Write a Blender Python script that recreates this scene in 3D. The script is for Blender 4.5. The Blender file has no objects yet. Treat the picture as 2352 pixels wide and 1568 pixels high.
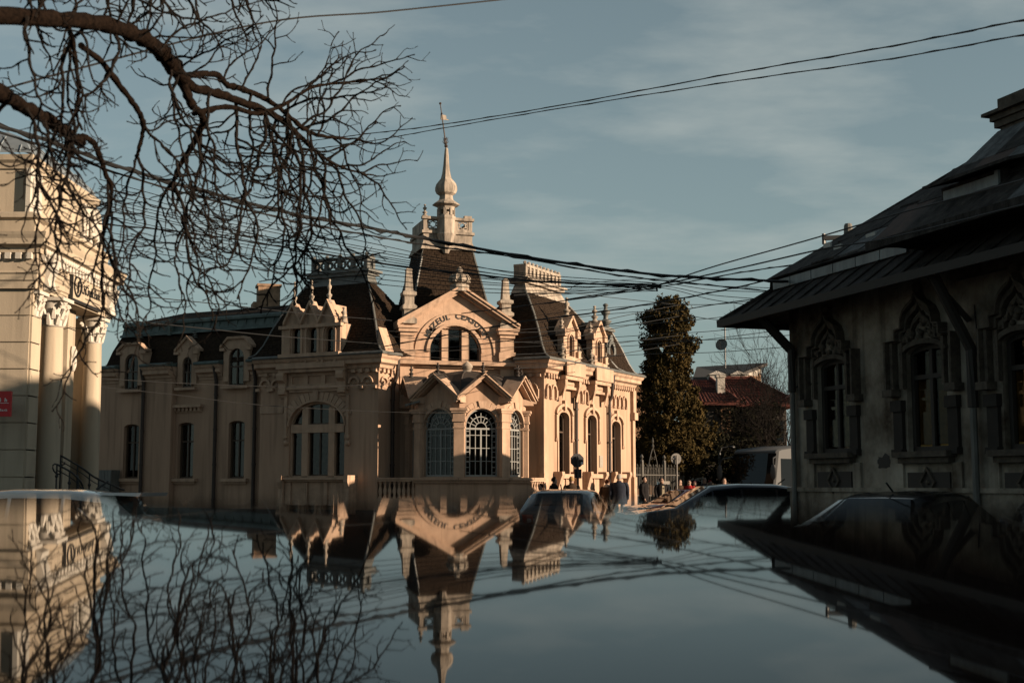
import bpy, bmesh, math, random
from mathutils import Vector, Matrix
R = math.radians
rnd = random.Random(7)
scene = bpy.context.scene
COL = scene.collection

# ------------------------------------------------------------------ camera
CAM_H, PITCH, F = 1.6, 6.37, 2940.0            # F: focal length in units of a 2352 px wide picture
cd = bpy.data.cameras.new('camera'); cam = bpy.data.objects.new('camera', cd); COL.objects.link(cam)
cam.location = (0, 0, CAM_H); cam.rotation_euler = (R(90 + PITCH), 0, 0)
cd.sensor_width = 36; cd.lens = 45; cd.clip_start = 0.02; cd.clip_end = 4000
cd.dof.use_dof = True; cd.dof.focus_distance = 43; cd.dof.aperture_fstop = 3.0
scene.camera = cam

# ------------------------------------------------------------------ light
SUN_AZ, SUN_EL = 109.0, 13.0                    # azimuth clockwise from +Y
w = bpy.data.worlds.new('World'); scene.world = w; w.use_nodes = True
nt = w.node_tree; N, L = nt.nodes, nt.links
for n in list(N): N.remove(n)
out = N.new('ShaderNodeOutputWorld'); bg = N.new('ShaderNodeBackground'); L.new(bg.outputs[0], out.inputs[0])
sky = N.new('ShaderNodeTexSky'); sky.sky_type = 'NISHITA'; sky.sun_disc = False
sky.sun_elevation = R(SUN_EL); sky.sun_rotation = R(SUN_AZ); sky.air_density = 1.0; sky.dust_density = 0.6; sky.ozone_density = 1.6
hs = N.new('ShaderNodeHueSaturation'); hs.inputs['Saturation'].default_value = 0.68
L.new(sky.outputs[0], hs.inputs['Color'])
tint = N.new('ShaderNodeMix'); tint.data_type = 'RGBA'; tint.blend_type = 'MULTIPLY'; tint.inputs[0].default_value = 1
tint.inputs[7].default_value = (0.80, 0.87, 0.80, 1); L.new(hs.outputs[0], tint.inputs[6])
# thin clouds, everywhere in the sky: noise on the cloud plane (direction / height)
tc = N.new('ShaderNodeTexCoord'); sep = N.new('ShaderNodeSeparateXYZ'); L.new(tc.outputs['Generated'], sep.inputs[0])
mx = N.new('ShaderNodeMath'); mx.operation = 'MAXIMUM'; mx.inputs[1].default_value = 0.03; L.new(sep.outputs[2], mx.inputs[0])
ad = N.new('ShaderNodeMath'); ad.operation = 'ADD'; ad.inputs[1].default_value = 0.16; L.new(mx.outputs[0], ad.inputs[0])
dv = N.new('ShaderNodeVectorMath'); dv.operation = 'DIVIDE'; L.new(tc.outputs['Generated'], dv.inputs[0])
cb = N.new('ShaderNodeCombineXYZ')
for i in range(3): L.new(ad.outputs[0], cb.inputs[i])
L.new(cb.outputs[0], dv.inputs[1])
mp = N.new('ShaderNodeMapping'); mp.inputs['Scale'].default_value = (1.5, 2.4, 0.6); mp.inputs['Location'].default_value = (3.1, 1.7, 0)
L.new(dv.outputs[0], mp.inputs[0])
no = N.new('ShaderNodeTexNoise'); no.inputs['Scale'].default_value = 1.6; no.inputs['Detail'].default_value = 7; no.inputs['Roughness'].default_value = 0.55
L.new(mp.outputs[0], no.inputs['Vector'])
rp = N.new('ShaderNodeValToRGB'); rp.color_ramp.elements[0].position = 0.47; rp.color_ramp.elements[1].position = 0.8
L.new(no.outputs[0], rp.inputs[0])
ml = N.new('ShaderNodeMath'); ml.operation = 'MULTIPLY'; ml.inputs[1].default_value = 0.62; L.new(rp.outputs[0], ml.inputs[0])
cm = N.new('ShaderNodeMix'); cm.data_type = 'RGBA'; L.new(ml.outputs[0], cm.inputs[0]); L.new(tint.outputs[2], cm.inputs[6])
cm.inputs[7].default_value = (4.6, 4.8, 4.5, 1)
# thin haze veil: optical depth grows towards the horizon
dvz = N.new('ShaderNodeMath'); dvz.operation = 'DIVIDE'; dvz.inputs[0].default_value = -0.09; L.new(mx.outputs[0], dvz.inputs[1])
ex = N.new('ShaderNodeMath'); ex.operation = 'EXPONENT'; L.new(dvz.outputs[0], ex.inputs[0])
om = N.new('ShaderNodeMath'); om.operation = 'SUBTRACT'; om.inputs[0].default_value = 1; L.new(ex.outputs[0], om.inputs[1])
vm = N.new('ShaderNodeMix'); vm.data_type = 'RGBA'; L.new(om.outputs[0], vm.inputs[0]); L.new(cm.outputs[2], vm.inputs[6]); vm.inputs[7].default_value = (2.25, 2.95, 2.9, 1)
L.new(vm.outputs[2], bg.inputs[0]); bg.inputs[1].default_value = 0.05

sd = bpy.data.lights.new('sun', 'SUN'); sd.energy = 5.0; sd.angle = R(0.55); sd.color = (1.0, 0.78, 0.57)
sun = bpy.data.objects.new('sun', sd); COL.objects.link(sun)
sv = Vector((math.sin(R(SUN_AZ)) * math.cos(R(SUN_EL)), math.cos(R(SUN_AZ)) * math.cos(R(SUN_EL)), math.sin(R(SUN_EL))))
sun.rotation_euler = sv.to_track_quat('Z', 'Y').to_euler(); sun.location = sv * 200

scene.view_settings.view_transform = 'Standard'; scene.view_settings.look = 'None'
scene.view_settings.gamma = 1; scene.view_settings.use_curve_mapping = False
scene.view_settings.exposure = 1.25
scene.cycles.max_bounces = 8; scene.cycles.transparent_max_bounces = 12

# ------------------------------------------------------------------ picture -> world helpers
_c, _s = math.cos(R(PITCH)), math.sin(R(PITCH))
def ray(x, y):
    a, b = (x - 1176) / F, (784 - y) / F
    return Vector((a, _c - b * _s, _s + b * _c))
def at(x, y, Y):                                 # point of that ray at depth Y
    d = ray(x, y); return Vector((0, 0, CAM_H)) + d * (Y / d.y)
class Fr:                                        # a wall: origin on the ground, tangent to the right, normal outward
    def __init__(s, o, t, n): s.o, s.t, s.n = Vector((o[0], o[1], 0)), Vector((t[0], t[1], 0)), Vector((n[0], n[1], 0))
    def W(s, a, z, d=0): return s.o + s.t * a + s.n * d + Vector((0, 0, z))
    def pix(s, x, y, d=0):
        r = ray(x, y); c = Vector((0, 0, CAM_H)); o = s.o + s.n * d
        k = (o - c).dot(s.n) / r.dot(s.n); p = c + r * k
        return ((p - s.o).dot(s.t), p.z)
    def sx(s, x, y=950, d=0): return s.pix(x, y, d)[0]
    def zy(s, x, y, d=0): return s.pix(x, y, d)[1]

# ------------------------------------------------------------------ mesh builder
APART = {'pier', 'window_sill', 'raking_cornice', 'garland', 'roof_hip', 'relief_ornament', 'label_moulding', 'apron', 'pilaster', 'wall_cable', 'cornice', 'gutter', 'insulator', 'eye', 'ear', 'window_apron', 'plinth', 'corbel', 'lower_rail', 'rail', 'dormer_panel', 'medallion'}
class MB:
    def __init__(s): s.v, s.f, s.g = [], [], []
    def add(s, vs, fs):
        o = len(s.v); s.g.append((o, len(vs), len(s.f), len(fs))); s.v += [tuple(v) for v in vs]; s.f += [tuple(i + o for i in f) for f in fs]
    def hexa(s, p):                              # 8 points: 4 below, 4 above
        s.add(p, [(3, 2, 1, 0), (4, 5, 6, 7), (0, 1, 5, 4), (1, 2, 6, 5), (2, 3, 7, 6), (3, 0, 4, 7)])
    def box(s, x0, x1, y0, y1, z0, z1):
        s.hexa([(x0, y0, z0), (x1, y0, z0), (x1, y1, z0), (x0, y1, z0), (x0, y0, z1), (x1, y0, z1), (x1, y1, z1), (x0, y1, z1)])
    def fbox(s, fr, a0, a1, z0, z1, d0, d1):
        W = fr.W
        s.hexa([W(a0, z0, d1), W(a1, z0, d1), W(a1, z0, d0), W(a0, z0, d0), W(a0, z1, d1), W(a1, z1, d1), W(a1, z1, d0), W(a0, z1, d0)])
    def prism(s, fr, poly, d0, d1):              # poly of (a,z), extruded along the normal
        n = len(poly)
        s.add([fr.W(a, z, d1) for a, z in poly] + [fr.W(a, z, d0) for a, z in poly],
              [tuple(range(n)), tuple(range(2 * n - 1, n - 1, -1))] + [((i + 1) % n, i, n + i, n + (i + 1) % n) for i in range(n)])
    def mold(s, fr, a0, a1, prof, m0=0, m1=0):   # prof of (d,z) swept along the wall; m0/m1 mitre the ends by the depth
        n = len(prof)
        s.add([fr.W(a0 - m0 * d, z, d) for d, z in prof] + [fr.W(a1 + m1 * d, z, d) for d, z in prof],
              [tuple(range(n)), tuple(range(2 * n - 1, n - 1, -1))] + [((i + 1) % n, i, n + i, n + (i + 1) % n) for i in range(n)])
    def band(s, fr, inner, outer, d0, d1, closed=False):   # strip between two polylines (a,z), with thickness
        n = len(inner)
        vs = [fr.W(a, z, d1) for a, z in inner] + [fr.W(a, z, d1) for a, z in outer] + [fr.W(a, z, d0) for a, z in inner] + [fr.W(a, z, d0) for a, z in outer]
        fs = []
        for i in range(n if closed else n - 1):
            j = (i + 1) % n
            fs += [(i, j, n + j, n + i), (2 * n + j, 2 * n + i, 3 * n + i, 3 * n + j), (j, i, 2 * n + i, 2 * n + j), (n + i, n + j, 3 * n + j, 3 * n + i)]
        if not closed: fs += [(0, n, 3 * n, 2 * n), (n - 1, 2 * n + n - 1, 3 * n + n - 1, n + n - 1)]
        s.add(vs, fs)
    def lathe(s, c, prof, n=10, rot=0.0, cap=True, sx=1, sy=1):        # prof of (r,z)
        vs = []
        for r, z in prof:
            for i in range(n):
                a = rot + 2 * math.pi * i / n; vs.append((c[0] + r * math.cos(a) * sx, c[1] + r * math.sin(a) * sy, c[2] + z))
        fs = []
        for k in range(len(prof) - 1):
            for i in range(n):
                j = (i + 1) % n; fs.append((k * n + i, k * n + j, (k + 1) * n + j, (k + 1) * n + i))
        if cap: fs += [tuple(range(n - 1, -1, -1)), tuple(range((len(prof) - 1) * n, len(prof) * n))]
        s.add(vs, fs)
    def tube(s, pts, rad, n=6, cap=True):
        pts = [Vector(p) for p in pts]; m = len(pts)
        if not isinstance(rad, (list, tuple)): rad = [rad] * m
        up = Vector((0.13, 0.21, 1)).normalized(); vs = []
        for i, p in enumerate(pts):
            t = (pts[min(i + 1, m - 1)] - pts[max(i - 1, 0)])
            if t.length < 1e-9: t = Vector((0, 0, 1))
            t.normalize(); a = t.cross(up)
            if a.length < 0.05: a = t.cross(Vector((1, 0, 0)))
            a.normalize(); b = t.cross(a)
            for k in range(n):
                q = 2 * math.pi * k / n; vs.append(p + (a * math.cos(q) + b * math.sin(q)) * rad[i])
        fs = []
        for i in range(m - 1):
            for k in range(n):
                j = (k + 1) % n; fs.append((i * n + j, i * n + k, (i + 1) * n + k, (i + 1) * n + j))
        if cap: fs += [tuple(range(n)), tuple(range(m * n - 1, (m - 1) * n - 1, -1))]
        s.add(vs, fs)
    def ball(s, c, r, n=8, m=5, sx=1, sy=1, sz=1):
        prof = [(max(1e-4, r * math.sin(math.pi * i / m)), -r * math.cos(math.pi * i / m) * sz) for i in range(m + 1)]
        s.lathe(c, prof, n, cap=False, sx=sx, sy=sy)
    def build(s, name, mat, parent=None, smooth=False, base=None, fix=True, rec=True):
        if name in APART and len(s.g) > 1:           # pieces that do not touch become objects of their own
            bb = []
            for (o, n, f, m_) in s.g:
                q = s.v[o:o + n]; bb.append([min(c[k] for c in q) - .012 for k in range(3)] + [max(c[k] for c in q) + .012 for k in range(3)])
            own = list(range(len(bb)))
            def root(i):
                while own[i] != i: i = own[i]
                return i
            for i in range(len(bb)):
                for j in range(i):
                    if all(bb[i][k] <= bb[j][k + 3] and bb[j][k] <= bb[i][k + 3] for k in range(3)): own[root(i)] = root(j)
            cl = {}
            for i in range(len(bb)): cl.setdefault(root(i), []).append(i)
            if len(cl) > 1:
                r_ = None
                for ids in cl.values():
                    m2 = MB()
                    for i in ids: o, n, f, k = s.g[i]; m2.add(s.v[o:o + n], [tuple(q - o for q in ff) for ff in s.f[f:f + k]])
                    m2.g = [(0, 0, 0, 0)]; r_ = m2.build(name, mat, parent, smooth, base, fix, rec)
                return r_
        if base is None: base = root_loc(parent)
        me = bpy.data.meshes.new(name)
        me.from_pydata([(v[0] - base[0], v[1] - base[1], v[2] - base[2]) for v in s.v], [], s.f)
        if rec:
            bm = bmesh.new(); bm.from_mesh(me); bmesh.ops.recalc_face_normals(bm, faces=bm.faces); bm.to_mesh(me); bm.free()
        me.materials.append(mat)
        if smooth: me.shade_smooth(); 
        if smooth and smooth != 'all': me.set_sharp_from_angle(angle=R(smooth if smooth is not True else 40))
        o = bpy.data.objects.new(name, me); COL.objects.link(o)
        if parent: o.parent = parent
        elif base != (0, 0, 0): o.location = base
        return o
def root_loc(p):
    if p is None: return (0, 0, 0)
    while p.parent: p = p.parent
    return p['_b'] if '_b' in p else tuple(p.location)
def thing(name, label, cat, loc=(0, 0, 0), group=None, rz=0, local=False):
    o = bpy.data.objects.new(name, None); COL.objects.link(o); o.location = loc; o.rotation_euler = (0, 0, rz)
    o.empty_display_size = 0.2
    o['label'] = label; o['category'] = cat
    if group: o['group'] = group
    if local: o['_b'] = (0.0, 0.0, 0.0)
    return o
def tag(o, label, cat, group=None):
    o['label'] = label; o['category'] = cat
    if group: o['group'] = group
    return o
def struct(o): o['kind'] = 'structure'; return o
def stuff(o): o['kind'] = 'stuff'; return o
def copy_tree(o, parent=None):
    c = o.copy(); COL.objects.link(c)
    if parent: c.parent = parent
    for ch in [k for k in bpy.data.objects if k.parent == o]: copy_tree(ch, c)
    return c
def spline(pts, k=8):                            # Catmull-Rom through points
    pts = [Vector(p) for p in pts]; r = []
    P = [pts[0] * 2 - pts[1]] + pts + [pts[-1] * 2 - pts[-2]]
    for i in range(1, len(P) - 2):
        a, b, c, d = P[i - 1], P[i], P[i + 1], P[i + 2]
        for q in range(k):
            t = q / k; r.append(0.5 * ((2 * b) + (c - a) * t + (2 * a - 5 * b + 4 * c - d) * t * t + (3 * b - a - 3 * c + d) * t ** 3))
    r.append(pts[-1]); return r

# ------------------------------------------------------------------ materials
ALB = 0.6                                       # the picture is exposed bright for the sky, so albedos sit low
def mat(name, col, rough=0.8, var=0.0, scale=3.0, bump=0.0, bscale=40.0, metal=0.0, spec=0.4, col2=None, streak=False, coat=0.0, dirt=0.0):
    if not metal: col = tuple(c * ALB for c in col); col2 = tuple(c * ALB for c in col2) if col2 else None
    m = bpy.data.materials.new(name); m.use_nodes = True
    t = m.node_tree; b = t.nodes['Principled BSDF']
    b.inputs['Roughness'].default_value = rough; b.inputs['Metallic'].default_value = metal
    b.inputs['Specular IOR Level'].default_value = spec; b.inputs['Coat Weight'].default_value = coat
    b.inputs['Base Color'].default_value = (*col, 1)
    if var or bump:
        tc = t.nodes.new('ShaderNodeTexCoord')
    if var:
        mp = t.nodes.new('ShaderNodeMapping'); t.links.new(tc.outputs['Object'], mp.inputs[0])
        if streak: mp.inputs['Scale'].default_value = (1, 1, 0.22)
        n1 = t.nodes.new('ShaderNodeTexNoise'); n1.inputs['Scale'].default_value = scale; n1.inputs['Detail'].default_value = 8; n1.inputs['Roughness'].default_value = 0.65
        t.links.new(mp.outputs[0], n1.inputs['Vector'])
        rp = t.nodes.new('ShaderNodeValToRGB'); rp.color_ramp.elements[0].position = 0.34; rp.color_ramp.elements[1].position = 0.66
        c2 = col2 or tuple(c * (1 - var) for c in col)
        rp.color_ramp.elements[0].color = (*c2, 1); rp.color_ramp.elements[1].color = (*[min(1, c * (1 + var * 0.25)) for c in col], 1)
        t.links.new(n1.outputs[0], rp.inputs[0]); t.links.new(rp.outputs[0], b.inputs['Base Color'])
        if dirt:                                 # rain streaks running down, and a damp foot of the wall
            m2 = t.nodes.new('ShaderNodeMapping'); m2.inputs['Scale'].default_value = (5, 5, .28); t.links.new(tc.outputs['Object'], m2.inputs[0])
            n3 = t.nodes.new('ShaderNodeTexNoise'); n3.inputs['Scale'].default_value = 1.0; n3.inputs['Detail'].default_value = 6; t.links.new(m2.outputs[0], n3.inputs['Vector'])
            r3 = t.nodes.new('ShaderNodeMapRange'); r3.inputs[1].default_value = .5; r3.inputs[2].default_value = .72; r3.inputs[3].default_value = 1.0; r3.inputs[4].default_value = 1 - dirt; t.links.new(n3.outputs[0], r3.inputs[0])
            sp = t.nodes.new('ShaderNodeSeparateXYZ'); t.links.new(tc.outputs['Object'], sp.inputs[0])
            za = t.nodes.new('ShaderNodeMath'); za.operation = 'MULTIPLY_ADD'; za.inputs[1].default_value = 1.6; t.links.new(n1.outputs[0], za.inputs[0]); t.links.new(sp.outputs[2], za.inputs[2])
            r4 = t.nodes.new('ShaderNodeMapRange'); r4.inputs[1].default_value = 1.1; r4.inputs[2].default_value = 2.2; r4.inputs[3].default_value = 1 - dirt * 1.1; r4.inputs[4].default_value = 1.0; t.links.new(za.outputs[0], r4.inputs[0])
            mm_ = t.nodes.new('ShaderNodeMath'); mm_.operation = 'MULTIPLY'; t.links.new(r3.outputs[0], mm_.inputs[0]); t.links.new(r4.outputs[0], mm_.inputs[1])
            mxx = t.nodes.new('ShaderNodeMix'); mxx.data_type = 'RGBA'; mxx.blend_type = 'MULTIPLY'; mxx.inputs[0].default_value = 1; t.links.new(rp.outputs[0], mxx.inputs[6]); t.links.new(mm_.outputs[0], mxx.inputs[7]); t.links.new(mxx.outputs[2], b.inputs['Base Color'])
    if bump:
        n2 = t.nodes.new('ShaderNodeTexNoise'); n2.inputs['Scale'].default_value = bscale; n2.inputs['Detail'].default_value = 5
        t.links.new(tc.outputs['Object'], n2.inputs['Vector'])
        bp = t.nodes.new('ShaderNodeBump'); bp.inputs['Strength'].default_value = bump; bp.inputs['Distance'].default_value = 0.02
        t.links.new(n2.outputs[0], bp.inputs['Height']); t.links.new(bp.outputs[0], b.inputs['Normal'])
    return m
def glass(name, tint=(0.5, 0.5, 0.5), ior=1.5):
    m = bpy.data.materials.new(name); m.use_nodes = True; t = m.node_tree
    for n in list(t.nodes): t.nodes.remove(n)
    o = t.nodes.new('ShaderNodeOutputMaterial'); mixs = t.nodes.new('ShaderNodeMixShader')
    tr = t.nodes.new('ShaderNodeBsdfTransparent'); tr.inputs[0].default_value = (*tint, 1)
    gl = t.nodes.new('ShaderNodeBsdfGlossy'); gl.inputs['Roughness'].default_value = 0.03
    fz = t.nodes.new('ShaderNodeFresnel'); fz.inputs[0].default_value = ior
    t.links.new(fz.outputs[0], mixs.inputs[0]); t.links.new(tr.outputs[0], mixs.inputs[1]); t.links.new(gl.outputs[0], mixs.inputs[2])
    t.links.new(mixs.outputs[0], o.inputs[0]); return m
M = {}
M['stucco'] = mat('peach_stucco', (0.58, 0.38, 0.26), 0.9, 0.2, 1.1, 0.25, 30, spec=0.2, streak=True, dirt=0.3)
M['trim'] = mat('peach_trim', (0.63, 0.425, 0.295), 0.85, 0.22, 2.5, 0.25, 30, spec=0.2, dirt=0.35)
M['weathered'] = mat('weathered_stone', (0.52, 0.43, 0.34), 0.9, 0.5, 5.0, 0.35, 25, spec=0.2, col2=(0.2, 0.17, 0.14), streak=True)
M['plinth'] = mat('plinth_stone', (0.16, 0.13, 0.11), 0.9, 0.4, 3, 0.3, 25)
M['slate'] = mat('slate', (0.045, 0.03, 0.02), 0.9, 0.5, 9, 0.3, 40, spec=0.06)
M['copper'] = mat('green_copper', (0.11, 0.15, 0.135), 0.6, 0.5, 3.0, 0.2, 20, spec=0.4, streak=True)
M['zinc'] = mat('zinc_flashing', (0.17, 0.17, 0.155), 0.55, 0.4, 6, 0.15, 20, streak=True)
M['dome'] = mat('dome_sheet', (0.045, 0.033, 0.025), 0.7, 0.4, 6, 0.2, 20)
M['pipe'] = mat('brown_pipe', (0.055, 0.035, 0.026), 0.6, 0.3, 5)
M['woodframe'] = mat('brown_window_frame', (0.10, 0.062, 0.038), 0.6, 0.2, 6)
M['greyframe'] = mat('grey_window_frame', (0.34, 0.34, 0.32), 0.5, 0.1, 6)
M['letter'] = mat('letter_metal', (0.012, 0.011, 0.010), 0.5)
M['glass'] = glass('window_glass', (0.42, 0.40, 0.37))
M['oldglass'] = glass('low_index_glass', (0.5, 0.46, 0.38), 1.16)  # low index, so the panes mirror less of the sky
M['dark'] = mat('dark_room', (0.014, 0.011, 0.009), 1.0, spec=0.0)  # near-black colour standing in for the darkness of unlit rooms
M['brickc'] = mat('chimney_render', (0.42, 0.27, 0.17), 0.95, 0.5, 5, 0.5, 12)
def lace():
    m = mat('lace_curtain', (0.5, 0.44, 0.36), 1.0, spec=0.0); t = m.node_tree; b = t.nodes['Principled BSDF']
    tc = t.nodes.new('ShaderNodeTexCoord'); v = t.nodes.new('ShaderNodeTexVoronoi'); v.inputs['Scale'].default_value = 7
    n = t.nodes.new('ShaderNodeTexNoise'); n.inputs['Scale'].default_value = 22; t.links.new(tc.outputs['Object'], n.inputs[0])
    t.links.new(tc.outputs['Object'], v.inputs[0])
    mu = t.nodes.new('ShaderNodeMath'); mu.operation = 'MULTIPLY'; t.links.new(v.outputs[0], mu.inputs[0]); t.links.new(n.outputs[0], mu.inputs[1])
    rp = t.nodes.new('ShaderNodeValToRGB'); rp.color_ramp.elements[0].position = 0.12; rp.color_ramp.elements[1].position = 0.3
    rp.color_ramp.elements[0].color = (0.4, 0.33, 0.25, 1); rp.color_ramp.elements[1].color = (0.025, 0.02, 0.016, 1)
    t.links.new(mu.outputs[0], rp.inputs[0]); t.links.new(rp.outputs[0], b.inputs['Base Color']); return m
M['lace'] = lace()
M['curtain'] = mat('white_curtain', (0.55, 0.48, 0.38), 1.0, spec=0)

# ================================================================== ground
def sheet(name, pts, z, m):
    b = MB(); b.add([(x, y, z) for x, y in pts], [tuple(range(len(pts)))]); return struct(b.build(name, m))
M['asphalt'] = mat('asphalt', (0.05, 0.05, 0.05), 0.85, 0.3, 2.0, 0.4, 60)
M['paving'] = mat('pavement_slabs', (0.2, 0.19, 0.175), 0.9, 0.25, 1.5, 0.3, 20)
M['soil'] = mat('ground_soil', (0.09, 0.08, 0.06), 1.0, 0.4, 0.4)
M['paint'] = mat('road_paint', (0.7, 0.7, 0.68), 0.7, 0.3, 3)
sheet('ground', [(-900, -300), (900, -300), (900, 1500), (-900, 1500)], -0.03, M['soil'])
sheet('road', [(-8.2, -60), (4.8, -60), (4.8, 24), (3.4, 31), (60, 62), (60, 72), (3.6, 44), (-1, 41.3), (-14, 48), (-60, 71), (-60, 60), (-9.4, 33), (-8.2, 28)], 0.0, M['asphalt'])
def slab(name, pts, z0, z1, m):
    b = MB(); n = len(pts)
    b.add([(x, y, z1) for x, y in pts] + [(x, y, z0) for x, y in pts], [tuple(range(n))] + [(i, (i + 1) % n, n + (i + 1) % n, n + i) for i in range(n)])
    return struct(b.build(name, m))
slab('pavement', [(4.8, -60), (12, -60), (12, 30), (6.5, 30), (4.0, 27.5)], 0.0, 0.12, M['paving'])
slab('pavement', [(-8.2, -60), (-8.2, 27.5), (-9.5, 33), (-20, 38), (-20, -60)], 0.0, 0.12, M['paving'])
slab('pavement', [(-15, 48.4), (-1.2, 41.2), (3.4, 43.2), (9, 56), (5, 60), (-15, 60)], 0.0, 0.12, M['paving'])
mk = MB()
for i in range(14): mk.box(-1.76, -1.64, -8 + i * 3.2, -6.4 + i * 3.2, 0.004, 0.006)
struct(mk.build('road_marking', M['paint']))

# ================================================================== museum
th = R(27.5); u = (math.cos(th), -math.sin(th)); v = (math.sin(th), math.cos(th)); mv = (-v[0], -v[1])
A, B = (-4.5, 43.05), (1.13, 45.0)
F1 = Fr(A, u, mv); F2 = Fr(B, v, u); FB = Fr(B, u, mv); FA = Fr(A, v, u)
ct, cn = (0.954, 0.301), (0.301, -0.954)
FC = Fr((-3.89, 44.27), ct, cn)
museum = thing('museum_building', 'peach stucco museum with slate mansard towers, onion-domed spire and octagonal bay', 'building', (-3.0, 46.0, 0))
def mb(): return MB()
class Op:
    def __init__(s, a0, a1, z0, z1, rise=0.0):
        s.a0, s.a1, s.z0, s.z1, s.rise = a0, a1, z0, z1, rise; s.zs = z1 - rise; s.c = (a0 + a1) / 2; s.h = (a1 - a0) / 2
    def zt(s, a): return s.zs + s.rise * math.sqrt(max(0, 1 - ((a - s.c) / s.h) ** 2))
    def outline(s, n=12):
        if s.rise == 0: return [(s.a0, s.z0), (s.a0, s.z1), (s.a1, s.z1), (s.a1, s.z0)]
        return [(s.a0, s.z0)] + [(s.c - s.h * math.cos(math.pi * i / n), s.zs + s.rise * math.sin(math.pi * i / n)) for i in range(n + 1)] + [(s.a1, s.z0)]
    def grow(s, g, gb=None): return Op(s.a0 - g, s.a1 + g, s.z0 - (g if gb is None else gb), s.z1 + g, s.rise + (g * 0.8 if s.rise else 0))
def opx(fr, x0, x1, yt, yb, rise=0.0, d=0.0, rnd_=False):
    xm = (x0 + x1) / 2; a0, a1 = fr.sx(x0, (yt + yb) / 2, d), fr.sx(x1, (yt + yb) / 2, d)
    z0, z1 = fr.zy(xm, yb, d), fr.zy(xm, yt, d)
    return Op(a0, a1, z0, z1, (a1 - a0) / 2 if rnd_ else rise)
def wall(b, fr, a0, a1, z0, z1, ops=(), d=0.0, rev=0.3):
    As = sorted({a0, a1} | {o.a0 for o in ops} | {o.a1 for o in ops}); Zs = sorted({z0, z1} | {o.z0 for o in ops} | {o.z1 for o in ops})
    As = [a for a in As if a0 <= a <= a1]; Zs = [z for z in Zs if z0 <= z <= z1]
    for i in range(len(As) - 1):
        for k in range(len(Zs) - 1):
            ca, cz = (As[i] + As[i + 1]) / 2, (Zs[k] + Zs[k + 1]) / 2
            if any(o.a0 < ca < o.a1 and o.z0 < cz < o.z1 for o in ops): continue
            b.add([fr.W(As[i], Zs[k], d), fr.W(As[i + 1], Zs[k], d), fr.W(As[i + 1], Zs[k + 1], d), fr.W(As[i], Zs[k + 1], d)], [(0, 1, 2, 3)])
    for o in ops:
        ol = o.outline()
        if o.rise:
            for (p, q) in zip(ol[1:-2], ol[2:-1]):
                b.add([fr.W(p[0], p[1], d), fr.W(q[0], q[1], d), fr.W(q[0], o.z1, d), fr.W(p[0], o.z1, d)], [(0, 1, 2, 3)])
        ol = ol + [ol[0]]
        for (p, q) in zip(ol[:-1], ol[1:]):
            b.add([fr.W(p[0], p[1], d), fr.W(q[0], q[1], d), fr.W(q[0], q[1], d - rev), fr.W(p[0], p[1], d - rev)], [(0, 1, 2, 3)])
def cell(b, fr, o, a0, a1, z0, z1, d):           # a pane clipped to the arch
    n = 5 if o.rise and z1 > o.zs else 1
    top = [(a0 + (a1 - a0) * i / n) for i in range(n + 1)]
    zt = [min(z1, o.zt(a)) for a in top]
    if max(zt) <= z0 + 0.02: return False
    zt = [max(z0 + 0.005, z) for z in zt]
    pts = [fr.W(a0, z0, d), fr.W(a1, z0, d)] + [fr.W(a, z, d) for a, z in zip(reversed(top), reversed(zt))]
    k = len(pts); pts2 = [p - fr.n * 0.012 for p in pts]
    b.add(pts + pts2, [tuple(range(k)), tuple(range(2 * k - 1, k - 1, -1))] + [((i + 1) % k, i, k + i, k + (i + 1) % k) for i in range(k)]); return True
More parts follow.
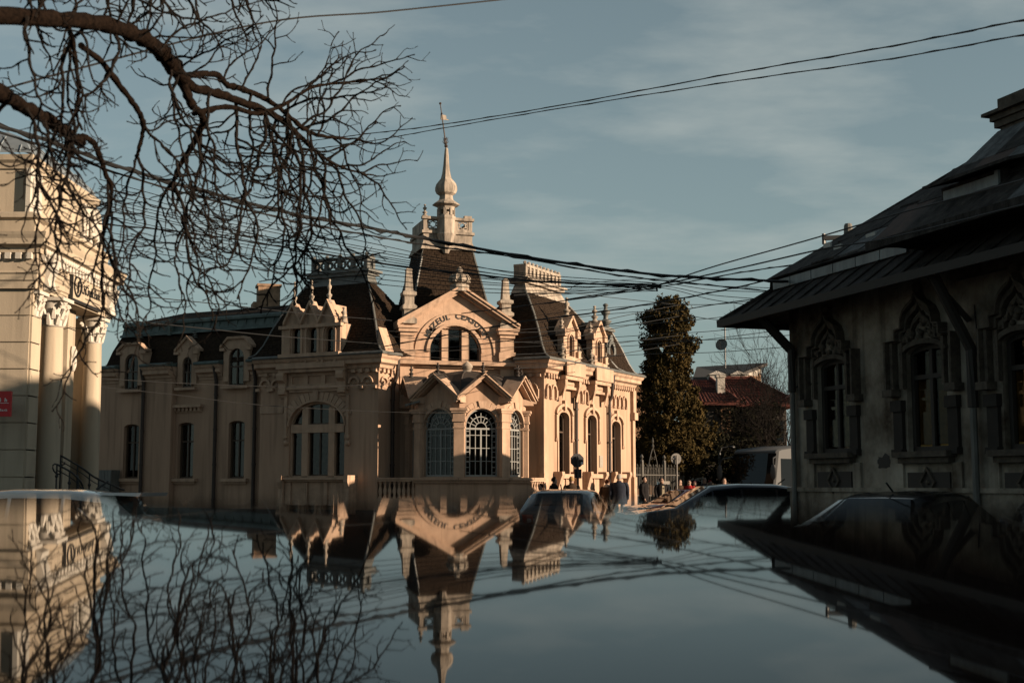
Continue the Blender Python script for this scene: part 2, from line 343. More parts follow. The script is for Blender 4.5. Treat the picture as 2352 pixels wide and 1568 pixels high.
def window(parent, fr, o, d=0.0, fw=0.06, mul=(0.5,), tr=(0.66,), fm='woodframe', bw=0.05, dep=0.2, curtain='lace', drapes=0, label=None, gm='glass'):
    b = MB(); i = o.grow(-fw); b.band(fr, i.outline(), o.outline(), d - dep - 0.03, d - dep + 0.05)
    b.fbox(fr, o.a0, o.a1, o.z0, o.z0 + fw, d - dep - 0.03, d - dep + 0.05)
    av = [i.a0] + [o.a0 + (o.a1 - o.a0) * m for m in mul] + [i.a1]; zv = [i.z0] + [o.z0 + (o.z1 - o.z0) * t for t in tr] + [i.z1]
    for a in av[1:-1]: b.fbox(fr, a - bw / 2, a + bw / 2, i.z0, i.zt(a), d - dep - 0.02, d - dep + 0.042)
    for z in zv[1:-1]:
        hh = i.h if z <= i.zs else i.h * math.sqrt(max(0, 1 - ((z - i.zs) / max(1e-6, i.rise)) ** 2))
        b.fbox(fr, i.c - hh, i.c + hh, z - bw / 2, z + bw / 2, d - dep - 0.022, d - dep + 0.046)
    wo = b.build('window', M[fm], parent)
    if label: wo['label'] = label
    for k in range(len(av) - 1):
        for q in range(len(zv) - 1):
            p = MB()
            if cell(p, fr, i, av[k] + bw * 0.4, av[k + 1] - bw * 0.4, zv[q] + bw * 0.4, zv[q + 1] - bw * 0.4, d - dep): p.build('pane', M[gm], wo)
    if curtain:
        c = MB(); n = 24
        for k in range(n):
            a0 = i.a0 + (i.a1 - i.a0) * k / n; a1 = i.a0 + (i.a1 - i.a0) * (k + 1) / n
            dd = lambda q: d - dep - 0.10 + 0.025 * math.sin(q * 2.1)
            c.add([fr.W(a0, i.z0, dd(k)), fr.W(a1, i.z0, dd(k + 1)), fr.W(a1, max(i.z0 + .01, i.zt(a1) - 0.02), dd(k + 1)), fr.W(a0, max(i.z0 + .01, i.zt(a0) - .02), dd(k))], [(0, 1, 2, 3)])
        c.build('curtain', M[curtain], wo)
    for side in range(drapes):
        c = MB(); za, zb = o.z0 + (o.z1 - o.z0) * 0.12, o.z0 + (o.z1 - o.z0) * 0.62; n = 6
        for k in range(n):
            t0, t1 = k / n, (k + 1) / n
            def P(t, e): 
                w_ = (0.2 + 0.18 * e) * (o.a1 - o.a0); aa = (o.c + 0.02 if side else o.a0 + 0.15) + (w_ * t if not side else (o.a1 - o.c - 0.1) * (1 - t) * 0.8)
                return fr.W(aa + (1 - e) * (0.25 if not side else -0.2) * (o.a1 - o.a0) * 0.6, za + (zb - za) * e, d - dep - 0.05 - 0.015 * math.sin(t * 12))
            c.add([P(t0, 0), P(t1, 0), P(t1, 1), P(t0, 1)], [(0, 1, 2, 3)])
        c.build('curtain', M['curtain'], wo)
    return wo
def backing(b, fr, a0, a1, z0, z1, d): b.fbox(fr, a0, a1, z0, z1, d - 0.06, d)  # flat sheet behind windows, coloured as the shade of the room
def finial(parent, p, h, r, n=8, m='weathered', name='finial'):
    b = MB(); prof = [(0.9, 0), (0.9, .08), (.5, .12), (.42, .2), (.8, .3), (.8, .34), (.35, .4), (.3, .52), (.62, .62), (.62, .7), (.28, .76), (.22, .86), (.4, .92), (.25, .98), (.02, 1.0)]
    b.lathe(p, [(r * a, h * z) for a, z in prof], n); return b.build(name, M[m], parent, smooth=50)

ZG, ZW = 6.0, 5.5                                 # gutter and top of the plain wall
CORN = [(0, 5.42), (0.05, 5.42), (0.05, 5.52), (0.12, 5.52), (0.16, 5.62), (0.30, 5.68), (0.30, 5.80), (0.36, 5.86), (0.40, 5.95), (0, 5.95)]
GUT = [(0.0, 5.952), (0.44, 5.952), (0.46, 6.0), (0.40, 6.06), (0.0, 6.12)]
def dentils(b, fr, a0, a1, z0, z1, d0, d1, step=0.24, wd=0.12):
    n = max(1, int((a1 - a0) / step)); st = (a1 - a0) / n
    for i in range(n): b.fbox(fr, a0 + st * i + (st - wd) / 2, a0 + st * i + (st + wd) / 2, z0, z1, d0, d1)
def medallion(b, fr, x, y, r=0.15, d=0.0):        # a small arch with a boss, as a blind arcade
    a, z = fr.pix(x, y, d)
    arc = lambda q: [(a + q * math.cos(math.pi * i / 10), z + q * math.sin(math.pi * i / 10)) for i in range(11)]
    b.band(fr, arc(r), arc(r + 0.07), d, d + 0.09); b.lathe(fr.W(a, z, d + .0), [(0.001, 0)], 3, cap=False)
    c = fr.W(a, z, d); vs = []; n = 10
    b.add([c + fr.t * (r * .5 * math.cos(2 * math.pi * i / n)) + Vector((0, 0, r * .5 * math.sin(2 * math.pi * i / n))) for i in range(n)] + [c + fr.n * 0.1], [(i, (i + 1) % n, n) for i in range(n)])

# ---- the long wing and left tower front
dw, dl = -0.32, -0.06                            # wall planes of wing right of / left of its step
sT0 = F1.sx(598, 950)                            # left edge of tower
sStep = F1.sx(390, 1050, dl)
sEnd = F1.sx(221, 950, dl)
b = MB()
opsW = [opx(F1, 408, 444, 970, 1098, 0.12, dw), opx(F1, 524, 561, 966, 1098, 0.12, dw)]
opsWL = [opx(F1, 283, 318, 974, 1098, 0.12, dl)]
dorm = []
for (x0, x1, yt, yb, d) in ((290, 321, 813, 895, dl), (423, 444, 820, 890, dw), (529, 564, 797, 886, dw)):
    dorm.append((opx(F1, x0, x1, yt, yb, 0, d, True), d))
def clipz(o): return Op(o.a0, o.a1, o.z0, ZG, 0)
wall(b, F1, sStep, sT0 + 0.1, 0, ZG, opsW + [clipz(dorm[1][0]), clipz(dorm[2][0])], dw)
wall(b, F1, sEnd, sStep, 0, ZG, opsWL + [clipz(dorm[0][0])], dl)
b.add([F1.W(sStep, 0, dl), F1.W(sStep, ZG, dl), F1.W(sStep, ZG, dw), F1.W(sStep, 0, dw)], [(0, 1, 2, 3)])
b.add([F1.W(sEnd, 0, dl), F1.W(sEnd, ZG, dl), F1.W(sEnd, ZG, -6), F1.W(sEnd, 0, -6)], [(0, 1, 2, 3)])
b.build('wall', M['stucco'], museum)
b = MB(); backing(b, F1, sEnd + .9, sT0, 0.2, 6.9, dw - 0.5); b.build('dark_backing', M['dark'], museum)
for o in opsWL: window(museum, F1, o, dl)
for k, o in enumerate(opsW): window(museum, F1, o, dw, drapes=1 - k)
b = MB()
for o, d in ((opsWL[0], dl), (opsW[0], dw), (opsW[1], dw)):
    b.fbox(F1, o.a0 - 0.22, o.a1 + 0.22, o.z0 - 0.12, o.z0 - 0.002, d, d + 0.16)
    b.fbox(F1, o.a0 - 0.16, o.a1 + 0.16, o.z0 - 0.2, o.z0 - 0.122, d, d + 0.08)
b.build('window_sill', M['trim'], museum)
# cornice runs between the dormers
b = MB()
def cor(fr, a0, a1, d, m0=0, m1=0):
    c_ = MB(); g = MB(); c_.mold(fr, a0, a1, [(d + q * 0.8, z) for q, z in CORN], m0, m1); g.mold(fr, a0 - .02, a1 + .02, [(d + q * 0.8, z) for q, z in GUT], m0, m1); co_ = c_.build('cornice', M['trim'], museum); g.build('gutter', M['copper'], co_)
segs = [(sEnd - .2, dorm[0][0].a0 - .3, dl), (dorm[0][0].a1 + .3, sStep, dl), (sStep, dorm[1][0].a0 - .3, dw), (dorm[1][0].a1 + .3, dorm[2][0].a0 - .3, dw), (dorm[2][0].a1 + .3, sT0, dw)]
for a0, a1, d in segs: cor(F1, a0, a1, d)
o = opsW[0]; hz = F1.zy(429, 936, dw)
b.fbox(F1, F1.sx(390, 930, dw), F1.sx(468, 930, dw), hz, hz + 0.1, dw, dw + 0.2)
dentils(b, F1, F1.sx(393, 930, dw), F1.sx(466, 930, dw), hz - 0.12, hz, dw, dw + 0.12, 0.17, 0.1)
b.fbox(F1, F1.sx(393, 930, dw), F1.sx(466, 930, dw), hz - 0.17, hz - 0.122, dw, dw + 0.05)
b.build('window_hood', M['trim'], museum)
b = MB(); b.fbox(F1, sEnd - .02, sStep + .02, 0, 0.75, dl, dl + 0.06); b.fbox(F1, sStep + .02, sT0, 0, 0.75, dw, dw + 0.06); b.fbox(F1, sT0 - .03, 0.04, 0, 0.75, 0, 0.06); b.build('plinth', M['plinth'], museum)
# dormers of the wing
for k, ((o, d), (gx0, gx1, ya, yb_, fy)) in enumerate(zip(dorm, ((275, 336, 793, 808, 754), (404, 464, 785, 808, 762), (512, 580, 779, 799, None)))):
    a0, a1 = o.a0 - 0.24, o.a1 + 0.24; xm = (gx0 + gx1) / 2; zb = F1.zy(xm, yb_, d); za = F1.zy(xm, ya, d); c = o.c
    if k == 1: za = zb + 0.5
    b = MB(); fr = F1
    wall(b, fr, a0, a1, 5.3, zb, [Op(o.a0, o.a1, o.z0, min(o.z1, zb - .02), o.rise)], d + 0.1, 0.35)
    for s in (a0, a1): b.add([fr.W(s, 5.3, d + .1), fr.W(s, zb, d + .1), fr.W(s, zb, d - 1.3), fr.W(s, 5.3, d - .5)], [(0, 1, 2, 3)])
    if k == 1: top = [(a0 - .12, zb), (c, za), (a1 + .12, zb)]
    else: top = [(a0 - .12, zb), (a0 + .22, za), (a1 - .22, za), (a1 + .12, zb)]
    b.prism(fr, top, d - 0.2, d + 0.098)
    dr = b.build('dormer', M['trim'], museum)
    b = MB(); n = len(top)
    for p, q in zip(top[:-1], top[1:]):           # raking cornice strips and roof sheets running back
        b.hexa([fr.W(p[0], p[1], d + .18), fr.W(q[0], q[1], d + .18), fr.W(q[0], q[1], d - .2), fr.W(p[0], p[1], d - .2),
                fr.W(p[0], p[1] + .09, d + .2), fr.W(q[0], q[1] + .09, d + .2), fr.W(q[0], q[1] + .09, d - .2), fr.W(p[0], p[1] + .09, d - .2)])
    b.fbox(fr, a0 - .12, a0 + .1, zb - .1, zb - .002, d + .1, d + .2); b.fbox(fr, a1 - .1, a1 + .12, zb - .1, zb - .002, d + .1, d + .2)
    b.build('raking_cornice', M['trim'], dr)
    b = MB()
    apex = fr.W(c, max(za + 0.1, F1.zy(xm, fy, d) - 0.3) if fy else za + .3, d - 0.3)
    ring = [fr.W(p[0], p[1] + .095, d - .1) for p in top] + [fr.W(a1 + .1, zb + .1, d - 1.4), fr.W(a0 - .1, zb + .1, d - 1.4)]
    b.add(ring + [apex], [(i, (i + 1) % len(ring), len(ring)) for i in range(len(ring))]); b.build('dormer_roof', M['slate'], dr)
    if fy: finial(museum, apex - Vector((0, 0, .05)), F1.zy(xm, fy, d) - apex.z + .12, 0.16, 8, 'zinc')
    window(dr, fr, o, d + 0.1, mul=(0.5,), tr=(0.5,), curtain=None, dep=.1)
    p = MB(); p.fbox(fr, o.a0, o.a1, o.z0, o.z1, d - .2, d - .16); p.build('dark_backing', M['dark'], dr)
    b = MB(); b.fbox(fr, a0 - .02, a1 + .02, o.z0 - .1, o.z0 - .002, d + .1, d + .22); b.build('window_sill', M['trim'], dr)
# wing roof: mansard, copper band, upper slope
def roofquad(b, p, q, r_, s_): b.add([p, q, r_, s_], [(0, 1, 2, 3)])
b = MB(); W = F1.W
prof = [(-.3, 6.02), (-0.38, 6.25), (-0.52, 6.7), (-0.78, 7.28)]
for (d0, z0), (d1, z1) in zip(prof[:-1], prof[1:]):
    roofquad(b, W(sEnd - d0 * 0.8 - .1, z0, dl + .1 + d0), W(sT0 + .5, z0, dl + .1 + d0), W(sT0 + .5, z1, dl + .1 + d1), W(sEnd - d1 * .8 - .1, z1, dl + .1 + d1))
    roofquad(b, W(sEnd - d0 * 0.8 - .1, z0, dl + .1 + d0), W(sEnd - d1 * .8 - .1, z1, dl + .1 + d1), W(sEnd - d1 * .8 - .1, z1, -6), W(sEnd - d0 * .8 - .1, z0, -6))
roofquad(b, W(sEnd + .6, 7.79, -0.95), W(-2, 7.79, -0.95), W(-2, 8.35, -2.6), W(sEnd + 2, 8.35, -2.6))
roofquad(b, W(sEnd + 2, 8.35, -2.6), W(-2, 8.35, -2.6), W(-2, 7.6, -6), W(sEnd + 1, 7.6, -6))
roofquad(b, W(sEnd + .6, 7.79, -0.95), W(sEnd + 2, 8.35, -2.6), W(sEnd + 1, 7.6, -6), W(sEnd + .6, 7.6, -6))
wr = b.build('roof', M['slate'], museum)
b = MB()
b.mold(F1, sEnd + .55, sT0 + 1.2, [(-.66, 7.24), (-.58, 7.24), (-.6, 7.32), (-.72, 7.36), (-.8, 7.62), (-.72, 7.66), (-.72, 7.74), (-.8, 7.82), (-1.0, 7.82)])
sp = F1.sx(395, 740, -.7); b.fbox(F1, sp - .07, sp + .07, 7.2, 7.86, -1, -.55)
for i in range(24):
    a = sEnd + .7 + i * 0.42; b.fbox(F1, a, a + .03, 7.37, 7.62, -.9, -.735 - .0)
b.build('copper_band', M['copper'], wr)
# chimney
def rbox(b, c, w_, l_, z0, z1, ang):
    ca, sa = math.cos(ang), math.sin(ang); P = []
    for z in (z0, z1):
        for (i, j) in ((-1, -1), (1, -1), (1, 1), (-1, 1)):
            P.append((c[0] + ca * i * w_ / 2 - sa * j * l_ / 2, c[1] + sa * i * w_ / 2 + ca * j * l_ / 2, z))
    b.hexa(P)
p = at(616, 690, 50.6); b = MB(); ca_ = math.atan2(ct[1], ct[0])
zc_ = at(616, 655, 50.6).z; rbox(b, p, 0.86, 0.7, 7.0, zc_ - .1, ca_); rbox(b, p, .96, .8, zc_ - .1, zc_, ca_); rbox(b, (p.x - .12, p.y - .05), 1.0, .95, 7.0, zc_ - .75, ca_)
b.build('chimney', M['brickc'], wr)
# downpipes
def pipe(pts, r=0.065, parent=museum, m='pipe', name='drainpipe'):
    b = MB(); b.tube(pts, r, 8)
    p0, p1 = Vector(pts[-2]), Vector(pts[-1])
    for k in range(4): 
        q = p0.lerp(p1, k / 4 + 0.1); b.lathe(q, [(r * 1.25, -.03), (r * 1.25, .03)], 8)
    return b.build(name, M[m], parent, smooth=True)
for x, d in ((332, dl), (499, dw), (589, dw)):
    a = F1.sx(x, 950, d); pipe([F1.W(a, 5.9, d + .25), F1.W(a, 5.35, d + .1), F1.W(a, 0.3, d + .1)])

# ---- left tower
sBw = opx(F1, 664, 792, 922, 1097, 0, 0)
big = Op(sBw.a0, sBw.a1, sBw.z0, sBw.z1, (sBw.a1 - sBw.a0) * 0.36)
b = MB(); wall(b, F1, sT0, 0, 0, ZG, [big], 0.0, 0.4)
b.add([F1.W(sT0, 0, 0), F1.W(sT0, ZG, 0), F1.W(sT0, ZG, dw), F1.W(sT0, 0, dw)], [(0, 1, 2, 3)])
wall(b, FA, 0, 3.5, 0, ZG, [], 0.0)
b.build('wall', M['stucco'], museum)
b = MB(); backing(b, F1, sT0 + .1, -0.1, 0.2, 5.9, -0.75); b.build('dark_backing', M['dark'], museum)
# big tripartite window
o = big; zt0, zt1 = F1.zy(728, 993), F1.zy(728, 974)
b = MB(); i_ = o.grow(-.07); b.band(F1, i_.outline(16), o.outline(16), -.28, -.08)
m1, m2, m3, m4 = [F1.sx(x, 1040) for x in (691, 705, 752, 766)]
for a0, a1 in ((m1, m2), (m3, m4)): b.fbox(F1, a0, a1, o.z0, i_.zt((a0 + a1) / 2), -.25, -.04)
b.fbox(F1, o.a0 + .05, o.a1 - .05, zt0, zt1, -.26, -.02); b.fbox(F1, o.a0, o.a1, o.z0, o.z0 + .07, -.25, -.04)
bw_ = b.build('window', M['trim'], museum)
for (a0, a1) in ((i_.a0, m1), (m2, m3), (m4, i_.a1)):
    for (z0, z1) in ((o.z0 + .07, zt0), (zt1, i_.z1)):
        p = MB(); cell(p, F1, i_, a0, a1, z0, z1, -.2); p.build('pane', M['glass'], bw_)
        f = MB(); f.fbox(F1, a0, a0 + .04, z0, min(z1, i_.zt(a0 + .02)), -.21, -.16); f.fbox(F1, a1 - .04, a1, z0, min(z1, i_.zt(a1 - .02)), -.21, -.16); f.fbox(F1, a0 + .04, a1 - .04, z0, z0 + .05, -.21, -.16)
        if a1 - a0 > .6: f.fbox(F1, (a0 + a1) / 2 - .025, (a0 + a1) / 2 + .025, z0 + .05, z1 if z1 < o.zs else i_.zt((a0 + a1) / 2), -.21, -.165)
        f.build('sash', M['woodframe'], bw_)
c = MB(); c.fbox(F1, o.a0 + .05, o.a1 - .05, o.z0, o.zs + .3, -.34, -.33); c.build('curtain', M['lace'], bw_)
for (xa, xb, y0, xc, xd, y1) in ((718, 727, 1000, 732, 737, 1065), (750, 752, 1030, 734, 738, 1067), (775, 779, 1000, 771, 773, 1062)):
    c = MB(); c.add([F1.W(F1.sx(xa, y0, -.3), F1.zy(xa, y0, -.3), -.31), F1.W(F1.sx(xb, y0, -.3), F1.zy(xb, y0, -.3), -.29), F1.W(F1.sx(xd, y1, -.3), F1.zy(xd, y1, -.3), -.29), F1.W(F1.sx(xc, y1, -.3), F1.zy(xc, y1, -.3), -.31)], [(0, 1, 2, 3)]); c.build('curtain', M['curtain'], bw_)
# voussoirs, label moulding with drops
zl = o.zs; n = 17
for k in range(n):
    t0, t1 = math.pi * (0.1 + .8 * k / n), math.pi * (0.1 + .8 * (k + 1) / n - .006)
    q = lambda r, t: (o.c - (o.h + r) * math.cos(t), zl + (o.rise + r) * math.sin(t))
    key = 0.06 if abs(k - 8) < .5 else 0.0
    v_ = MB(); v_.prism(F1, [q(.03, t0), q(.03, t1), q(.36 + key * 2, t1), q(.36 + key * 2, t0)], 0, .035 + key); v_.build('voussoir', M['trim'], museum)
b = MB(); b.band(F1, o.grow(.0).outline(16)[1:-1], o.grow(.05).outline(16)[1:-1], 0, .08)
for x0, x1 in ((655, 661), (797, 803)):
    b.fbox(F1, F1.sx(x0, 950), F1.sx(x1, 950), F1.zy(x0, 1000), F1.zy(x0, 905), 0, .07); b.fbox(F1, F1.sx(x0 - 2, 950), F1.sx(x1 + 2, 950), F1.zy(x0, 1006), F1.zy(x0, 998), 0, .1)
    finp = F1.W(F1.sx((x0 + x1) / 2, 1010), F1.zy(x0, 1017), .04); b.ball(finp, .1, 8, 6)
b.build('label_moulding', M['trim'], museum)
# panel with consoles, belt under triple dormer, medallions
b = MB(); Y = lambda y: F1.zy(720, y, .1); X = lambda x: F1.sx(x, 870, .1)
b.fbox(F1, X(644), X(797), Y(854), Y(846), 0, .26); b.fbox(F1, X(642), X(799), Y(846) + .002, Y(834), 0, .34)
b.fbox(F1, X(660), X(780), Y(893), Y(887), 0, .14); b.fbox(F1, X(664), X(776), Y(899), Y(893) - .002, 0, .08)
for x0, x1 in ((661, 669), (696, 705), (736, 745), (768, 776)): b.fbox(F1, X(x0), X(x1), Y(886.5), Y(855), 0, .06)
b.fbox(F1, X(669) + .002, X(768) - .002, Y(862), Y(855), 0, .055); b.fbox(F1, X(669) + .002, X(768) - .002, Y(886.5), Y(881), 0, .055)
b.build('frieze_panel', M['trim'], museum)
for x0, x1 in ((642, 658), (778, 795)):
    b = MB(); zt_, zb_ = Y(854), Y(911); h_ = zt_ - zb_
    pr = [(0, zt_), (.3, zt_), (.32, zt_ - .12 * h_), (.3, zt_ - .3 * h_), (.16, zt_ - .42 * h_), (.16, zt_ - .7 * h_), (.2, zt_ - .74 * h_), (.2, zt_ - .86 * h_), (.1, zt_ - .9 * h_), (.06, zb_), (0, zb_)]
    b.mold(F1, X(x0), X(x1), pr); b.build('console', M['trim'], museum)
for x, y in ((611, 886), (637, 886), (815, 880), (845, 878)):
    b = MB(); medallion(b, F1, x, y, .17); a, z = F1.pix(x, y); 
    for sgn in (-1, 1): b.fbox(F1, a + sgn * .3 - .08, a + sgn * .3 + .08, z - .2, z - .1, 0, .12)
    b.build('medallion', M['trim'], museum)
for t in (0.28, 0.66):
    b = MB()
    a = t; z = F1.zy(845, 878)
    arc = lambda q: [(a + q * math.cos(math.pi * i / 8), z + q * math.sin(math.pi * i / 8)) for i in range(9)]
    b.band(FA, arc(.15), arc(.22), 0, .08); b.fbox(FA, a - .05, a + .05, z - .1, z + .05, 0, .06); b.build('medallion', M['trim'], museum)
b = MB(); g = MB()
b.mold(F1, sT0 - .1, 0, CORN, 0, 1); g.mold(F1, sT0 - .1, 0, GUT, 0, 1); b.mold(FA, 0, .78, CORN, 1, 0); g.mold(FA, 0, .8, GUT, 1, 0)
dentils(b, F1, X(803), 0.05, 5.38, 5.5, .002, .13, .26, .14); dentils(b, F1, sT0 + .1, X(640), 5.38, 5.5, .002, .13, .26, .14); dentils(b, FA, 0.04, .8, 5.36, 5.5, .002, .13, .22, .12)
b.build('cornice', M['trim'], museum); g.build('gutter', M['zinc'], museum)
# flared tower base panels below the consoles
b = MB(); zz = F1.zy(600, 950); b.prism(F1, [(sT0, zz), (X(648), zz), (X(648), zz + .25), (sT0, zz + .25)], 0, .03); b.build('wall_string', M['trim'], museum)
# balcony below the window
b = MB(); Y2 = lambda y: F1.zy(728, y, .35); X2 = lambda x: F1.sx(x, 1110, .35)
b.fbox(F1, X2(646), X2(804), Y2(1101), Y2(1096), 0, .5); b.fbox(F1, X2(650), X2(800), Y2(1105), Y2(1101) - .002, 0, .42)
b.fbox(F1, X2(655), X2(795), Y2(1160), Y2(1105) - .002, 0, .3)
for x0, x1 in ((655, 668), (698, 706), (744, 752), (782, 795)): b.fbox(F1, X2(x0), X2(x1), Y2(1158), Y2(1107), .3, .36)
for x0, x1 in ((644, 654), (796, 806)):
    zt_, zb_ = Y2(1098), Y2(1180); h_ = zt_ - zb_
    b.mold(F1, X2(x0), X2(x1), [(0, zt_ + .1), (.55, zt_ + .1), (.56, zt_ - .1 * h_), (.46, zt_ - .3 * h_), (.48, zt_ - .6 * h_), (.6, zt_ - h_), (0, zt_ - h_)])
b.build('balcony', M['trim'], museum)
# mansard roofs -----------------------------------------------------
def frustum(b, base, rings, fr):                 # base = (a0,a1,d_front,d_back); rings = (inset a0, inset a1, inset front, inset back, z)
    a0, a1, df, db = base; RR = []
    for (i0, i1, f_, k_, z) in rings: RR.append([fr.W(a0 + i0, z, df - f_), fr.W(a1 - i1, z, df - f_), fr.W(a1 - i1, z, db + k_), fr.W(a0 + i0, z, db + k_)])
    for p, q in zip(RR[:-1], RR[1:]):
        for i in range(4): b.add([p[i], p[(i + 1) % 4], q[(i + 1) % 4], q[i]], [(0, 1, 2, 3)])
    b.add(RR[-1], [(0, 1, 2, 3)]); return RR
def shingles(parent, RR, side, rows=26, tw=0.19, th_=0.022, m='slate', skip=None):
    """rows of single slates laid over one side of a frustum, following its curve; one joined part"""
    b = MB(); P = [(r_[side], r_[(side + 1) % 4]) for r_ in RR]
    ln = [0]
    for k in range(len(P) - 1): ln.append(ln[-1] + (((P[k + 1][0] + P[k + 1][1]) - (P[k][0] + P[k][1])) / 2).length)
    def ev(t):
        s_ = t * ln[-1]
        for k in range(len(P) - 1):
            if s_ <= ln[k + 1] + 1e-9:
                f = (s_ - ln[k]) / (ln[k + 1] - ln[k]); return P[k][0].lerp(P[k + 1][0], f), P[k][1].lerp(P[k + 1][1], f)
        return P[-1]
    for r_ in range(rows):
        l0, r0 = ev(r_ / rows); l1, r1 = ev(min(1, (r_ + 1.15) / rows)); wdt = (r0 - l0).length; n = max(2, int(wdt / tw))
        nrm = (r0 - l0).cross(l1 - l0).normalized()
        for k in range(-1, n):
            f0 = max(0, (k + (r_ % 2) * .5) / n); f1 = min(1, (k + 1 + (r_ % 2) * .5) / n)
            if f1 - f0 < .2 / n: continue
            e = rnd.uniform(.6, 1.3) * th_; g_ = .04 / n; dz = rnd.uniform(-.05, .05) / rows
            A_, B_ = l0.lerp(r0, f0 + g_), l0.lerp(r0, f1 - g_); C_, D_ = l1.lerp(r1, f1 - g_), l1.lerp(r1, f0 + g_)
            sh = (l1 - l0) * dz * 3
            b.add([A_ + nrm * e + sh, B_ + nrm * e + sh, C_ + nrm * .004, D_ + nrm * .004, A_ - nrm * .01 + sh, B_ - nrm * .01 + sh], [(0, 1, 2, 3), (0, 4, 5, 1), (0, 3, 4), (1, 5, 2)])
    o = b.build('slates', M[m], parent, rec=False); o['kind'] = 'stuff'; return o
def parapet(parent, fr, a0, a1, df, db, z0, h, nfront=4, dots=0, m='zinc', side_n=4):
    b = MB()
    for (p, q, w_) in ((a0, a1, 1), ):
        b.fbox(fr, a0 - .12, a1 + .12, z0, z0 + .12, db - .12, df + .12); b.fbox(fr, a0 - .2, a1 + .2, z0 + .122, z0 + .2, db - .2, df + .2)
        b.fbox(fr, a0, a1, z0 + .2, z0 + .28, df - .12, df); b.fbox(fr, a0, a1, z0 + h - .1, z0 + h, df - .14, df + .02)
        for s in (a0, a1 - .12): b.fbox(fr, s, s + .12, z0 + .2, z0 + .28, db, df - .122); b.fbox(fr, s - .01, s + .13, z0 + h - .1, z0 + h, db, df - .142)
    b.fbox(fr, a0 + .01, a0 + .09, z0 + .28, z0 + h - .1, db, df - .13)
    def open_panels(pt, n):
        for k in range(n + 1):
            c, dirv, nr = pt(k / n); b.hexa([c + dirv * i * .07 + nr * j * .075 + Vector((0, 0, z)) for z in (z0 + .28, z0 + h - .1) for i, j in ((-1, -1), (1, -1), (1, 1), (-1, 1))])
        for k in range(n):
            for kk in (.25, .75):
                c, dirv, nr = pt((k + kk) / n); zc = z0 + .28 + (h - .38) / 2; rr = (h - .38) * .36; pts_ = [c + dirv * rr * math.cos(t * math.pi / 5) * .8 + Vector((0, 0, zc + rr * math.sin(t * math.pi / 5))) for t in range(11)]
                b.tube(pts_, .05, 4, cap=False); b.tube([c + Vector((0, 0, z0 + .28)), c + Vector((0, 0, zc - rr))], .03, 4); b.tube([c + Vector((0, 0, zc + rr)), c + Vector((0, 0, z0 + h - .1))], .03, 4)
    open_panels(lambda t: (fr.W(a0 + .07 + (a1 - a0 - .14) * t, 0, df - .06), fr.t, fr.n), nfront)
    open_panels(lambda t: (fr.W(a1 - .06, 0, df - .07 + (db - df + .14) * t), fr.n, fr.t), side_n)
    for k in range(nfront + 1): b.ball(fr.W(a0 + .07 + (a1 - a0 - .14) * k / nfront, z0 + h + .06, df - .06), .07, 6, 4)
    for k in range(side_n + 1): b.ball(fr.W(a1 - .06, z0 + h + .06, df - .07 + (db - df + .14) * k / side_n), .07, 6, 4)
    return b.build('roof_parapet', M[m], parent)
TP = [(-.35, 6.04), (-.12, 6.16), (.12, 6.5), (.4, 7.1), (.75, 7.75), (1.2, 8.4), (1.5, 8.8)]
b = MB(); RRA = frustum(b, (sT0 - .1, 0, 0, -3.4), [(i * .62, i, i, i, z) for i, z in TP], F1); tr_ = b.build('tower_roof', M['slate'], museum)
shingles(tr_, RRA, 1, 30); shingles(tr_, RRA, 0, 30)
b = MB()
for c_ in (0, 1):
    b.tube([r_[c_] for r_ in RRA], .045, 5)
b.build('roof_hip', M['zinc'], tr_)
a0, a1 = sT0 - .1 + 1.5 * .62, -1.5
b = MB(); b.add([F1.W(a0 - .1, 8.72, -1.4), F1.W(a1 + .1, 8.72, -1.4), F1.W(a1 + .1, 8.72, -2.0), F1.W(a0 - .1, 8.72, -2.0), F1.W(a0 + .1, 9.08, -1.6), F1.W(a1 - .1, 9.08, -1.6), F1.W(a1 - .1, 9.08, -2.1), F1.W(a0 + .1, 9.08, -2.1)], [(0, 1, 5, 4), (1, 2, 6, 5), (2, 3, 7, 6), (3, 0, 4, 7), (4, 5, 6, 7)]); b.build('roof_curb', M['zinc'], tr_)
parapet(tr_, F1, a0 + .1, a1 - .1, -1.6, -2.1, 9.05, .72, 4, m='zinc', side_n=1)
# triple dormer of the left tower
dd = .3; td = Fr((A[0] + F1.n.x * dd, A[1] + F1.n.y * dd), u, mv)
X3 = lambda x: td.sx(x, 780); Y3 = lambda y, x=714: td.zy(x, y)
ops3 = [opx(td, x0, x1, 751, 831, 0, 0, True) for x0, x1 in ((670, 689), (708, 727), (747, 766))]
zb = Y3(745); b = MB()
wall(b, td, X3(647), X3(781), 5.98, zb, ops3, 0, .22)
for s in (X3(647), X3(781)): b.add([td.W(s, 5.98, 0), td.W(s, zb, 0), td.W(s, zb, -1.6), td.W(s, 5.98, -1.0)], [(0, 1, 2, 3)])
cxs = [X3(674), X3(713.5), X3(754)]; hw = (cxs[2] - cxs[0]) / 4
for k, c in enumerate(cxs):
    za = Y3(702 - (k > 0) * 3); b.prism(td, [(c - hw, zb), (c, za), (c + hw, zb)], -.25, .0)
td_o = b.build('dormer', M['trim'], museum, )
b = MB()
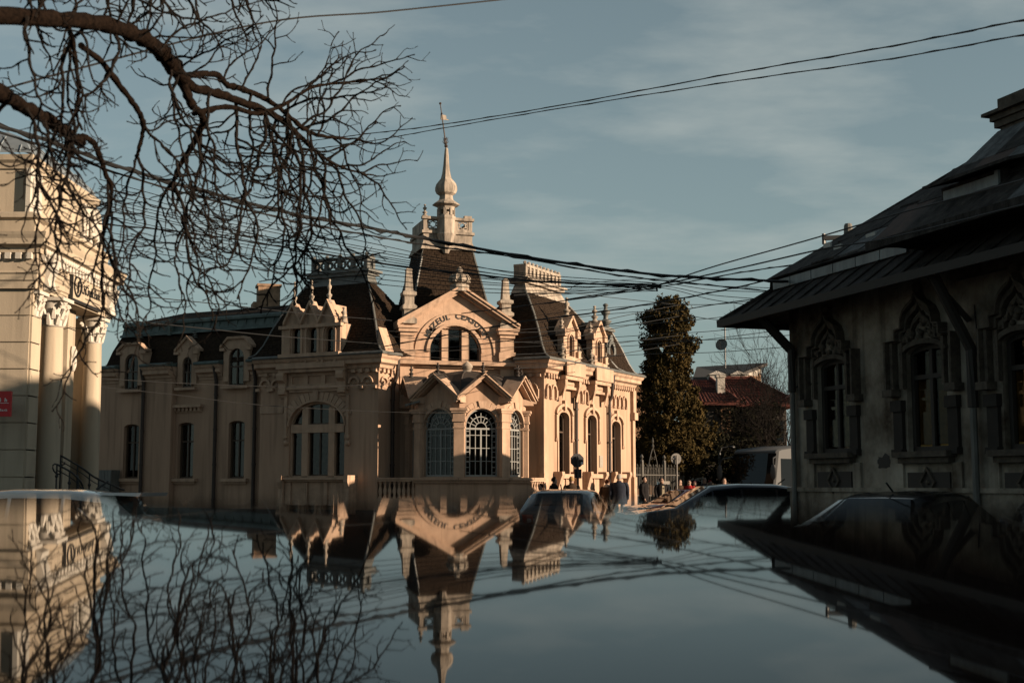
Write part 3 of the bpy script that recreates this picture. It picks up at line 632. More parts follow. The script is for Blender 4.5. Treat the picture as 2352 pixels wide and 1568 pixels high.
for k, c in enumerate(cxs):
    za = Y3(702 - (k > 0) * 3)
    for sg in (-1, 1):
        p, q = (c + sg * hw, zb), (c, za)
        b.hexa([td.W(p[0], p[1], -.3), td.W(p[0], p[1], .14), td.W(q[0], q[1], .14), td.W(q[0], q[1], -.3), td.W(p[0], p[1] + .13, -.3), td.W(p[0], p[1] + .13, .14), td.W(q[0], q[1] + .13, .14), td.W(q[0], q[1] + .13, -.3)])
    b.add([td.W(c - hw, zb, -.2), td.W(c, za, -.2), td.W(c, za, -1.9), td.W(c - hw, zb, -1.6)], [(0, 1, 2, 3)]); b.add([td.W(c + hw, zb, -.2), td.W(c, za, -.2), td.W(c, za, -1.9), td.W(c + hw, zb, -1.6)], [(0, 1, 2, 3)])
b.fbox(td, X3(643), X3(786), zb - .12, zb - .003, -.1, .1); b.fbox(td, X3(645), X3(784), 5.98, 6.1, -.1, .16)
b.build('raking_cornice', M['trim'], td_o)
for k, c in enumerate(cxs): finial(td_o, td.W(c, Y3(702) + .05, -.02), .85, .12)
finial(td_o, td.W(X3(783), zb, -.15), .55, .16)
for o in ops3:
    p = MB(); cell(p, td, o, o.a0, o.a1, o.z0, o.z1, -.16); p.build('pane', M['glass'], td_o)
    p = MB(); p.band(td, o.grow(.05, 0).outline(), o.grow(.12, 0).outline(), 0, .05); p.build('arch_moulding', M['trim'], td_o)
    p = MB(); p.fbox(td, o.a0, o.a1, o.z0, o.z1, -.26, -.22); p.build('dark_backing', M['dark'], td_o)
# side console of the dormer
b = MB(); b.mold(FA, -.05, .45, [(.0, 5.98), (.3, 6.0), (.3, 6.1), (.0, 6.9)]); b.build('scroll_bracket', M['trim'], td_o)
pipe([FA.W(.78, 5.9, .3), FA.W(.76, 5.3, .25), FA.W(.78, 4.9, .08), FA.W(.78, .5, .08)])

# ---- central block
def zat(x, y, Y): return at(x, y, Y).z
CW = 4.09; X = lambda x, y=800, d=0: FC.sx(x, y, d); Y = lambda y, x=1048, d=0: FC.zy(x, y, d)
b = MB()
oc = opx(FC, 985, 1105, 748, 829, 0); oc.rise = min(oc.h * 1.0, (oc.z1 - oc.z0) * .8); oc.zs = oc.z1 - oc.rise
zpl, zpr, zap = Y(751, 930), Y(759, 1165), Y(668, 1055)
zpb = min(zpl, zpr)
wall(b, FC, 0, CW, 0, zpb, [Op(oc.a0, oc.a1, oc.z0, min(oc.z1, zpb - .001), 0)] if oc.z1 > zpb else [oc], 0, .4)
# tympanum with the arch head cut out
arc = [p for p in oc.outline(16) if p[1] >= zpb - 0.001 or True][1:-1]
arc = [p for p in arc if p[1] >= zpb]
if arc:
    pts = [(0, zpb), (0, zpl + .05), (X(1055), zap), (CW, zpr + .05), (CW, zpb)]
    k0, k1 = arc[0], arc[-1]
    poly = [(0, zpb), (k0[0], zpb)] + arc + [(k1[0], zpb), (CW, zpb), (CW, zpr), (X(1055), zap), (0, zpl)]
    b2 = MB(); b2.prism(FC, poly, -.4, .001); b2.build('tympanum', M['trim'], museum)
else:
    b2 = MB(); b2.prism(FC, [(0, zpb), (CW, zpb), (CW, zpr), (X(1055), zap), (0, zpl)], -.4, .001); b2.build('tympanum', M['trim'], museum)
for s in (0, CW): b.add([FC.W(s, 0, 0), FC.W(s, zpb, 0), FC.W(s, zpb, -1.6), FC.W(s, 0, -1.6)], [(0, 1, 2, 3)])
b.build('wall', M['stucco'], museum)
b = MB(); backing(b, FC, .1, CW - .1, .5, 7.4, -.9); b.build('dark_backing', M['dark'], museum)
# window of three lights
b = MB(); i_ = oc.grow(-.04); b.band(FC, i_.outline(16), oc.outline(16), -.3, -.06)
mm = [X(x, 790) for x in (1015, 1029, 1061, 1076)]
b.fbox(FC, mm[0], mm[1], oc.z0, i_.zt(mm[0]) + .02, -.3, -.02); b.fbox(FC, mm[2], mm[3], oc.z0, i_.zt(mm[3]) + .02, -.3, -.02)
cw = b.build('window', M['trim'], museum)
for a0, a1 in ((i_.a0, mm[0]), (mm[1], mm[2]), (mm[3], i_.a1)):
    p = MB(); cell(p, FC, i_, a0, a1, oc.z0, i_.z1, -.16); p.build('pane', M['glass'], cw)
    f = MB(); f.fbox(FC, a0, a0 + .05, oc.z0, i_.zt(a0 + .05), -.17, -.1); f.fbox(FC, a1 - .05, a1, oc.z0, i_.zt(a1 - .05), -.17, -.1); f.build('sash', M['woodframe'], cw)
c = MB(); c.fbox(FC, oc.a0, oc.a1, oc.z0, oc.z1 - .1, -.26, -.25); c.build('curtain', M['lace'], cw)
b = MB(); b.band(FC, oc.grow(.0).outline(18)[1:-1], oc.grow(.10).outline(18)[1:-1], 0, .07)
def ring(r0, r1, n=20, t0=0.0, t1=1.0):
    f = lambda r: [(oc.c - (oc.h + r) * math.cos(math.pi * (t0 + (t1 - t0) * i / n)), oc.zs - .05 + (oc.rise + r) * math.sin(math.pi * (t0 + (t1 - t0) * i / n))) for i in range(n + 1)]
    return f(r0), f(r1)
b.band(FC, *ring(.46, .52), 0, .05); b.build('archivolt', M['trim'], museum)
# lettering on the arch
def letters(txt, place, size, parent, m, off=0.008, ext=0.015, name='letter'):
    dg = bpy.context.evaluated_depsgraph_get(); base = root_loc(parent)
    for ch, mtx in place:
        cu = bpy.data.curves.new('letter', 'FONT'); cu.body = ch; cu.size = size; cu.align_x = 'CENTER'; cu.extrude = ext; cu.offset = off; cu.resolution_u = 2
        to = bpy.data.objects.new('letter_tmp', cu); COL.objects.link(to); bpy.context.view_layer.update()
        me = bpy.data.meshes.new_from_object(to.evaluated_get(bpy.context.evaluated_depsgraph_get())); bpy.data.objects.remove(to)
        me.transform(Matrix.Translation(-Vector(base)) @ mtx); me.materials.clear(); me.materials.append(m); me.name = name
        o = bpy.data.objects.new(name, me); COL.objects.link(o); o.parent = parent
def basis(xa, ya, na, p): 
    return Matrix(((xa.x, ya.x, na.x, p.x), (xa.y, ya.y, na.y, p.y), (xa.z, ya.z, na.z, p.z), (0, 0, 0, 1)))
lc, lz = FC.pix(1049, 801); lr = 1.065; pl = []
Z_ = Vector((0, 0, 1))
txt = 'MUZEUL CEASULUI'
for k, ch in enumerate(txt):
    if ch == ' ': continue
    t = R(155 - 134 * k / (len(txt) - 1)); rad = FC.t * math.cos(t) + Z_ * math.sin(t); tan = FC.t * math.sin(t) - Z_ * math.cos(t)
    pl.append((ch, basis(tan, rad, FC.n, FC.W(lc + lr * math.cos(t), lz + lr * math.sin(t), .012))))
letters(txt, pl, .285, museum, M['letter'], .006, .008)
# piers, entablature, raking cornice
b = MB()
for a0, a1 in ((-.02, X(948)), (X(1147), CW + .02)):
    b.fbox(FC, a0, a1, Y(829), zpb - .32, 0, .12); b.fbox(FC, a0 - .05, a1 + .05, Y(829) + .002, Y(829) + .35, 0, .16); b.fbox(FC, a0 - .06, a1 + .06, zpb - 1.0, zpb - .86, 0, .17)
    b.fbox(FC, a0, a1, Y(940), Y(845), 0, .12)
b.build('pier', M['trim'], museum)
b = MB()
b.mold(FC, -.1, CW + .1, [(0, Y(846)), (.12, Y(846)), (.2, Y(842)), (.34, Y(840)), (.36, Y(834)), (.28, Y(831)), (0, Y(829))], 0, 0)
for a0, a1, zz in ((-.04, X(950), zpl), (X(1145), CW + .04, zpr)):
    b.fbox(FC, a0, a1, zz - .3, zz - .18, -.3, .2); b.fbox(FC, a0 - .08, a1 + .08, zz - .178, zz - .06, -.3, .3); b.fbox(FC, a0 - .12, a1 + .12, zz - .058, zz + .03, -.3, .36)
b.build('cornice', M['trim'], museum)
b = MB(); ax = X(1053)
for (p, q) in (((-.18, zpl + .03), (ax, zap)), ((CW + .18, zpr + .03), (ax, zap))):
    for (o0, o1, dq) in ((-.12, -.02, .16), (-.02, .09, .34), (.09, .16, .4)):
        b.hexa([FC.W(p[0], p[1] + o0, -.4), FC.W(p[0], p[1] + o0, dq), FC.W(q[0], q[1] + o0, dq), FC.W(q[0], q[1] + o0, -.4),
                FC.W(p[0], p[1] + o1, -.4), FC.W(p[0], p[1] + o1, dq), FC.W(q[0], q[1] + o1, dq), FC.W(q[0], q[1] + o1, -.4)])
b.build('raking_cornice', M['trim'], museum)
b = MB()
for p in ((-.1, zpl), (CW + .1, zpr)): b.add([FC.W(p[0], p[1] + .1, .1), FC.W(ax, zap + .1, .1), FC.W(ax, zap + .1, -2.2), FC.W(p[0], p[1] + .1, -2.2)], [(0, 1, 2, 3)])
b.build('pediment_roof', M['slate'], museum)
# obelisks and acroterion
def obelisk(a, y0, y1):
    z0, z1 = Y(y1, 1048), Y(y0, 1048); h = z1 - z0; p = FC.W(a, z0, 0); b = MB(); rt = math.atan2(ct[1], ct[0]) + math.pi / 4
    b.lathe(p, [(.36, 0), (.36, .08 * h), (.26, .11 * h), (.26, .22 * h), (.36, .25 * h), (.36, .30 * h), (.24, .34 * h), (.24, .46 * h), (.34, .49 * h), (.34, .54 * h), (.2, .57 * h), (.14, .92 * h), (.17, .93 * h), (.01, h)], 4, rt)
    b.build('obelisk', M['weathered'], museum)
obelisk(X(937), 617, 748); obelisk(X(1160), 631, 752)
p = FC.W(ax, zap, .1); b = MB(); hh = Y(614, 1053) - zap
b.lathe(p, [(.34, -.05), (.34, .22 * hh), (.2, .25 * hh), (.24, .3 * hh), (.34, .36 * hh), (.36, .5 * hh), (.3, .64 * hh), (.16, .72 * hh), (.09, .78 * hh), (.13, .84 * hh), (.1, .92 * hh), (.04, hh)], 10)
for i in range(10):
    t = 2 * math.pi * i / 10; b.tube([p + Vector((.36 * math.cos(t), .36 * math.sin(t), .33 * hh)), p + Vector((.37 * math.cos(t), .37 * math.sin(t), .5 * hh)), p + Vector((.26 * math.cos(t), .26 * math.sin(t), .66 * hh))], .04, 4)
b.build('acroterion', M['weathered'], museum)
# roof joining the two towers behind the central block
b = MB(); b.add([FC.W(-2.2, 6, -1.2), FC.W(6.2, 6, -1.2), FC.W(6.0, 8.15, -2.2), FC.W(-2.0, 8.15, -2.2), FC.W(6.0, 8.2, -5), FC.W(-2.0, 8.2, -5)], [(0, 1, 2, 3), (3, 2, 4, 5)]); b.build('roof', M['slate'], museum)
# central tower roof
ac = CW / 2
CP = [(0, 6.0), (.3, 6.7), (.5, 7.6), (.62, 8.1), (.8, 8.9), (.98, 9.7), (1.08, 10.2)]
b = MB(); RRC = frustum(b, (ac - 2.0, ac + 2.0, -.25, -4.25), [(i, i, i, i, z) for i, z in CP], FC); ctr = b.build('tower_roof', M['slate'], museum)
shingles(ctr, RRC, 0, 42, .17); shingles(ctr, RRC, 3, 42, .17)
b = MB()
for c_ in (0, 1): b.tube([r_[c_] for r_ in RRC], .04, 5)
b.build('roof_hip', M['zinc'], ctr)
hw, df = .92, -1.33; db = df - 1.84
b = MB(); 
b.add([FC.W(ac - hw - .12, 10.1, df + .12), FC.W(ac + hw + .12, 10.1, df + .12), FC.W(ac + hw + .12, 10.1, db - .12), FC.W(ac - hw - .12, 10.1, db - .12),
       FC.W(ac - hw + .0, 10.42, df), FC.W(ac + hw, 10.42, df), FC.W(ac + hw, 10.42, db), FC.W(ac - hw, 10.42, db)], [(0, 1, 5, 4), (1, 2, 6, 5), (2, 3, 7, 6), (3, 0, 4, 7), (3, 2, 1, 0)])
b.fbox(FC, ac - hw, ac + hw, 10.42, 10.7, db, df); b.fbox(FC, ac - hw - .07, ac + hw + .07, 10.702, 10.8, db - .07, df + .07)
zt = zat(1021, 500, 46.2)
b.fbox(FC, ac - hw, ac + hw, 10.8, 10.88, df - .14, df - .01); b.fbox(FC, ac - hw - .06, ac + hw + .06, zt - .1, zt, df - .16, df + .05)
for s in (-hw, -.34, .2, hw - .14): b.fbox(FC, ac + s, ac + s + .14, 10.88, zt - .1, df - .13, df - .02)
for s in (-hw, hw - .12): b.fbox(FC, ac + s, ac + s + .12, 10.8, zt - .1, db, df - .165)
for c0, c1 in ((-hw + .14, -.34), (.34, hw - .14)):           # pierced panels
    cc = ac + (c0 + c1) / 2; zc = (10.88 + zt - .1) / 2; w_ = (c1 - c0) / 2; h_ = (zt - .98 - 10.0) / 2
    h_ = (zt - .1 - 10.88) / 2
    dm = lambda k, l: [(cc + w_ * k * math.cos(t) * (1.15 if i % 2 else .8), zc + h_ * l * math.sin(t) * (1.15 if i % 2 else .8)) for i, t in enumerate([math.pi * 2 * q / 12 for q in range(12)])]
    b.band(FC, dm(.5, .55), dm(.72, .8), df - .1, df - .04, True)
    for i in (-1, 1):
        b.fbox(FC, cc + i * w_ * .86 - .03, cc + i * w_ * .86 + .03, 10.88, zt - .1, df - .1, df - .04)
        b.fbox(FC, cc - w_, cc + w_, zc + i * h_ * .86 - .02, zc + i * h_ * .86 + .02, df - .102, df - .042)
b.build('roof_parapet', M['weathered'], ctr)
finial(ctr, FC.W(ac - hw + .05, zt, df - .05), .45, .12)
b = MB(); b.fbox(FC, ac + hw - .3, ac + hw - .02, zt + .002, zt + .1, df - .16, df); b.build('finial_stub', M['weathered'], ctr)
# octagonal spire on the front of the platform
sp0 = FC.W(ac - .1, 0, df + .06); rt = math.atan2(cn[1], cn[0]); r8 = R(22.5)
def zz(y): return zat(1020, y, 46.2)
b = MB()
b.lathe((sp0.x, sp0.y, 0), [(.1, zz(584)), (.27, zz(562)), (.33, zz(548)), (.37, zz(541)), (.33, zz(538)), (.33, zz(508)), (.36, zz(504)), (.36, zz(500)), (.31, zz(498))], 8, rt + r8)
b.lathe((sp0.x, sp0.y, 0), [(.31, zz(482)), (.33, zz(478)), (.50, zz(474)), (.51, zz(472)), (.46, zz(470)), (.27, zz(462)), (.245, zz(455)), (.24, zz(451))], 8, rt + r8)
for i in range(8):
    t = rt + r8 + i * math.pi / 4; p = Vector((sp0.x + .285 * math.cos(t), sp0.y + .285 * math.sin(t), 0)); rbox(b, p, .09, .09, zz(498), zz(482), t)
    t2 = t + math.pi / 8; p2 = Vector((sp0.x + .265 * math.cos(t2), sp0.y + .265 * math.sin(t2), 0)); rbox(b, p2, .05, .2, zz(486), zz(482), t2); rbox(b, p2, .05, .2, zz(498), zz(496), t2)
b.lathe((sp0.x, sp0.y, 0), [(.12, zz(498)), (.12, zz(482))], 8)
sr = b.build('spire', M['weathered'], museum)
b = MB()
b.lathe((sp0.x, sp0.y, 0), [(.24, zz(452)), (.36, zz(447)), (.41, zz(440)), (.41, zz(433)), (.37, zz(425)), (.28, zz(418)), (.2, zz(412)), (.15, zz(400)), (.11, zz(380)), (.085, zz(360)), (.06, zz(344)), (.03, zz(342))], 8, rt + r8)
b.build('onion_dome', M['weathered'], sr, smooth=25)
b = MB(); p0 = Vector((sp0.x, sp0.y, zz(343))); p1 = at(1011, 236, 46.2)
b.tube([p0, p0.lerp(p1, .5), p1], [.03, .025, .018], 5)
for y, r_ in ((338, .07), (322, .05), (262, .04), (238, .05)):
    f = (343 - y) / (343 - 236.); b.ball(p0.lerp(p1, f), r_, 6, 4)
for i in range(6):
    t = i * math.pi / 3; q = p0.lerp(p1, .14); b.tube([q + Vector((0, 0, -.14)), q + Vector((.1 * math.cos(t), .1 * math.sin(t), 0)), q + Vector((.06 * math.cos(t), .06 * math.sin(t), .12)), q + Vector((.1 * math.cos(t), .1 * math.sin(t), .16))], .012, 4)
b.build('flag_pole', M['pipe'], sr)
b = MB(); q = at(1012, 275, 46.2); ff = Fr((q.x, q.y), ct, cn); h_ = at(1012, 263, 46.2).z
b.prism(ff, [(0, q.z), (.34, q.z - .0), (.2, q.z + .06), (.23, q.z + .09), (.2, h_ - .02), (0, h_)], -.01, .01); b.build('weather_vane', M['weathered'], sr)

# ---- octagonal bay
C0 = Vector((-1.56, 44.3, 0)); R8 = 2.04; AP = R8 * math.cos(math.pi / 8); WF = 2 * R8 * math.sin(math.pi / 8)
def facet(phi, ap=AP, wf=WF):
    t = (math.cos(R(phi)), math.sin(R(phi))); n = (math.sin(R(phi)), -math.cos(R(phi)))
    return Fr((C0.x + n[0] * ap - t[0] * wf / 2, C0.y + n[1] * ap - t[1] * wf / 2), t, n)
FK = facet(17.5); zsill = FK.zy(1106, 1096)
ob = opx(FK, 1071, 1141, 938, 1094, 0, 0, True); hwb = min(ob.h * 1.08, WF / 2 - .2); ob = Op(WF / 2 - hwb, WF / 2 + hwb, ob.z0, ob.z1, hwb)
zcap0, zcap1 = FK.zy(1106, 984), FK.zy(1106, 940); zgb, zga = FK.zy(1106, 921), FK.zy(1106, 876)
ztr = FK.zy(1106, 984)
bay_t = MB(); gut_t = MB()
for phi in (-72.5, -27.5, 17.5, 62.5, 107.5):
    fr = facet(phi); b = MB()
    wall(b, fr, 0, WF, zsill, zgb, [ob], 0, .22)
    b.prism(fr, [(-.02, zgb), (WF / 2, zga), (WF + .02, zgb)], -.15, .001)
    b.build('bay_wall', M['stucco'], museum)
    # hood mouldings around the arch
    b = MB(); b.band(fr, ob.grow(0).outline(14)[1:-1], ob.grow(.07).outline(14)[1:-1], 0, .05)
    kz = ob.z1; b.prism(fr, [(WF / 2 - .09, kz + .02), (WF / 2 + .09, kz + .02), (WF / 2 + .15, kz + .25), (WF / 2 - .15, kz + .25)], 0, .07)
    for k in range(5):
        for sg in (-1, 1):
            t0 = math.pi / 2 + sg * (.16 + k * .26); q = lambda r, t: (ob.c + (ob.h + r) * math.cos(t), ob.zs + (ob.h + r) * math.sin(t))
            b.prism(fr, [q(.08, t0), q(.08, t0 + sg * .24), q(.26, t0 + sg * .24), q(.26, t0)], 0, .02)
    b.build('arch_moulding', M['trim'], museum)
    # gable rakes
    b = MB()
    for (p, q) in (((-.16, zgb - .10), (WF / 2, zga + .02)), ((WF + .16, zgb - .10), (WF / 2, zga + .02))):
        for (o0, o1, dq) in ((.04, .11, .22), (.11, .19, .34), (.19, .24, .4)):
            b.hexa([fr.W(p[0], p[1] + o0, -.25), fr.W(p[0], p[1] + o0, dq), fr.W(q[0], q[1] + o0, dq), fr.W(q[0], q[1] + o0, -.25),
                    fr.W(p[0], p[1] + o1, -.25), fr.W(p[0], p[1] + o1, dq), fr.W(q[0], q[1] + o1, dq), fr.W(q[0], q[1] + o1, -.25)])
    b.build('raking_cornice', M['zinc'] if False else M['trim'], museum)
    b = MB()
    for sg in (-.12, WF + .12): b.add([fr.W(sg, zgb + .1, .36), fr.W(WF / 2, zga + .29, .36), fr.W(WF / 2, zga + .27, -.45), fr.W(sg + (0.12 if sg < 0 else -.12), zgb + .12, -.3)], [(0, 1, 2, 3)])
    b.build('gable_roof', M['dome'], museum)
    finial(museum, fr.W(WF / 2, zga + .24, .1), .4, .11, 8, 'dome')
    # window with glazing bars
    i = ob.grow(-.05); b = MB(); b.band(fr, i.outline(), ob.outline(), -.2, -.1); b.fbox(fr, ob.a0, ob.a1, ob.z0, ob.z0 + .06, -.2, -.1)
    cols = [i.a0 + (i.a1 - i.a0) * f for f in (0, .13, .315, .5, .685, .87, 1)]
    rows = [i.z0 + (ztr - i.z0) * f for f in (0, .3, .58, .86, 1)]
    for k, a in enumerate(cols[1:-1]): hwid = .026 if k == 2 else .012; b.fbox(fr, a - hwid, a + hwid, i.z0, ztr, -.185, -.125)
    for k, z in enumerate(rows[1:]): hwid = .03 if k == 3 else .011; b.fbox(fr, i.a0, i.a1, z - hwid, z + hwid, -.187, -.12)
    for k in range(9):
        z = i.z0 + (ztr - i.z0) * (k + .5) / 9
        b.fbox(fr, i.a0, cols[1], z - .01, z + .01, -.183, -.13); b.fbox(fr, cols[-2], i.a1, z - .01, z + .01, -.183, -.13)
    rr = (cols[-2] - cols[1]) / 2; cz = ztr + .02
    for r0 in (rr, rr * .5): 
        b.band(fr, [(i.c - (r0 - .015) * math.cos(math.pi * q / 10), cz + (r0 - .015) * math.sin(math.pi * q / 10)) for q in range(11)], [(i.c - (r0 + .015) * math.cos(math.pi * q / 10), cz + (r0 + .015) * math.sin(math.pi * q / 10)) for q in range(11)], -.183, -.13)
    for q in range(1, 8):
        t = math.pi * q / 8; p0, p1 = (i.c + rr * .5 * math.cos(t), cz + rr * .5 * math.sin(t)), (i.c + i.h * .97 * math.cos(t), cz + i.h * .97 * math.sin(t)); nx, nz = -math.sin(t) * .012, math.cos(t) * .012
        b.prism(fr, [(p0[0] - nx, p0[1] - nz), (p1[0] - nx, p1[1] - nz), (p1[0] + nx, p1[1] + nz), (p0[0] + nx, p0[1] + nz)], -.181, -.13)
    wo = b.build('window', M['greyframe'], museum)
    if phi < 100 and phi > -70:
        for k in range(6):
            for q in range(4):
                p = MB(); cell(p, fr, i, cols[k] + .014, cols[k + 1] - .014, rows[q] + .012, rows[q + 1] - .012, -.155); p.build('pane', M['glass'], wo)
    else:
        p = MB(); cell(p, fr, i, i.a0, i.a1, i.z0, ztr - .03, -.155); p.build('pane', M['glass'], wo)
    p = MB(); cell(p, fr, i, i.a0, i.a1, ztr + .04, i.z1, -.155); p.build('pane', M['glass'], wo)
    zb_ = i.z0 + (ztr - i.z0) * .28
    c = MB(); n = 26
    for k in range(n):
        a0, a1 = i.a0 + (i.a1 - i.a0) * k / n, i.a0 + (i.a1 - i.a0) * (k + 1) / n; f = lambda q: -.27 - .03 * math.sin(q * 2.3)
        c.add([fr.W(a0, zb_, f(k)), fr.W(a1, zb_, f(k + 1)), fr.W(a1, ztr + .3, f(k + 1)), fr.W(a0, ztr + .3, f(k))], [(0, 1, 2, 3)])
    c.build('curtain', M['lace'], wo)
    # terrace wall below
    ft = facet(phi, AP + .12, WF + .1); b = MB()
    b.fbox(ft, 0, WF + .1, 0, zsill - .18, -.4, 0); b.fbox(ft, -.06, WF + .16, zsill - .18, zsill - .09, -.5, .08); b.fbox(ft, -.1, WF + .2, zsill - .088, zsill - .002, -.5, .16)
    b.build('terrace_wall', M['stucco'], museum)
# corner pillars with capitals
for k in range(6):
    a = R(-95 + 45 * k); c = C0 + Vector((math.sin(a), -math.cos(a), 0)) * (R8 - .06); ang = a; b = MB()
    rbox(b, c, .34, .30, zsill, zcap0, ang)
    for w_, z0, z1 in ((.40, zcap0, zcap0 + .06), (.35, zcap0 + .06, zcap0 + .22), (.44, zcap0 + .22, zcap0 + .3), (.40, zcap0 + .3, zcap1 - .12), (.50, zcap1 - .12, zcap1 - .05), (.58, zcap1 - .05, zcap1 + .03)): rbox(b, c, w_, w_ * .85, z0, z1, ang)
    b.build('pillar', M['trim'], museum)
# low octagonal dome, hatch, core
b = MB(); zd = zgb + .12; za = zat(1066, 853, 44.3)
b.lathe((C0.x, C0.y, 0), [(R8 * (1 - .02), zd - .2), (R8 * .93, zd + .18), (R8 * .8, zd + (za - zd) * .55), (R8 * .55, zd + (za - zd) * .82), (R8 * .25, za - .05), (.1, za)], 8, R(-5 - 90))
dm = b.build('dome_roof', M['dome'], museum)
b = MB()
for k in range(8):
    a = R(-95 + 45 * k); e = Vector((math.cos(a), math.sin(a), 0)); b.tube([C0 + e * R8 * .93 + Vector((0, 0, zd + .2)), C0 + e * R8 * .8 + Vector((0, 0, zd + (za - zd) * .57)), C0 + e * R8 * .55 + Vector((0, 0, zd + (za - zd) * .84)), C0 + e * .1 + Vector((0, 0, za + .01))], .03, 4)
b.build('dome_rib', M['dome'], dm)
b = MB(); p = Vector((C0.x, C0.y, za - .06)); b.lathe(p, [(.3, 0), (.28, .06), (.14, .1), (.17, .16), (.2, .24), (.15, .32), (.07, .37), (.02, .42)], 10); b.build('finial', M['weathered'], dm, smooth=40)
b = MB(); b.lathe((C0.x, C0.y, 0), [(R8 * .62, .1), (R8 * .62, zgb)], 8, R(-95)); b.build('dark_backing', M['dark'], museum)
p0 = facet(-27.5).W(-.02, zgb - .05, .3); pipe([p0 + Vector((.2, .05, .06)), p0, p0 - Vector((.28, .1, .08))], .04, museum, 'zinc', 'spout')
# balustrades left and right of the bay
def balustrade(P, Q, n, zb_, zt_):
    P, Q = Vector(P), Vector(Q); L_ = (Q - P).length; t = (Q - P) / L_; fr = Fr((P.x, P.y), (t.x, t.y), (t.y, -t.x)); b = MB()
    b.fbox(fr, 0, L_, zt_ - .13, zt_ - .06, -.14, .1); b.fbox(fr, -.02, L_ + .02, zt_ - .058, zt_, -.18, .14); b.fbox(fr, 0, L_, 0, zb_, -.14, .1)
    b.build('balustrade_rail', M['trim'], museum)
    base = MB(); h = zt_ - .13 - zb_
    for k in range(n):
        c = fr.W(L_ * (k + .5) / n, zb_, -.02); bb = MB(); bb.lathe(c, [(.06, 0), (.06, .08 * h), (.035, .14 * h), (.07, .4 * h), (.06, .5 * h), (.03, .75 * h), (.05, .86 * h), (.06, .9 * h), (.06, h)], 7); bb.build('baluster', M['trim'], museum, smooth=50)
zr = zsill - .002
vl = C0 + Vector((math.sin(R(-50)), -math.cos(R(-50)), 0)) * (R8 + .12); vr = C0 + Vector((math.sin(R(85)), -math.cos(R(85)), 0)) * (R8 + .1)
balustrade((A[0] + .02, A[1] - .02, 0), vl, 8, zr - .68, zr); balustrade(vr, (B[0] - .04, B[1] - .02, 0), 6, zr - .68, zr)

# ---- right tower and lit side facade
SE = 8.17
o2 = []
for x0, x1, yt in ((1282, 1306, 946), (1348, 1369, 953), (1404, 1424, 967)):
    o_ = opx(F2, x0, x1, yt, 1088, 0.0); o_.rise = .22; o_.zs = o_.z1 - .22; o2.append(o_)
b = MB(); wall(b, F2, 0, SE, 0, ZG, o2, 0, .35); wall(b, FB, -1.35, 0, 0, ZG, [], 0)
b.add([F2.W(SE, 0, 0), F2.W(SE, ZG, 0), F2.W(SE, ZG, -5), F2.W(SE, 0, -5)], [(0, 1, 2, 3)])
b.build('wall', M['stucco'], museum)
b = MB(); backing(b, F2, .1, SE - .1, .2, 5.9, -.7); b.build('dark_backing', M['dark'], museum)
for o in o2: window(museum, F2, o, 0, .07, (0.5,), (0.68,), dep=.24)
b = MB(); g = MB()
b.mold(F2, 0, SE, CORN, 1, 1); g.mold(F2, 0, SE, GUT, 1, 1); b.mold(FB, -.95, 0, CORN, 0, 1); g.mold(FB, -1.0, 0, GUT, 0, 1)
dentils(b, F2, 0, SE, 5.36, 5.5, .002, .15, .21, .11); dentils(b, FB, -.95, 0, 5.38, 5.5, .002, .13, .26, .14)
b.build('cornice', M['trim'], museum); g.build('gutter', M['zinc'], museum)
b = MB(); b.fbox(F2, -.03, SE + .03, 0, .75, 0, .07); b.build('plinth', M['plinth'], museum)
# frames and label mouldings of the facade windows, aprons with consoles
for k, o in enumerate(o2):
    b = MB(); b.band(F2, o.grow(.0).outline(12), o.grow(.09, 0).outline(12), 0, .04)
    for sg, a in ((-1, o.a0 - .22), (1, o.a1 + .22)):
        zc = o.z1 - .95; b.fbox(F2, a - .06, a + .06, zc, o.zs + .1, 0, .09); b.ball(F2.W(a, zc - .06, .05), .08, 7, 5)
    out_ = Op(o.a0 - .28, o.a1 + .28, o.z0, o.z1 + .3, .36); inn = Op(o.a0 - .18, o.a1 + .18, o.z0, o.z1 + .2, .32)
    b.band(F2, inn.outline(12)[1:-1], out_.outline(12)[1:-1], 0, .1); b.prism(F2, [(o.c - .07, o.z1 + .05), (o.c + .07, o.z1 + .05), (o.c + .1, o.z1 + .42), (o.c - .1, o.z1 + .42)], 0, .12)
    b.build('window_surround', M['trim'], museum)
    b = MB(); w0, w1 = o.a0 - .32, o.a1 + .32
    b.fbox(F2, w0, w1, o.z0 - .16, o.z0 - .002, 0, .22); b.fbox(F2, w0 + .2, w1 - .2, .55, o.z0 - .162, 0, .07)
    for i, a in enumerate((w0 + .1, (w0 + w1) / 2, w1 - .1)): b.fbox(F2, a - .04, a + .04, .6, o.z0 - .164, .07, .12) if i == 1 else None
    for a in (w0 - .08, w1 - .14):
        h_ = o.z0 + .08; b.mold(F2, a, a + .22, [(0, h_), (.34, h_), (.36, h_ - .12), (.3, h_ - .25), (.2, h_ - .6), (.24, h_ - .85), (.14, h_ - 1.0), (0, h_ - 1.05)])
    b.build('window_apron', M['trim'], museum)
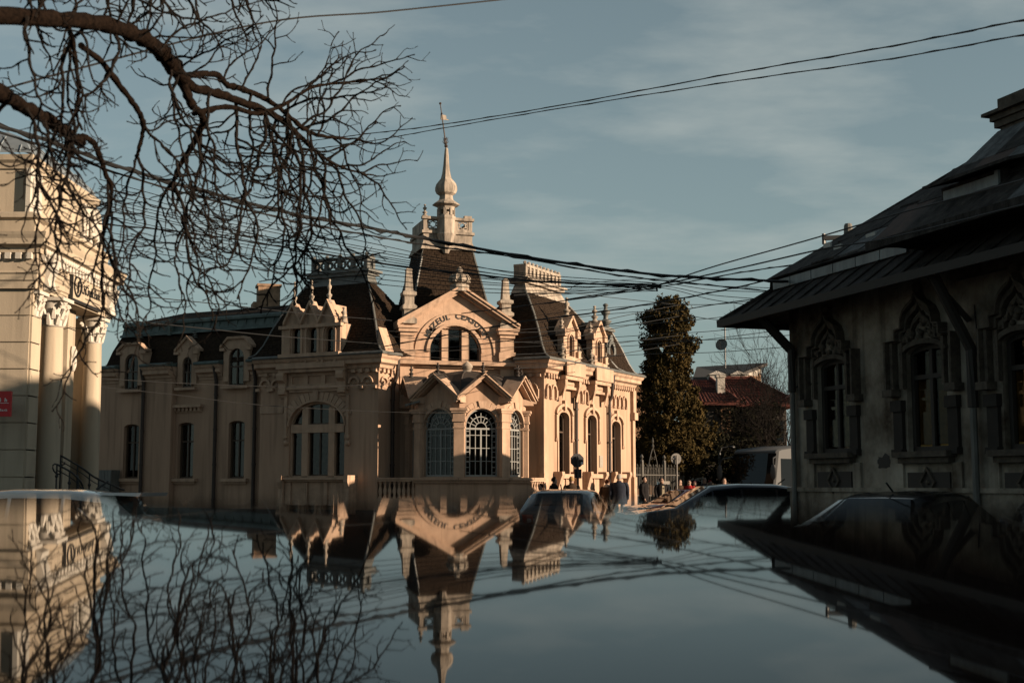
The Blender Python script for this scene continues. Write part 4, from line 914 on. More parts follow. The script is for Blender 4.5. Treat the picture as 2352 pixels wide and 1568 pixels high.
# corbelled boxes below the dormers
for (x0, x1, y0, y1) in ((1279, 1317, 856, 914), (1348, 1382, 865, 925)):
    a0, a1 = F2.sx(x0, 880), F2.sx(x1, 890); zt_, zb_ = 5.5, F2.zy((x0 + x1) / 2, (y0 + y1) / 2 + 26); b = MB()
    b.fbox(F2, a0 - .1, a1 + .1, 5.5, 5.98, .402, .46); b.fbox(F2, a0 - .05, a1 + .05, 5.36, 5.498, .0, .38)
    b.fbox(F2, a0 + .2, a1 - .2, zb_ + .35, 5.358, 0, .14); b.fbox(F2, a0 + .3, a1 - .3, zb_ + .5, 5.2, .14, .18); b.fbox(F2, a0 + .1, a1 - .1, zb_ + .26, zb_ + .348, 0, .22)
    for a in (a0, a1 - .2):
        h_ = 5.358; b.mold(F2, a, a + .198, [(0, h_), (.34, h_), (.34, h_ - .2), (.28, h_ - .36), (.2, h_ - .5), (.2, h_ - .75), (.24, zb_ + .25), (.16, zb_ + .08), (.08, zb_), (0, zb_)])
    b.build('corbel', M['trim'], museum)
# blind arcade, corner pilaster, plaque, pipes
def arc2(fr, a, z, r):
    b = MB()
    f = lambda q: [(a + q * math.cos(math.pi * i / 8), z + q * math.sin(math.pi * i / 8)) for i in range(9)]
    b.band(fr, f(r), f(r + .06), 0, .09)
    for sg in (-1, 1): b.fbox(fr, a + sg * (r + .05) - .05, a + sg * (r + .05) + .05, z - .26, z - .002, 0, .1); b.ball(fr.W(a + sg * (r + .05), z - .3, .05), .06, 6, 4)
    b.build('blind_arch', M['trim'], museum)
for a in (.28, .72): arc2(F2, a, 4.95, .14)
for x in (1343, 1330): arc2(F2, F2.sx(x, 905), 4.95, .12)
for q in range(5): arc2(F2, F2.sx(1388, 910) + .28 + q * .42, 4.95, .12)
arc2(FB, -.45, 4.95, .17)
b = MB(); a = SE - .18
b.fbox(F2, a, SE + .12, .75, 1.9, -.1, .14); b.fbox(F2, a + .02, SE + .08, 1.9, 4.2, -.1, .1); b.fbox(F2, a - .03, SE + .16, 4.2, 4.5, -.1, .2); b.fbox(F2, a, SE + .12, 4.502, 5.4, -.1, .14); b.fbox(F2, a - .08, SE + .2, 0, .75, -.1, .22)
b.build('pilaster', M['trim'], museum); b = MB(); b.fbox(F2, -.1, .12, .76, 4.6, -.1, .04); b.fbox(F2, -.13, .3, .76, 2.0, -.13, .06)
b.build('pilaster', M['trim'], museum)
M['brass'] = mat('pale_plaque', (0.42, 0.37, 0.3), 0.5, 0.2, 20)
b = MB(); b.fbox(F2, F2.sx(1376, 1060), F2.sx(1383.5, 1060), F2.zy(1380, 1073), F2.zy(1380, 1046), 0, .03)
for k in range(7): b.fbox(F2, F2.sx(1377.5, 1060), F2.sx(1382, 1060), F2.zy(1380, 1070) + k * .052, F2.zy(1380, 1070) + k * .052 + .016, .03, .034)
b.build('plaque', M['brass'], museum)
for x in (1318.5, 1395): 
    a = F2.sx(x, 1000); pipe([F2.W(a, 5.9, .3), F2.W(a, 5.0, .2), F2.W(a, 4.8, .1), F2.W(a, .3, .1)])
# roofs of the right part
b = MB(); RRB = frustum(b, (0, 6.3, 0, -3.4), [(i, i, i, i, z) for i, z in TP], F2); rr_ = b.build('tower_roof', M['slate'], museum)
shingles(rr_, RRB, 0, 34); shingles(rr_, RRB, 3, 30)
b = MB()
for c_ in (0, 1): b.tube([r_[c_] for r_ in RRB], .045, 5)
b.build('roof_hip', M['zinc'], rr_)
b = MB(); a0, a1, d0, d1 = 1.5, 4.8, -1.5, -1.95
b.add([F2.W(a0 - .12, 8.66, d0 + .12), F2.W(a1 + .12, 8.66, d0 + .12), F2.W(a1 + .12, 8.66, d1 - .1), F2.W(a0 - .12, 8.66, d1 - .1), F2.W(a0 + .12, 9.1, d0 - .08), F2.W(a1 - .12, 9.1, d0 - .08), F2.W(a1 - .12, 9.1, d1 - .02), F2.W(a0 + .12, 9.1, d1 - .02)], [(0, 1, 5, 4), (1, 2, 6, 5), (2, 3, 7, 6), (3, 0, 4, 7), (4, 5, 6, 7)]); b.build('roof_curb', M['weathered'], rr_)
parapet(rr_, F2, a0 + .12, a1 - .12, d0 - .05, d1 - .1, 9.07, .72, 9, m='weathered')
b = MB(); RRL = frustum(b, (4.9, SE, 0, -5), [(i * .2, i * .62, i * .62, i, z) for i, z in [(-.35, 6.04), (-.12, 6.16), (.15, 6.5), (.5, 7.1), (1.0, 7.8)]], F2); lo = b.build('roof', M['slate'], museum)
shingles(lo, RRL, 0, 20)
b = MB(); b.tube([r_[1] for r_ in RRL], .045, 5); b.fbox(F2, 5, SE - .5, 7.78, 7.9, -4, -.5); b.build('roof_hip', M['zinc'], lo)
finial(lo, F2.W(SE - .9, 7.85, -.75), 1.1, .3, 8, 'zinc')
finial(lo, F2.W(SE - .12, 7.0, -.9), .6, .2, 8, 'zinc')
def dormer2(x0, x1, ya, yb_, yf, wx0, wx1, wyt, wyb):
    d = .2; xm = (x0 + x1) / 2; a0, a1 = F2.sx(x0, 800, d), F2.sx(x1, 800, d); zb, za = F2.zy(xm, yb_, d), F2.zy(xm, ya, d)
    o = opx(F2, wx0, wx1, wyt, wyb, 0, d, True); c = (a0 + a1) / 2; hw = min(o.h, (a1 - a0) / 2 - .16); o = Op(c - hw, c + hw, max(o.z0, 6.25), o.z1, hw); b = MB()
    wall(b, F2, a0, a1, 6.0, zb, [o], d, .5)
    b.prism(F2, [(a0, zb), (c, za), (a1, zb)], -.2, d)
    for s in (a0, a1): b.fbox(F2, s - .04, s + .04, 6.0, zb, d - .25, d - .002)
    b.fbox(F2, a0 - .06, a1 + .06, 6.0, 6.2, d, d + .1)
    dr = b.build('dormer', M['trim'], museum)
    b = MB()
    for s in (a0, a1): b.add([F2.W(s, 6.0, d - .2), F2.W(s, zb, d - .2), F2.W(s, zb, -1.3), F2.W(s, 6.0, -.5)], [(0, 1, 2, 3)])
    b.add([F2.W(a0 - .08, zb, d - .2), F2.W(c, za, d - .2), F2.W(c, za, -1.6), F2.W(a0 - .08, zb, -1.4)], [(0, 1, 2, 3)]); b.add([F2.W(a1 + .08, zb, d - .2), F2.W(c, za, d - .2), F2.W(c, za, -1.6), F2.W(a1 + .08, zb, -1.4)], [(0, 1, 2, 3)])
    b.build('dormer_roof', M['slate'], dr)
    b = MB()
    for s in (a0, a1):
        b.hexa([F2.W(s, zb, -.2), F2.W(s, zb, d + .12), F2.W(c, za, d + .12), F2.W(c, za, -.2), F2.W(s, zb + .13, -.2), F2.W(s, zb + .13, d + .12), F2.W(c, za + .13, d + .12), F2.W(c, za + .13, -.2)])
        b.fbox(F2, s - .13, s + .13, zb - .14, zb + .12, d - .28, d + .1); b.fbox(F2, s - .11, s + .11, 6.2, 6.45, d - .1, d + .12)
    b.build('raking_cornice', M['trim'], dr)
    finial(dr, F2.W(c, za + .06, .05), F2.zy(xm, yf, d) - za, .17); 
    for s in (a0, a1): finial(dr, F2.W(s, zb + .1, d - .1), .42, .13)
    for s in (a0 - .16, a1 + .16): finial(dr, F2.W(s, 6.05, d - .0), .62, .17)
    p = MB(); cell(p, F2, o, o.a0, o.a1, o.z0, o.z1, d - .16); p.build('pane', M['woodframe'], dr)
    p = MB(); p.band(F2, o.grow(.03, 0).outline(), o.grow(.09, 0).outline(), d, d + .05); p.build('arch_moulding', M['trim'], dr)
dormer2(1296, 1325, 731, 766, 686, 1304, 1314, 770, 843)
dormer2(1362, 1387, 743, 775, 705, 1367, 1376, 783, 855)
b = MB(); d = -.28; a, z = F2.pix(1400, 805, d); ci = lambda r: [(a + r * math.cos(2 * math.pi * k / 16), z + r * 1.15 * math.sin(2 * math.pi * k / 16)) for k in range(16)]
b.band(F2, ci(.22), ci(.36), d - .3, d + .12, True); b.band(F2, ci(.36), ci(.42), d - .3, d + .05, True)
for sg in (-1, 1): b.fbox(F2, a + sg * .38 - .06, a + sg * .38 + .06, z - .62, z + .1, d - .3, d + .1)
b.prism(F2, [(a - .2, z + .42), (a + .2, z + .42), (a + .08, z + .62), (a - .08, z + .62)], d - .2, d + .1); b.fbox(F2, a - .03, a + .03, z - .25, z + .25, d - .05, d + .02)
oc_ = b.build('oculus_dormer', M['zinc'], museum)
b = MB(); b.prism(F2, ci(.22), d - .12, d - .1); b.build('pane', M['dark'], oc_)

# ================================================================== bank building on the left
M['bank'] = mat('cream_render', (0.58, 0.475, 0.35), 0.85, 0.16, 1.2, 0.2, 30, spec=0.25, streak=True, dirt=0.25)
M['bankw'] = mat('white_ornament', (0.68, 0.62, 0.53), 0.8, 0.12, 3, 0.2, 30, spec=0.25)
M['bankmetal'] = mat('grey_roof_sheet', (0.22, 0.25, 0.27), 0.45, 0.25, 2, spec=0.5)
M['iron'] = mat('black_iron', (0.02, 0.02, 0.02), 0.5)
M['red'] = mat('red_sign', (0.62, 0.02, 0.025), 0.5)
M['white'] = mat('white_print', (0.8, 0.8, 0.78), 0.5)
BK = Fr((-10.35, 27.3), (0, 1), (1, 0)); BF = Fr((-10.35, 27.3), (1, 0), (0, -1))
bank = thing('bank_building', 'cream and white classical bank with leafy column capitals and a carved cornice', 'building', (-12, 30, 0))
E0, E1 = 5.78, 6.55                               # entablature, cornice line
b = MB()
b.fbox(BF, -9, 0.0, 0, E0, -.6, 0); b.fbox(BK, 0.02, .55, 0, E0, -.9, 0); b.fbox(BK, .55, 5.15, 0, E0, -1.6, -.95)
b.fbox(BK, 3.05, 3.55, 0, E0, -.95, -.25); b.fbox(BK, 4.9, 5.14, 0, E0, -.95, -.2)
b.build('wall', M['bank'], bank)
for k in range(9):                                # coursed blocks of the wall that faces the street
    z0 = .62 + k * .575
    for a0, a1 in ((-1.02, -.01), (-2.3, -1.05), (-4.0, -2.33)):
        o = MB(); o.fbox(BF, a0, a1, z0, z0 + .548, .0, .035); o.build('stone', M['bank'], bank)
    o = MB(); o.fbox(BK, .0, .54, z0, z0 + .548, 0, .035); o.build('stone', M['bank'], bank)
    for a0, a1 in ((.95 - .4, 1.5), (2.55, 3.05)):
        o = MB(); o.fbox(BK, a0, a1, z0, z0 + .548, -.95, -.915); o.build('stone', M['bank'], bank)
b = MB(); b.fbox(BF, -9, .06, 0, .5, 0, .09); b.fbox(BK, -.09, .62, .0, .5, 0, .09); b.build('plinth', M['bankw'], bank)
def capital(parent, p, r, h):
    b = MB(); b.lathe(p, [(r, 0), (r * 1.1, .04 * h), (r * .98, .08 * h), (r * 1.0, .4 * h), (r * 1.15, .75 * h), (r * 1.35, .88 * h)], 14)
    rbox(b, p, r * 2.9, r * 2.9, p.z + .88 * h, p.z + h, 0)
    for row, (n, z0, z1, rr) in enumerate(((8, .08, .42, 1.12), (8, .3, .64, 1.18))):
        for i in range(n):
            t = 2 * math.pi * (i + row * .5) / n; e = Vector((math.cos(t), math.sin(t), 0)); b.tube([p + e * r * .98 + Vector((0, 0, z0 * h)), p + e * r * rr + Vector((0, 0, (z0 + z1) / 2 * h)), p + e * r * (rr + .22) + Vector((0, 0, z1 * h)), p + e * r * (rr + .3) + Vector((0, 0, (z1 - .08) * h))], [r * .26, r * .24, r * .14, r * .05], 5)
    for i in range(4):
        t = math.pi / 4 + i * math.pi / 2; e = Vector((math.cos(t), math.sin(t), 0)); c = p + e * r * 1.45 + Vector((0, 0, .72 * h))
        b.tube([c + e * (.26 * r * (1 - q / 14)) * math.cos(q * .75) + Vector((0, 0, .26 * r * (1 - q / 14) * math.sin(q * .75) * 1.2)) for q in range(12)], r * .11, 5); b.ball(c, r * .16, 6, 4)
    return b.build('capital', M['bankw'], parent, smooth=50)
for x, yb, r in ((107, 28.6, .27), (203, 32.0, .24)):
    p = at(x, 1090, yb); b = MB(); c = Vector((p.x, p.y, 0))
    rbox(b, c, r * 2.9, r * 2.9, .12, .95, 0); b.lathe(c, [(r * a_, z_) for a_, z_ in ((1.4, .95), (1.46, 1.0), (1.4, 1.07), (1.18, 1.1), (1.18, 1.14), (1.3, 1.18), (1.24, 1.24), (1.03, 1.28))], 16)
    pd = b.build('column_base', M['bankw'], bank, smooth=40)
    b = MB(); b.lathe(c, [(r, 1.28), (r, 1.4), (r * .99, 2.6), (r * .93, 4.2), (r * .86, 5.1)], 24); b.build('column', M['bank'], bank, smooth=40)
    capital(bank, Vector((c.x, c.y, 5.1)), r * .88, .66)
for s, d in ((.3, -.02),):             # pilaster capitals
    capital(bank, BK.W(s, 5.2, d - .1), .2, .56)
# arched doorway in the recess between the columns
b = MB(); od = Op(1.5, 2.7, .6, 4.75, .6)
b.band(BK, od.outline(14), od.grow(.1).outline(14), -.95, -.82); b.band(BK, od.grow(.12).outline(14), od.grow(.24).outline(14), -.95, -.76); b.band(BK, od.grow(.26).outline(14), od.grow(.32).outline(14), -.95, -.86)
dr_ = b.build('door_surround', M['bankw'], bank)
b = MB(); b.prism(BK, od.outline(14), -.93, -.9); b.build('door_glass', mat('dark_door', (.03, .03, .03), .15), dr_)
b = MB(); rs = random.Random(3)
for k in range(26):
    t = k / 25; p = BK.W(2.1 + (t - .5) * 1.5, 5.0 + .3 * math.cos((t - .5) * 5) + rs.uniform(-.06, .06), -.85); b.ball(p, rs.uniform(.05, .1), 6, 4)
b.tube([BK.W(3.3 + .0 * q, 4.3 + q * .12, -.2) for q in range(6)], [.05, .09, .1, .07, .1, .05], 6)
b.build('garland', M['bankw'], bank, smooth=50)
b = MB(); b.fbox(BK, 2.85, 2.95, 3.4, 3.62, -.8, -.6); b.build('lamp', M['zinc'], bank)
# entablature, cornice with dentils, attic
b = MB(); en = MB()
def both(prof, m='bank', name='entablature', d0=0.0):
    b = MB(); b.mold(BK, 0, 5.0, [(d + d0, z) for d, z in prof], 1, 1); b.mold(BF, -9, 0, [(d + d0, z) for d, z in prof], 0, 1); return b.build(name, M[m], bank)
both([(-.6, E0), (.12, E0), (.12, E0 + .16), (.15, E0 + .18), (.15, E0 + .3), (.18, E0 + .34), (.14, E0 + .38), (.14, E1), (-.6, E1)])
both([(-.6, E1), (.2, E1), (.2, E1 + .1), (.28, E1 + .14), (.34, E1 + .16), (.35, E1 + .28), (.39, E1 + .36), (.41, E1 + .42), (-.6, E1 + .5)], 'bank', 'cornice')
b = MB(); dentils(b, BK, 0, 5.1, E1 - .14, E1 - .005, .142, .24, .22, .12); dentils(b, BF, -6, .1, E1 - .14, E1 - .005, .142, .24, .22, .12); stuff(b.build('dentil_row', M['bankw'], bank))
b = MB()
for k in range(32):
    a = .1 + k * .155; b.ball(BK.W(a, E1 + .06, .24), .06, 6, 4, sz=1.3)
stuff(b.build('egg_moulding', M['bankw'], bank, smooth=60))
both([(-.6, 7.05), (.0, 7.05), (.02, 7.3), (.1, 7.34), (.1, 7.42), (-.1, 7.5), (-.6, 7.5)], 'bank', 'attic_base')
both([(-.6, 7.5), (-.3, 7.5), (-.3, 8.5), (-.6, 8.5)], 'bank', 'attic_wall')
both([(-.6, 8.5), (-.26, 8.5), (-.24, 8.62), (-.18, 8.68), (-.16, 8.8), (-.6, 8.85)], 'bank', 'attic_cornice')
for a0, a1 in ((.2, .9), (3.75, 4.9)):
    b = MB(); b.fbox(BK, a0, a1, 7.5, 8.5, -.3, -.2); b.fbox(BK, a0 + .12, a1 - .12, 7.7, 8.3, -.2, -.17); b.build('attic_panel', M['bankw'], bank)
b = MB(); rs = random.Random(5); c = BK.W(4.35, 8.0, -.1)
for k in range(2):
    sg = -1 if k else 1
    b.tube([c + BK.t * sg * (.34 - .02 * q) * math.cos(q * .6 - .4) * (1 - q / 20) + Vector((0, 0, (.5 - .025 * q) * math.sin(q * .6 - .4))) for q in range(16)], .06, 6)
b.ball(c, .22, 10, 8, sx=.5)
for k in range(14): b.ball(c + BK.t * rs.uniform(-.5, .5) + Vector((0, 0, rs.uniform(-.7, -.2))), rs.uniform(.04, .09), 6, 4)
b.build('cartouche', M['bankw'], bank, smooth=60)
for a in (.3, 4.6): 
    b = MB(); b.mold(BK, a, a + .42, [(.14, E1 - .05), (.34, E1 - .05), (.3, E1 - .3), (.22, E1 - .5), (.28, E1 - .7), (.14, E1 - .75)]); b.build('scroll_bracket', M['bankw'], bank)
# sheet metal roof, curved, with seams
b = MB(); ss = MB(); cv = [(-.25, 8.86), (-.35, 9.05), (-.6, 9.3), (-1.1, 9.55), (-1.6, 9.7), (-2.4, 9.8)]
for (d0, z0), (d1, z1) in zip(cv[:-1], cv[1:]):
    b.add([BK.W(-d0, z0, d0), BK.W(5.1 + d0, z0, d0), BK.W(5.1 + d1, z1, d1), BK.W(-d1, z1, d1)], [(0, 1, 2, 3)])
    b.add([BF.W(-9, z0, d0), BF.W(d0, z0, d0), BF.W(d1, z1, d1), BF.W(-9, z1, d1)], [(0, 1, 2, 3)])
rf = b.build('roof', M['bankmetal'], bank)
for k in range(14):
    for fr, a in ((BK, .5 + k * .45), (BF, -.5 - k * .45)):
        pts = [fr.W(a, z + .015, d) for d, z in cv[:4] if (-d < a < 5.1 + d if fr is BK else a < d)]
        if len(pts) > 1: ss = MB(); ss.tube(pts, .018, 4); ss.build('roof_seam', M['bankmetal'], rf)
# lettered board on the frieze
s0, z0 = BK.pix(163, 652, .16); s1, _ = BK.pix(227, 700, .16)
bo = MB(); bo.fbox(BK, s0, s1, E0 + .1, E1 - .08, .14, .19); sign = bo.build('sign_board', M['bank'], bank)
b = MB(); b.fbox(BK, s0 - .05, s1 + .05, E0 + .04, E0 + .10 - .003, .14, .22); b.fbox(BK, s0 - .05, s0 - .003, E0 + .1, E1 - .08, .14, .22); b.build('sign_frame', M['iron'], sign)
txt = 'UniCredit Bank'; hgt = E1 - E0 - .18; adv = (s1 - s0 - .75) / len(txt); wid = {'i': .55, 'r': .8, 't': .75, ' ': .6, 'U': 1.2, 'C': 1.15, 'B': 1.15}
tot = sum(wid.get(c_, 1) for c_ in txt); xx = s0 + .68; pl = []
for ch in txt:
    w_ = wid.get(ch, 1) * (s1 - s0 - .72) / tot
    if ch != ' ': pl.append((ch, basis(BK.t, Z_, BK.n, BK.W(xx + w_ / 2, E0 + .30, .195))))
    xx += w_
letters(txt, pl, .31, sign, M['letter'], .004, .006)
b = MB(); c = (s0 + .36, E0 + .42); n = 20
b.band(BK, [(c[0] + .2 * math.cos(2 * math.pi * i / n), c[1] + .2 * math.sin(2 * math.pi * i / n)) for i in range(n)], [(c[0] + .26 * math.cos(2 * math.pi * i / n), c[1] + .26 * math.sin(2 * math.pi * i / n)) for i in range(n)], .19, .21, True)
b.prism(BK, [(c[0] - .02, c[1] - .18), (c[0] + .05, c[1] - .16), (c[0] + .12, c[1] + .16), (c[0] + .0, c[1] + .1)], .19, .21); b.build('emblem', M['letter'], sign)
# red sign by the corner
rs_ = thing('red_sign', 'red bank sign lettered 24 h at the left edge of the picture', 'sign', at(4, 927, 26.6))
q0, q1 = at(-30, 898, 26.6), at(23, 956, 26.6); RF = Fr((q0.x, 26.6), (1, 0), (0, -1)); wd_ = q1.x - q0.x
b = MB(); b.fbox(RF, 0, wd_, q1.z, q0.z, -.08, 0); b.build('sign_box', M['red'], rs_)
b = MB(); b.fbox(RF, .05, wd_ - .04, (q0.z + q1.z) / 2 + .01, (q0.z + q1.z) / 2 + .02, 0, .004); b.fbox(RF, .1, .14, q1.z + .1, q0.z - .2, -.7, -.08); b.build('rule', M['white'], rs_)
lt = lambda txt_, size, xr, zc: [(ch, basis(RF.t, Z_, RF.n, RF.W(xr - (len(txt_) - 1 - k) * size * .58, zc, .004))) for k, ch in enumerate(txt_) if ch != ' ']
letters('', lt('24 h', .11, wd_ - .1, q0.z - .22), .11, rs_, M['white'], .004, .002); letters('', lt('Bank', .07, wd_ - .08, q1.z + .11), .07, rs_, M['white'], .002, .002)
# steps and railings
b = MB()
for k in range(4): b.fbox(BK, 1.0 - .0 * k, 4.9, 0.12 + k * .14, .26 + k * .14, -.9, 1.5 - k * .3)
b.build('entrance_steps', M['paving'], bank)
def railing(pts, label):
    rl = thing('stair_railing', label, 'railing', pts[-1])
    b = MB(); cur = spline(pts, 6); b.tube(cur, .022, 6); c0 = cur[0]; dirv = (cur[0] - cur[1]).normalized()
    b.tube([c0 + dirv * (.1 * math.sin(q * .6)) + Vector((0, 0, .1 * math.cos(q * .6) - .1)) for q in range(9)], .018, 5); b.build('handrail', M['iron'], rl, smooth=True)
    b = MB(); b.tube([p - Vector((0, 0, .12)) for p in cur], .012, 5); b.build('lower_rail', M['iron'], rl)
    for k in range(0, len(cur), 5):
        b = MB(); p = cur[k]; z0 = .2; b.tube([p, Vector((p.x, p.y, z0))], .018, 6); b.ball(p - Vector((0, 0, .25)), .04, 6, 5); b.ball(Vector((p.x, p.y, z0 + .5)), .045, 6, 5); b.build('post', M['iron'], rl)
railing([at(140, 1046, 28.8), at(185, 1072, 28.9), at(215, 1094, 29.2), at(240, 1106, 29.8), at(285, 1125, 30.6)], 'black iron stair railing reaching furthest right of the bank columns')
railing([at(131, 1066, 27.6), at(165, 1085, 27.7), at(185, 1105, 27.8), at(192, 1125, 28.0)], 'shorter black iron stair railing between the bank columns')
bx = thing('utility_cabinet', 'pale grey utility cabinet against the museum wing behind the railing', 'cabinet', at(250, 1180, 46))
b = MB(); q = F1.sx(236, 1100, .3); q2 = F1.sx(264, 1100, .3); zq = F1.zy(250, 1079, .3); b.fbox(F1, q, q2, .12, zq, .06, .5); b.build('cabinet_body', M['zinc'], bx)
b = MB(); b.fbox(F1, q + .03, (q + q2) / 2 - .01, .2, zq - .06, .5, .515); b.fbox(F1, (q + q2) / 2 + .01, q2 - .03, .2, zq - .06, .5, .515); b.build('door', M['zinc'], bx)

# ================================================================== dark house on the right
M['old'] = mat('stained_render', (0.44, 0.40, 0.33), 0.95, 0.62, 0.6, 0.7, 14, spec=0.05, col2=(0.07, 0.05, 0.034), dirt=0.45)
M['oldtrim'] = mat('dirty_moulding', (0.13, 0.11, 0.088), 0.9, 0.5, 6, 0.4, 18, spec=0.15)
M['rust'] = mat('rusty_roof_sheet', (0.062, 0.055, 0.05), 0.85, 0.85, 4.5, 0.8, 22, spec=0.12, streak=True)
M['sheet'] = mat('pale_sheet', (0.24, 0.27, 0.27), 0.5, 0.45, 4, streak=True)
M['tin'] = mat('tin_board', (0.5, 0.5, 0.46), 0.6, 0.2, 3)
M['oldpil'] = mat('dark_strip_panel', (0.035, 0.028, 0.022), 0.9, .3, 4)
M['oldframe'] = mat('dark_old_frame', (0.03, 0.025, 0.02), 0.7)
RB = Fr((5.77, 26.45), (.316, -.949), (-.949, -.316)); RE = Fr((5.77, 26.45), (.949, .316), (-.316, .949))
house = thing('old_house', 'dark stained single storey house with rusty metal roof and ogee window hoods', 'house', (8, 20, 0))
LS = 22.0; b = MB(); ro = []
for x0, x1, yt, yb in ((1878, 1952, 824, 1040), (2083, 2176, 788, 1036), (2304, 2408, 757, 1031)):
    o = opx(RB, x0, x1, yt, yb, 0); o.rise = .16; o.zs = o.z1 - .16; ro.append(o)
ws = ro[1].a0 - ro[0].a0
for k in range(2): o = ro[2]; ro.append(Op(o.a0 + ws * 1.4 * (k + 1), o.a1 + ws * 1.4 * (k + 1), o.z0, o.z1, .16))
wall(b, RB, 0, LS, 0, 5.6, ro, 0, .24)
b.fbox(RE, 0, 9, 0, 5.4, -.3, -.001); b.fbox(RB, 0, LS, 0, 5.4, -9, -8.8)
b.build('wall', M['old'], house)
b = MB(); backing(b, RB, .2, LS - .2, .2, 5.3, -.9); b.build('dark_backing', M['dark'], house)
M['amber'] = mat('amber_curtain', (0.75, 0.5, 0.18), 1.0, .5, 3, spec=0)
for k, o in enumerate(ro):
    zt_ = o.z0 + (o.z1 - o.z0) * .70
    wo = window(house, RB, o, 0, .09, (.5,), (.70,), 'oldframe', .08, .15, None, gm='oldglass')
    if k < 3:
        c = MB(); 
        for (f0, f1, g0, g1) in (((.52, .95, .0, .62), (.08, .46, .1, .3)) if k == 0 else ((.06, .45, .05, .68), (.56, .9, .02, .56))):
            c.fbox(RB, o.a0 + (o.a1 - o.a0) * f0, o.a0 + (o.a1 - o.a0) * f1, o.z0 + (o.z1 - o.z0) * g0, o.z0 + (o.z1 - o.z0) * g1, -.22 - f0 * .01, -.20)
        c.build('curtain', M['amber' if k else 'lace'], wo)
    w_ = o.a1 - o.a0; c = o.c; z1 = o.z1; b = MB()
    def hood(sc, up, dz=0): 
        r_ = [(-.78 * w_ * sc, z1 - .75), (-.78 * w_ * sc, z1 + .1 * up), (-.52 * w_ * sc, z1 + .1 * up), (-.52 * w_ * sc, z1 + .27 * up), (-.38 * w_ * sc, z1 + .29 * up), (-.36 * w_ * sc, z1 + .44 * up), (-.29 * w_ * sc, z1 + .56 * up), (-.18 * w_ * sc, z1 + .64 * up), (-.07 * w_ * sc, z1 + .70 * up), (0, z1 + .82 * up)]
        r_ = r_ + [(-a, z) for a, z in reversed(r_[:-1])]; return [(c + a, z + dz) for a, z in r_]
    b.band(RB, hood(.90, .86), hood(1.0, 1.0), 0, .12); b.band(RB, hood(1.02, 1.03), hood(1.08, 1.12), 0, .2); b.band(RB, hood(.62, .62), hood(.7, .72), 0, .09)
    b.ball(RB.W(c, z1 + .98, .12), .1, 8, 6)
    for sg in (-1, 1): b.fbox(RB, c + sg * .78 * w_ - .14, c + sg * .78 * w_ + .14, z1 - .88, z1 - .752, 0, .2)
    b.band(RB, o.outline(10)[1:-1], o.grow(.09).outline(10)[1:-1], 0, .08)
    b.build('window_hood', M['oldtrim'], house)
    b = MB(); rs = random.Random(k)
    for q in range(34):
        t = rs.uniform(-1, 1); b.ball(RB.W(c + t * w_ * .5, z1 + .1 + rs.uniform(0, .4) * (1 - abs(t)), .04), rs.uniform(.035, .075), 6, 4)
    b.build('relief_ornament', M['oldtrim'], house, smooth=60)
    for sg in (-1, 1):
        b = MB(); a = c + sg * (w_ / 2 + .2); b.fbox(RB, a - .13, a + .13, o.z0 + .05, z1 - .95, 0, .07); b.fbox(RB, a - .16, a + .16, z1 - 1.15, z1 - .952, .0, .11); b.fbox(RB, a - .15, a + .15, o.z0 - .06, o.z0 + .048, 0, .12); b.build('pilaster', M['oldpil'], house)
    b = MB(); b.fbox(RB, o.a0 - .2, o.a1 + .2, o.z0 - .1, o.z0 - .002, 0, .22); b.fbox(RB, o.a0 - .14, o.a1 + .14, o.z0 - .2, o.z0 - .102, 0, .14); b.build('window_sill', M['oldtrim'], house)
    b = MB(); zq = o.z0 - .36; b.fbox(RB, o.a0 - .02, o.a1 + .02, zq - .34, zq, 0, .03); ap = b.build('apron_panel', M['oldframe'], house)
    b = MB(); hh = .26; b.band(RB, [(c, zq - .17 - hh * .75), (c + .17, zq - .17), (c, zq - .17 + hh * .75), (c - .17, zq - .17)], [(c, zq - .17 - hh), (c + .22, zq - .17), (c, zq - .17 + hh), (c - .22, zq - .17)], .03, .07, True); b.ball(RB.W(c, zq - .17, .04), .045, 6, 4); b.build('diamond', M['oldtrim'], ap)
    b = MB(); b.fbox(RB, o.a0 - .1, o.a1 + .1, zq - .5, zq - .44, 0, .06); b.fbox(RB, o.a0 - .36, o.a0 - .12, 0, o.z0 - .2, 0, .05); b.fbox(RB, o.a1 + .12, o.a1 + .36, 0, o.z0 - .2, 0, .05); b.build('apron', M['old'], house)
zq = RB.zy(1900, 1119); b = MB(); b.fbox(RB, -.06, LS, zq - .08, zq, 0, .1); b.fbox(RB, -.04, LS, 0, zq - .082, 0, .055); b.fbox(RE, .0, 9, 0, zq - .082, 0, .04); b.build('plinth', M['old'], house)
b = MB(); rs = random.Random(9); c = RB.pix(2031, 1062); pol = []
for k in range(18):
    t = 2 * math.pi * k / 18; q = rs.uniform(.75, 1.15); pol.append((c[0] + .21 * q * max(-1, min(1, 1.5 * math.cos(t))), c[1] + .1 * q * max(-1, min(1, 1.5 * math.sin(t))) + (.1 if k == 4 else 0)))
b.prism(RB, pol, -.01, .006); b.build('plaster_loss', M['oldframe'], house)
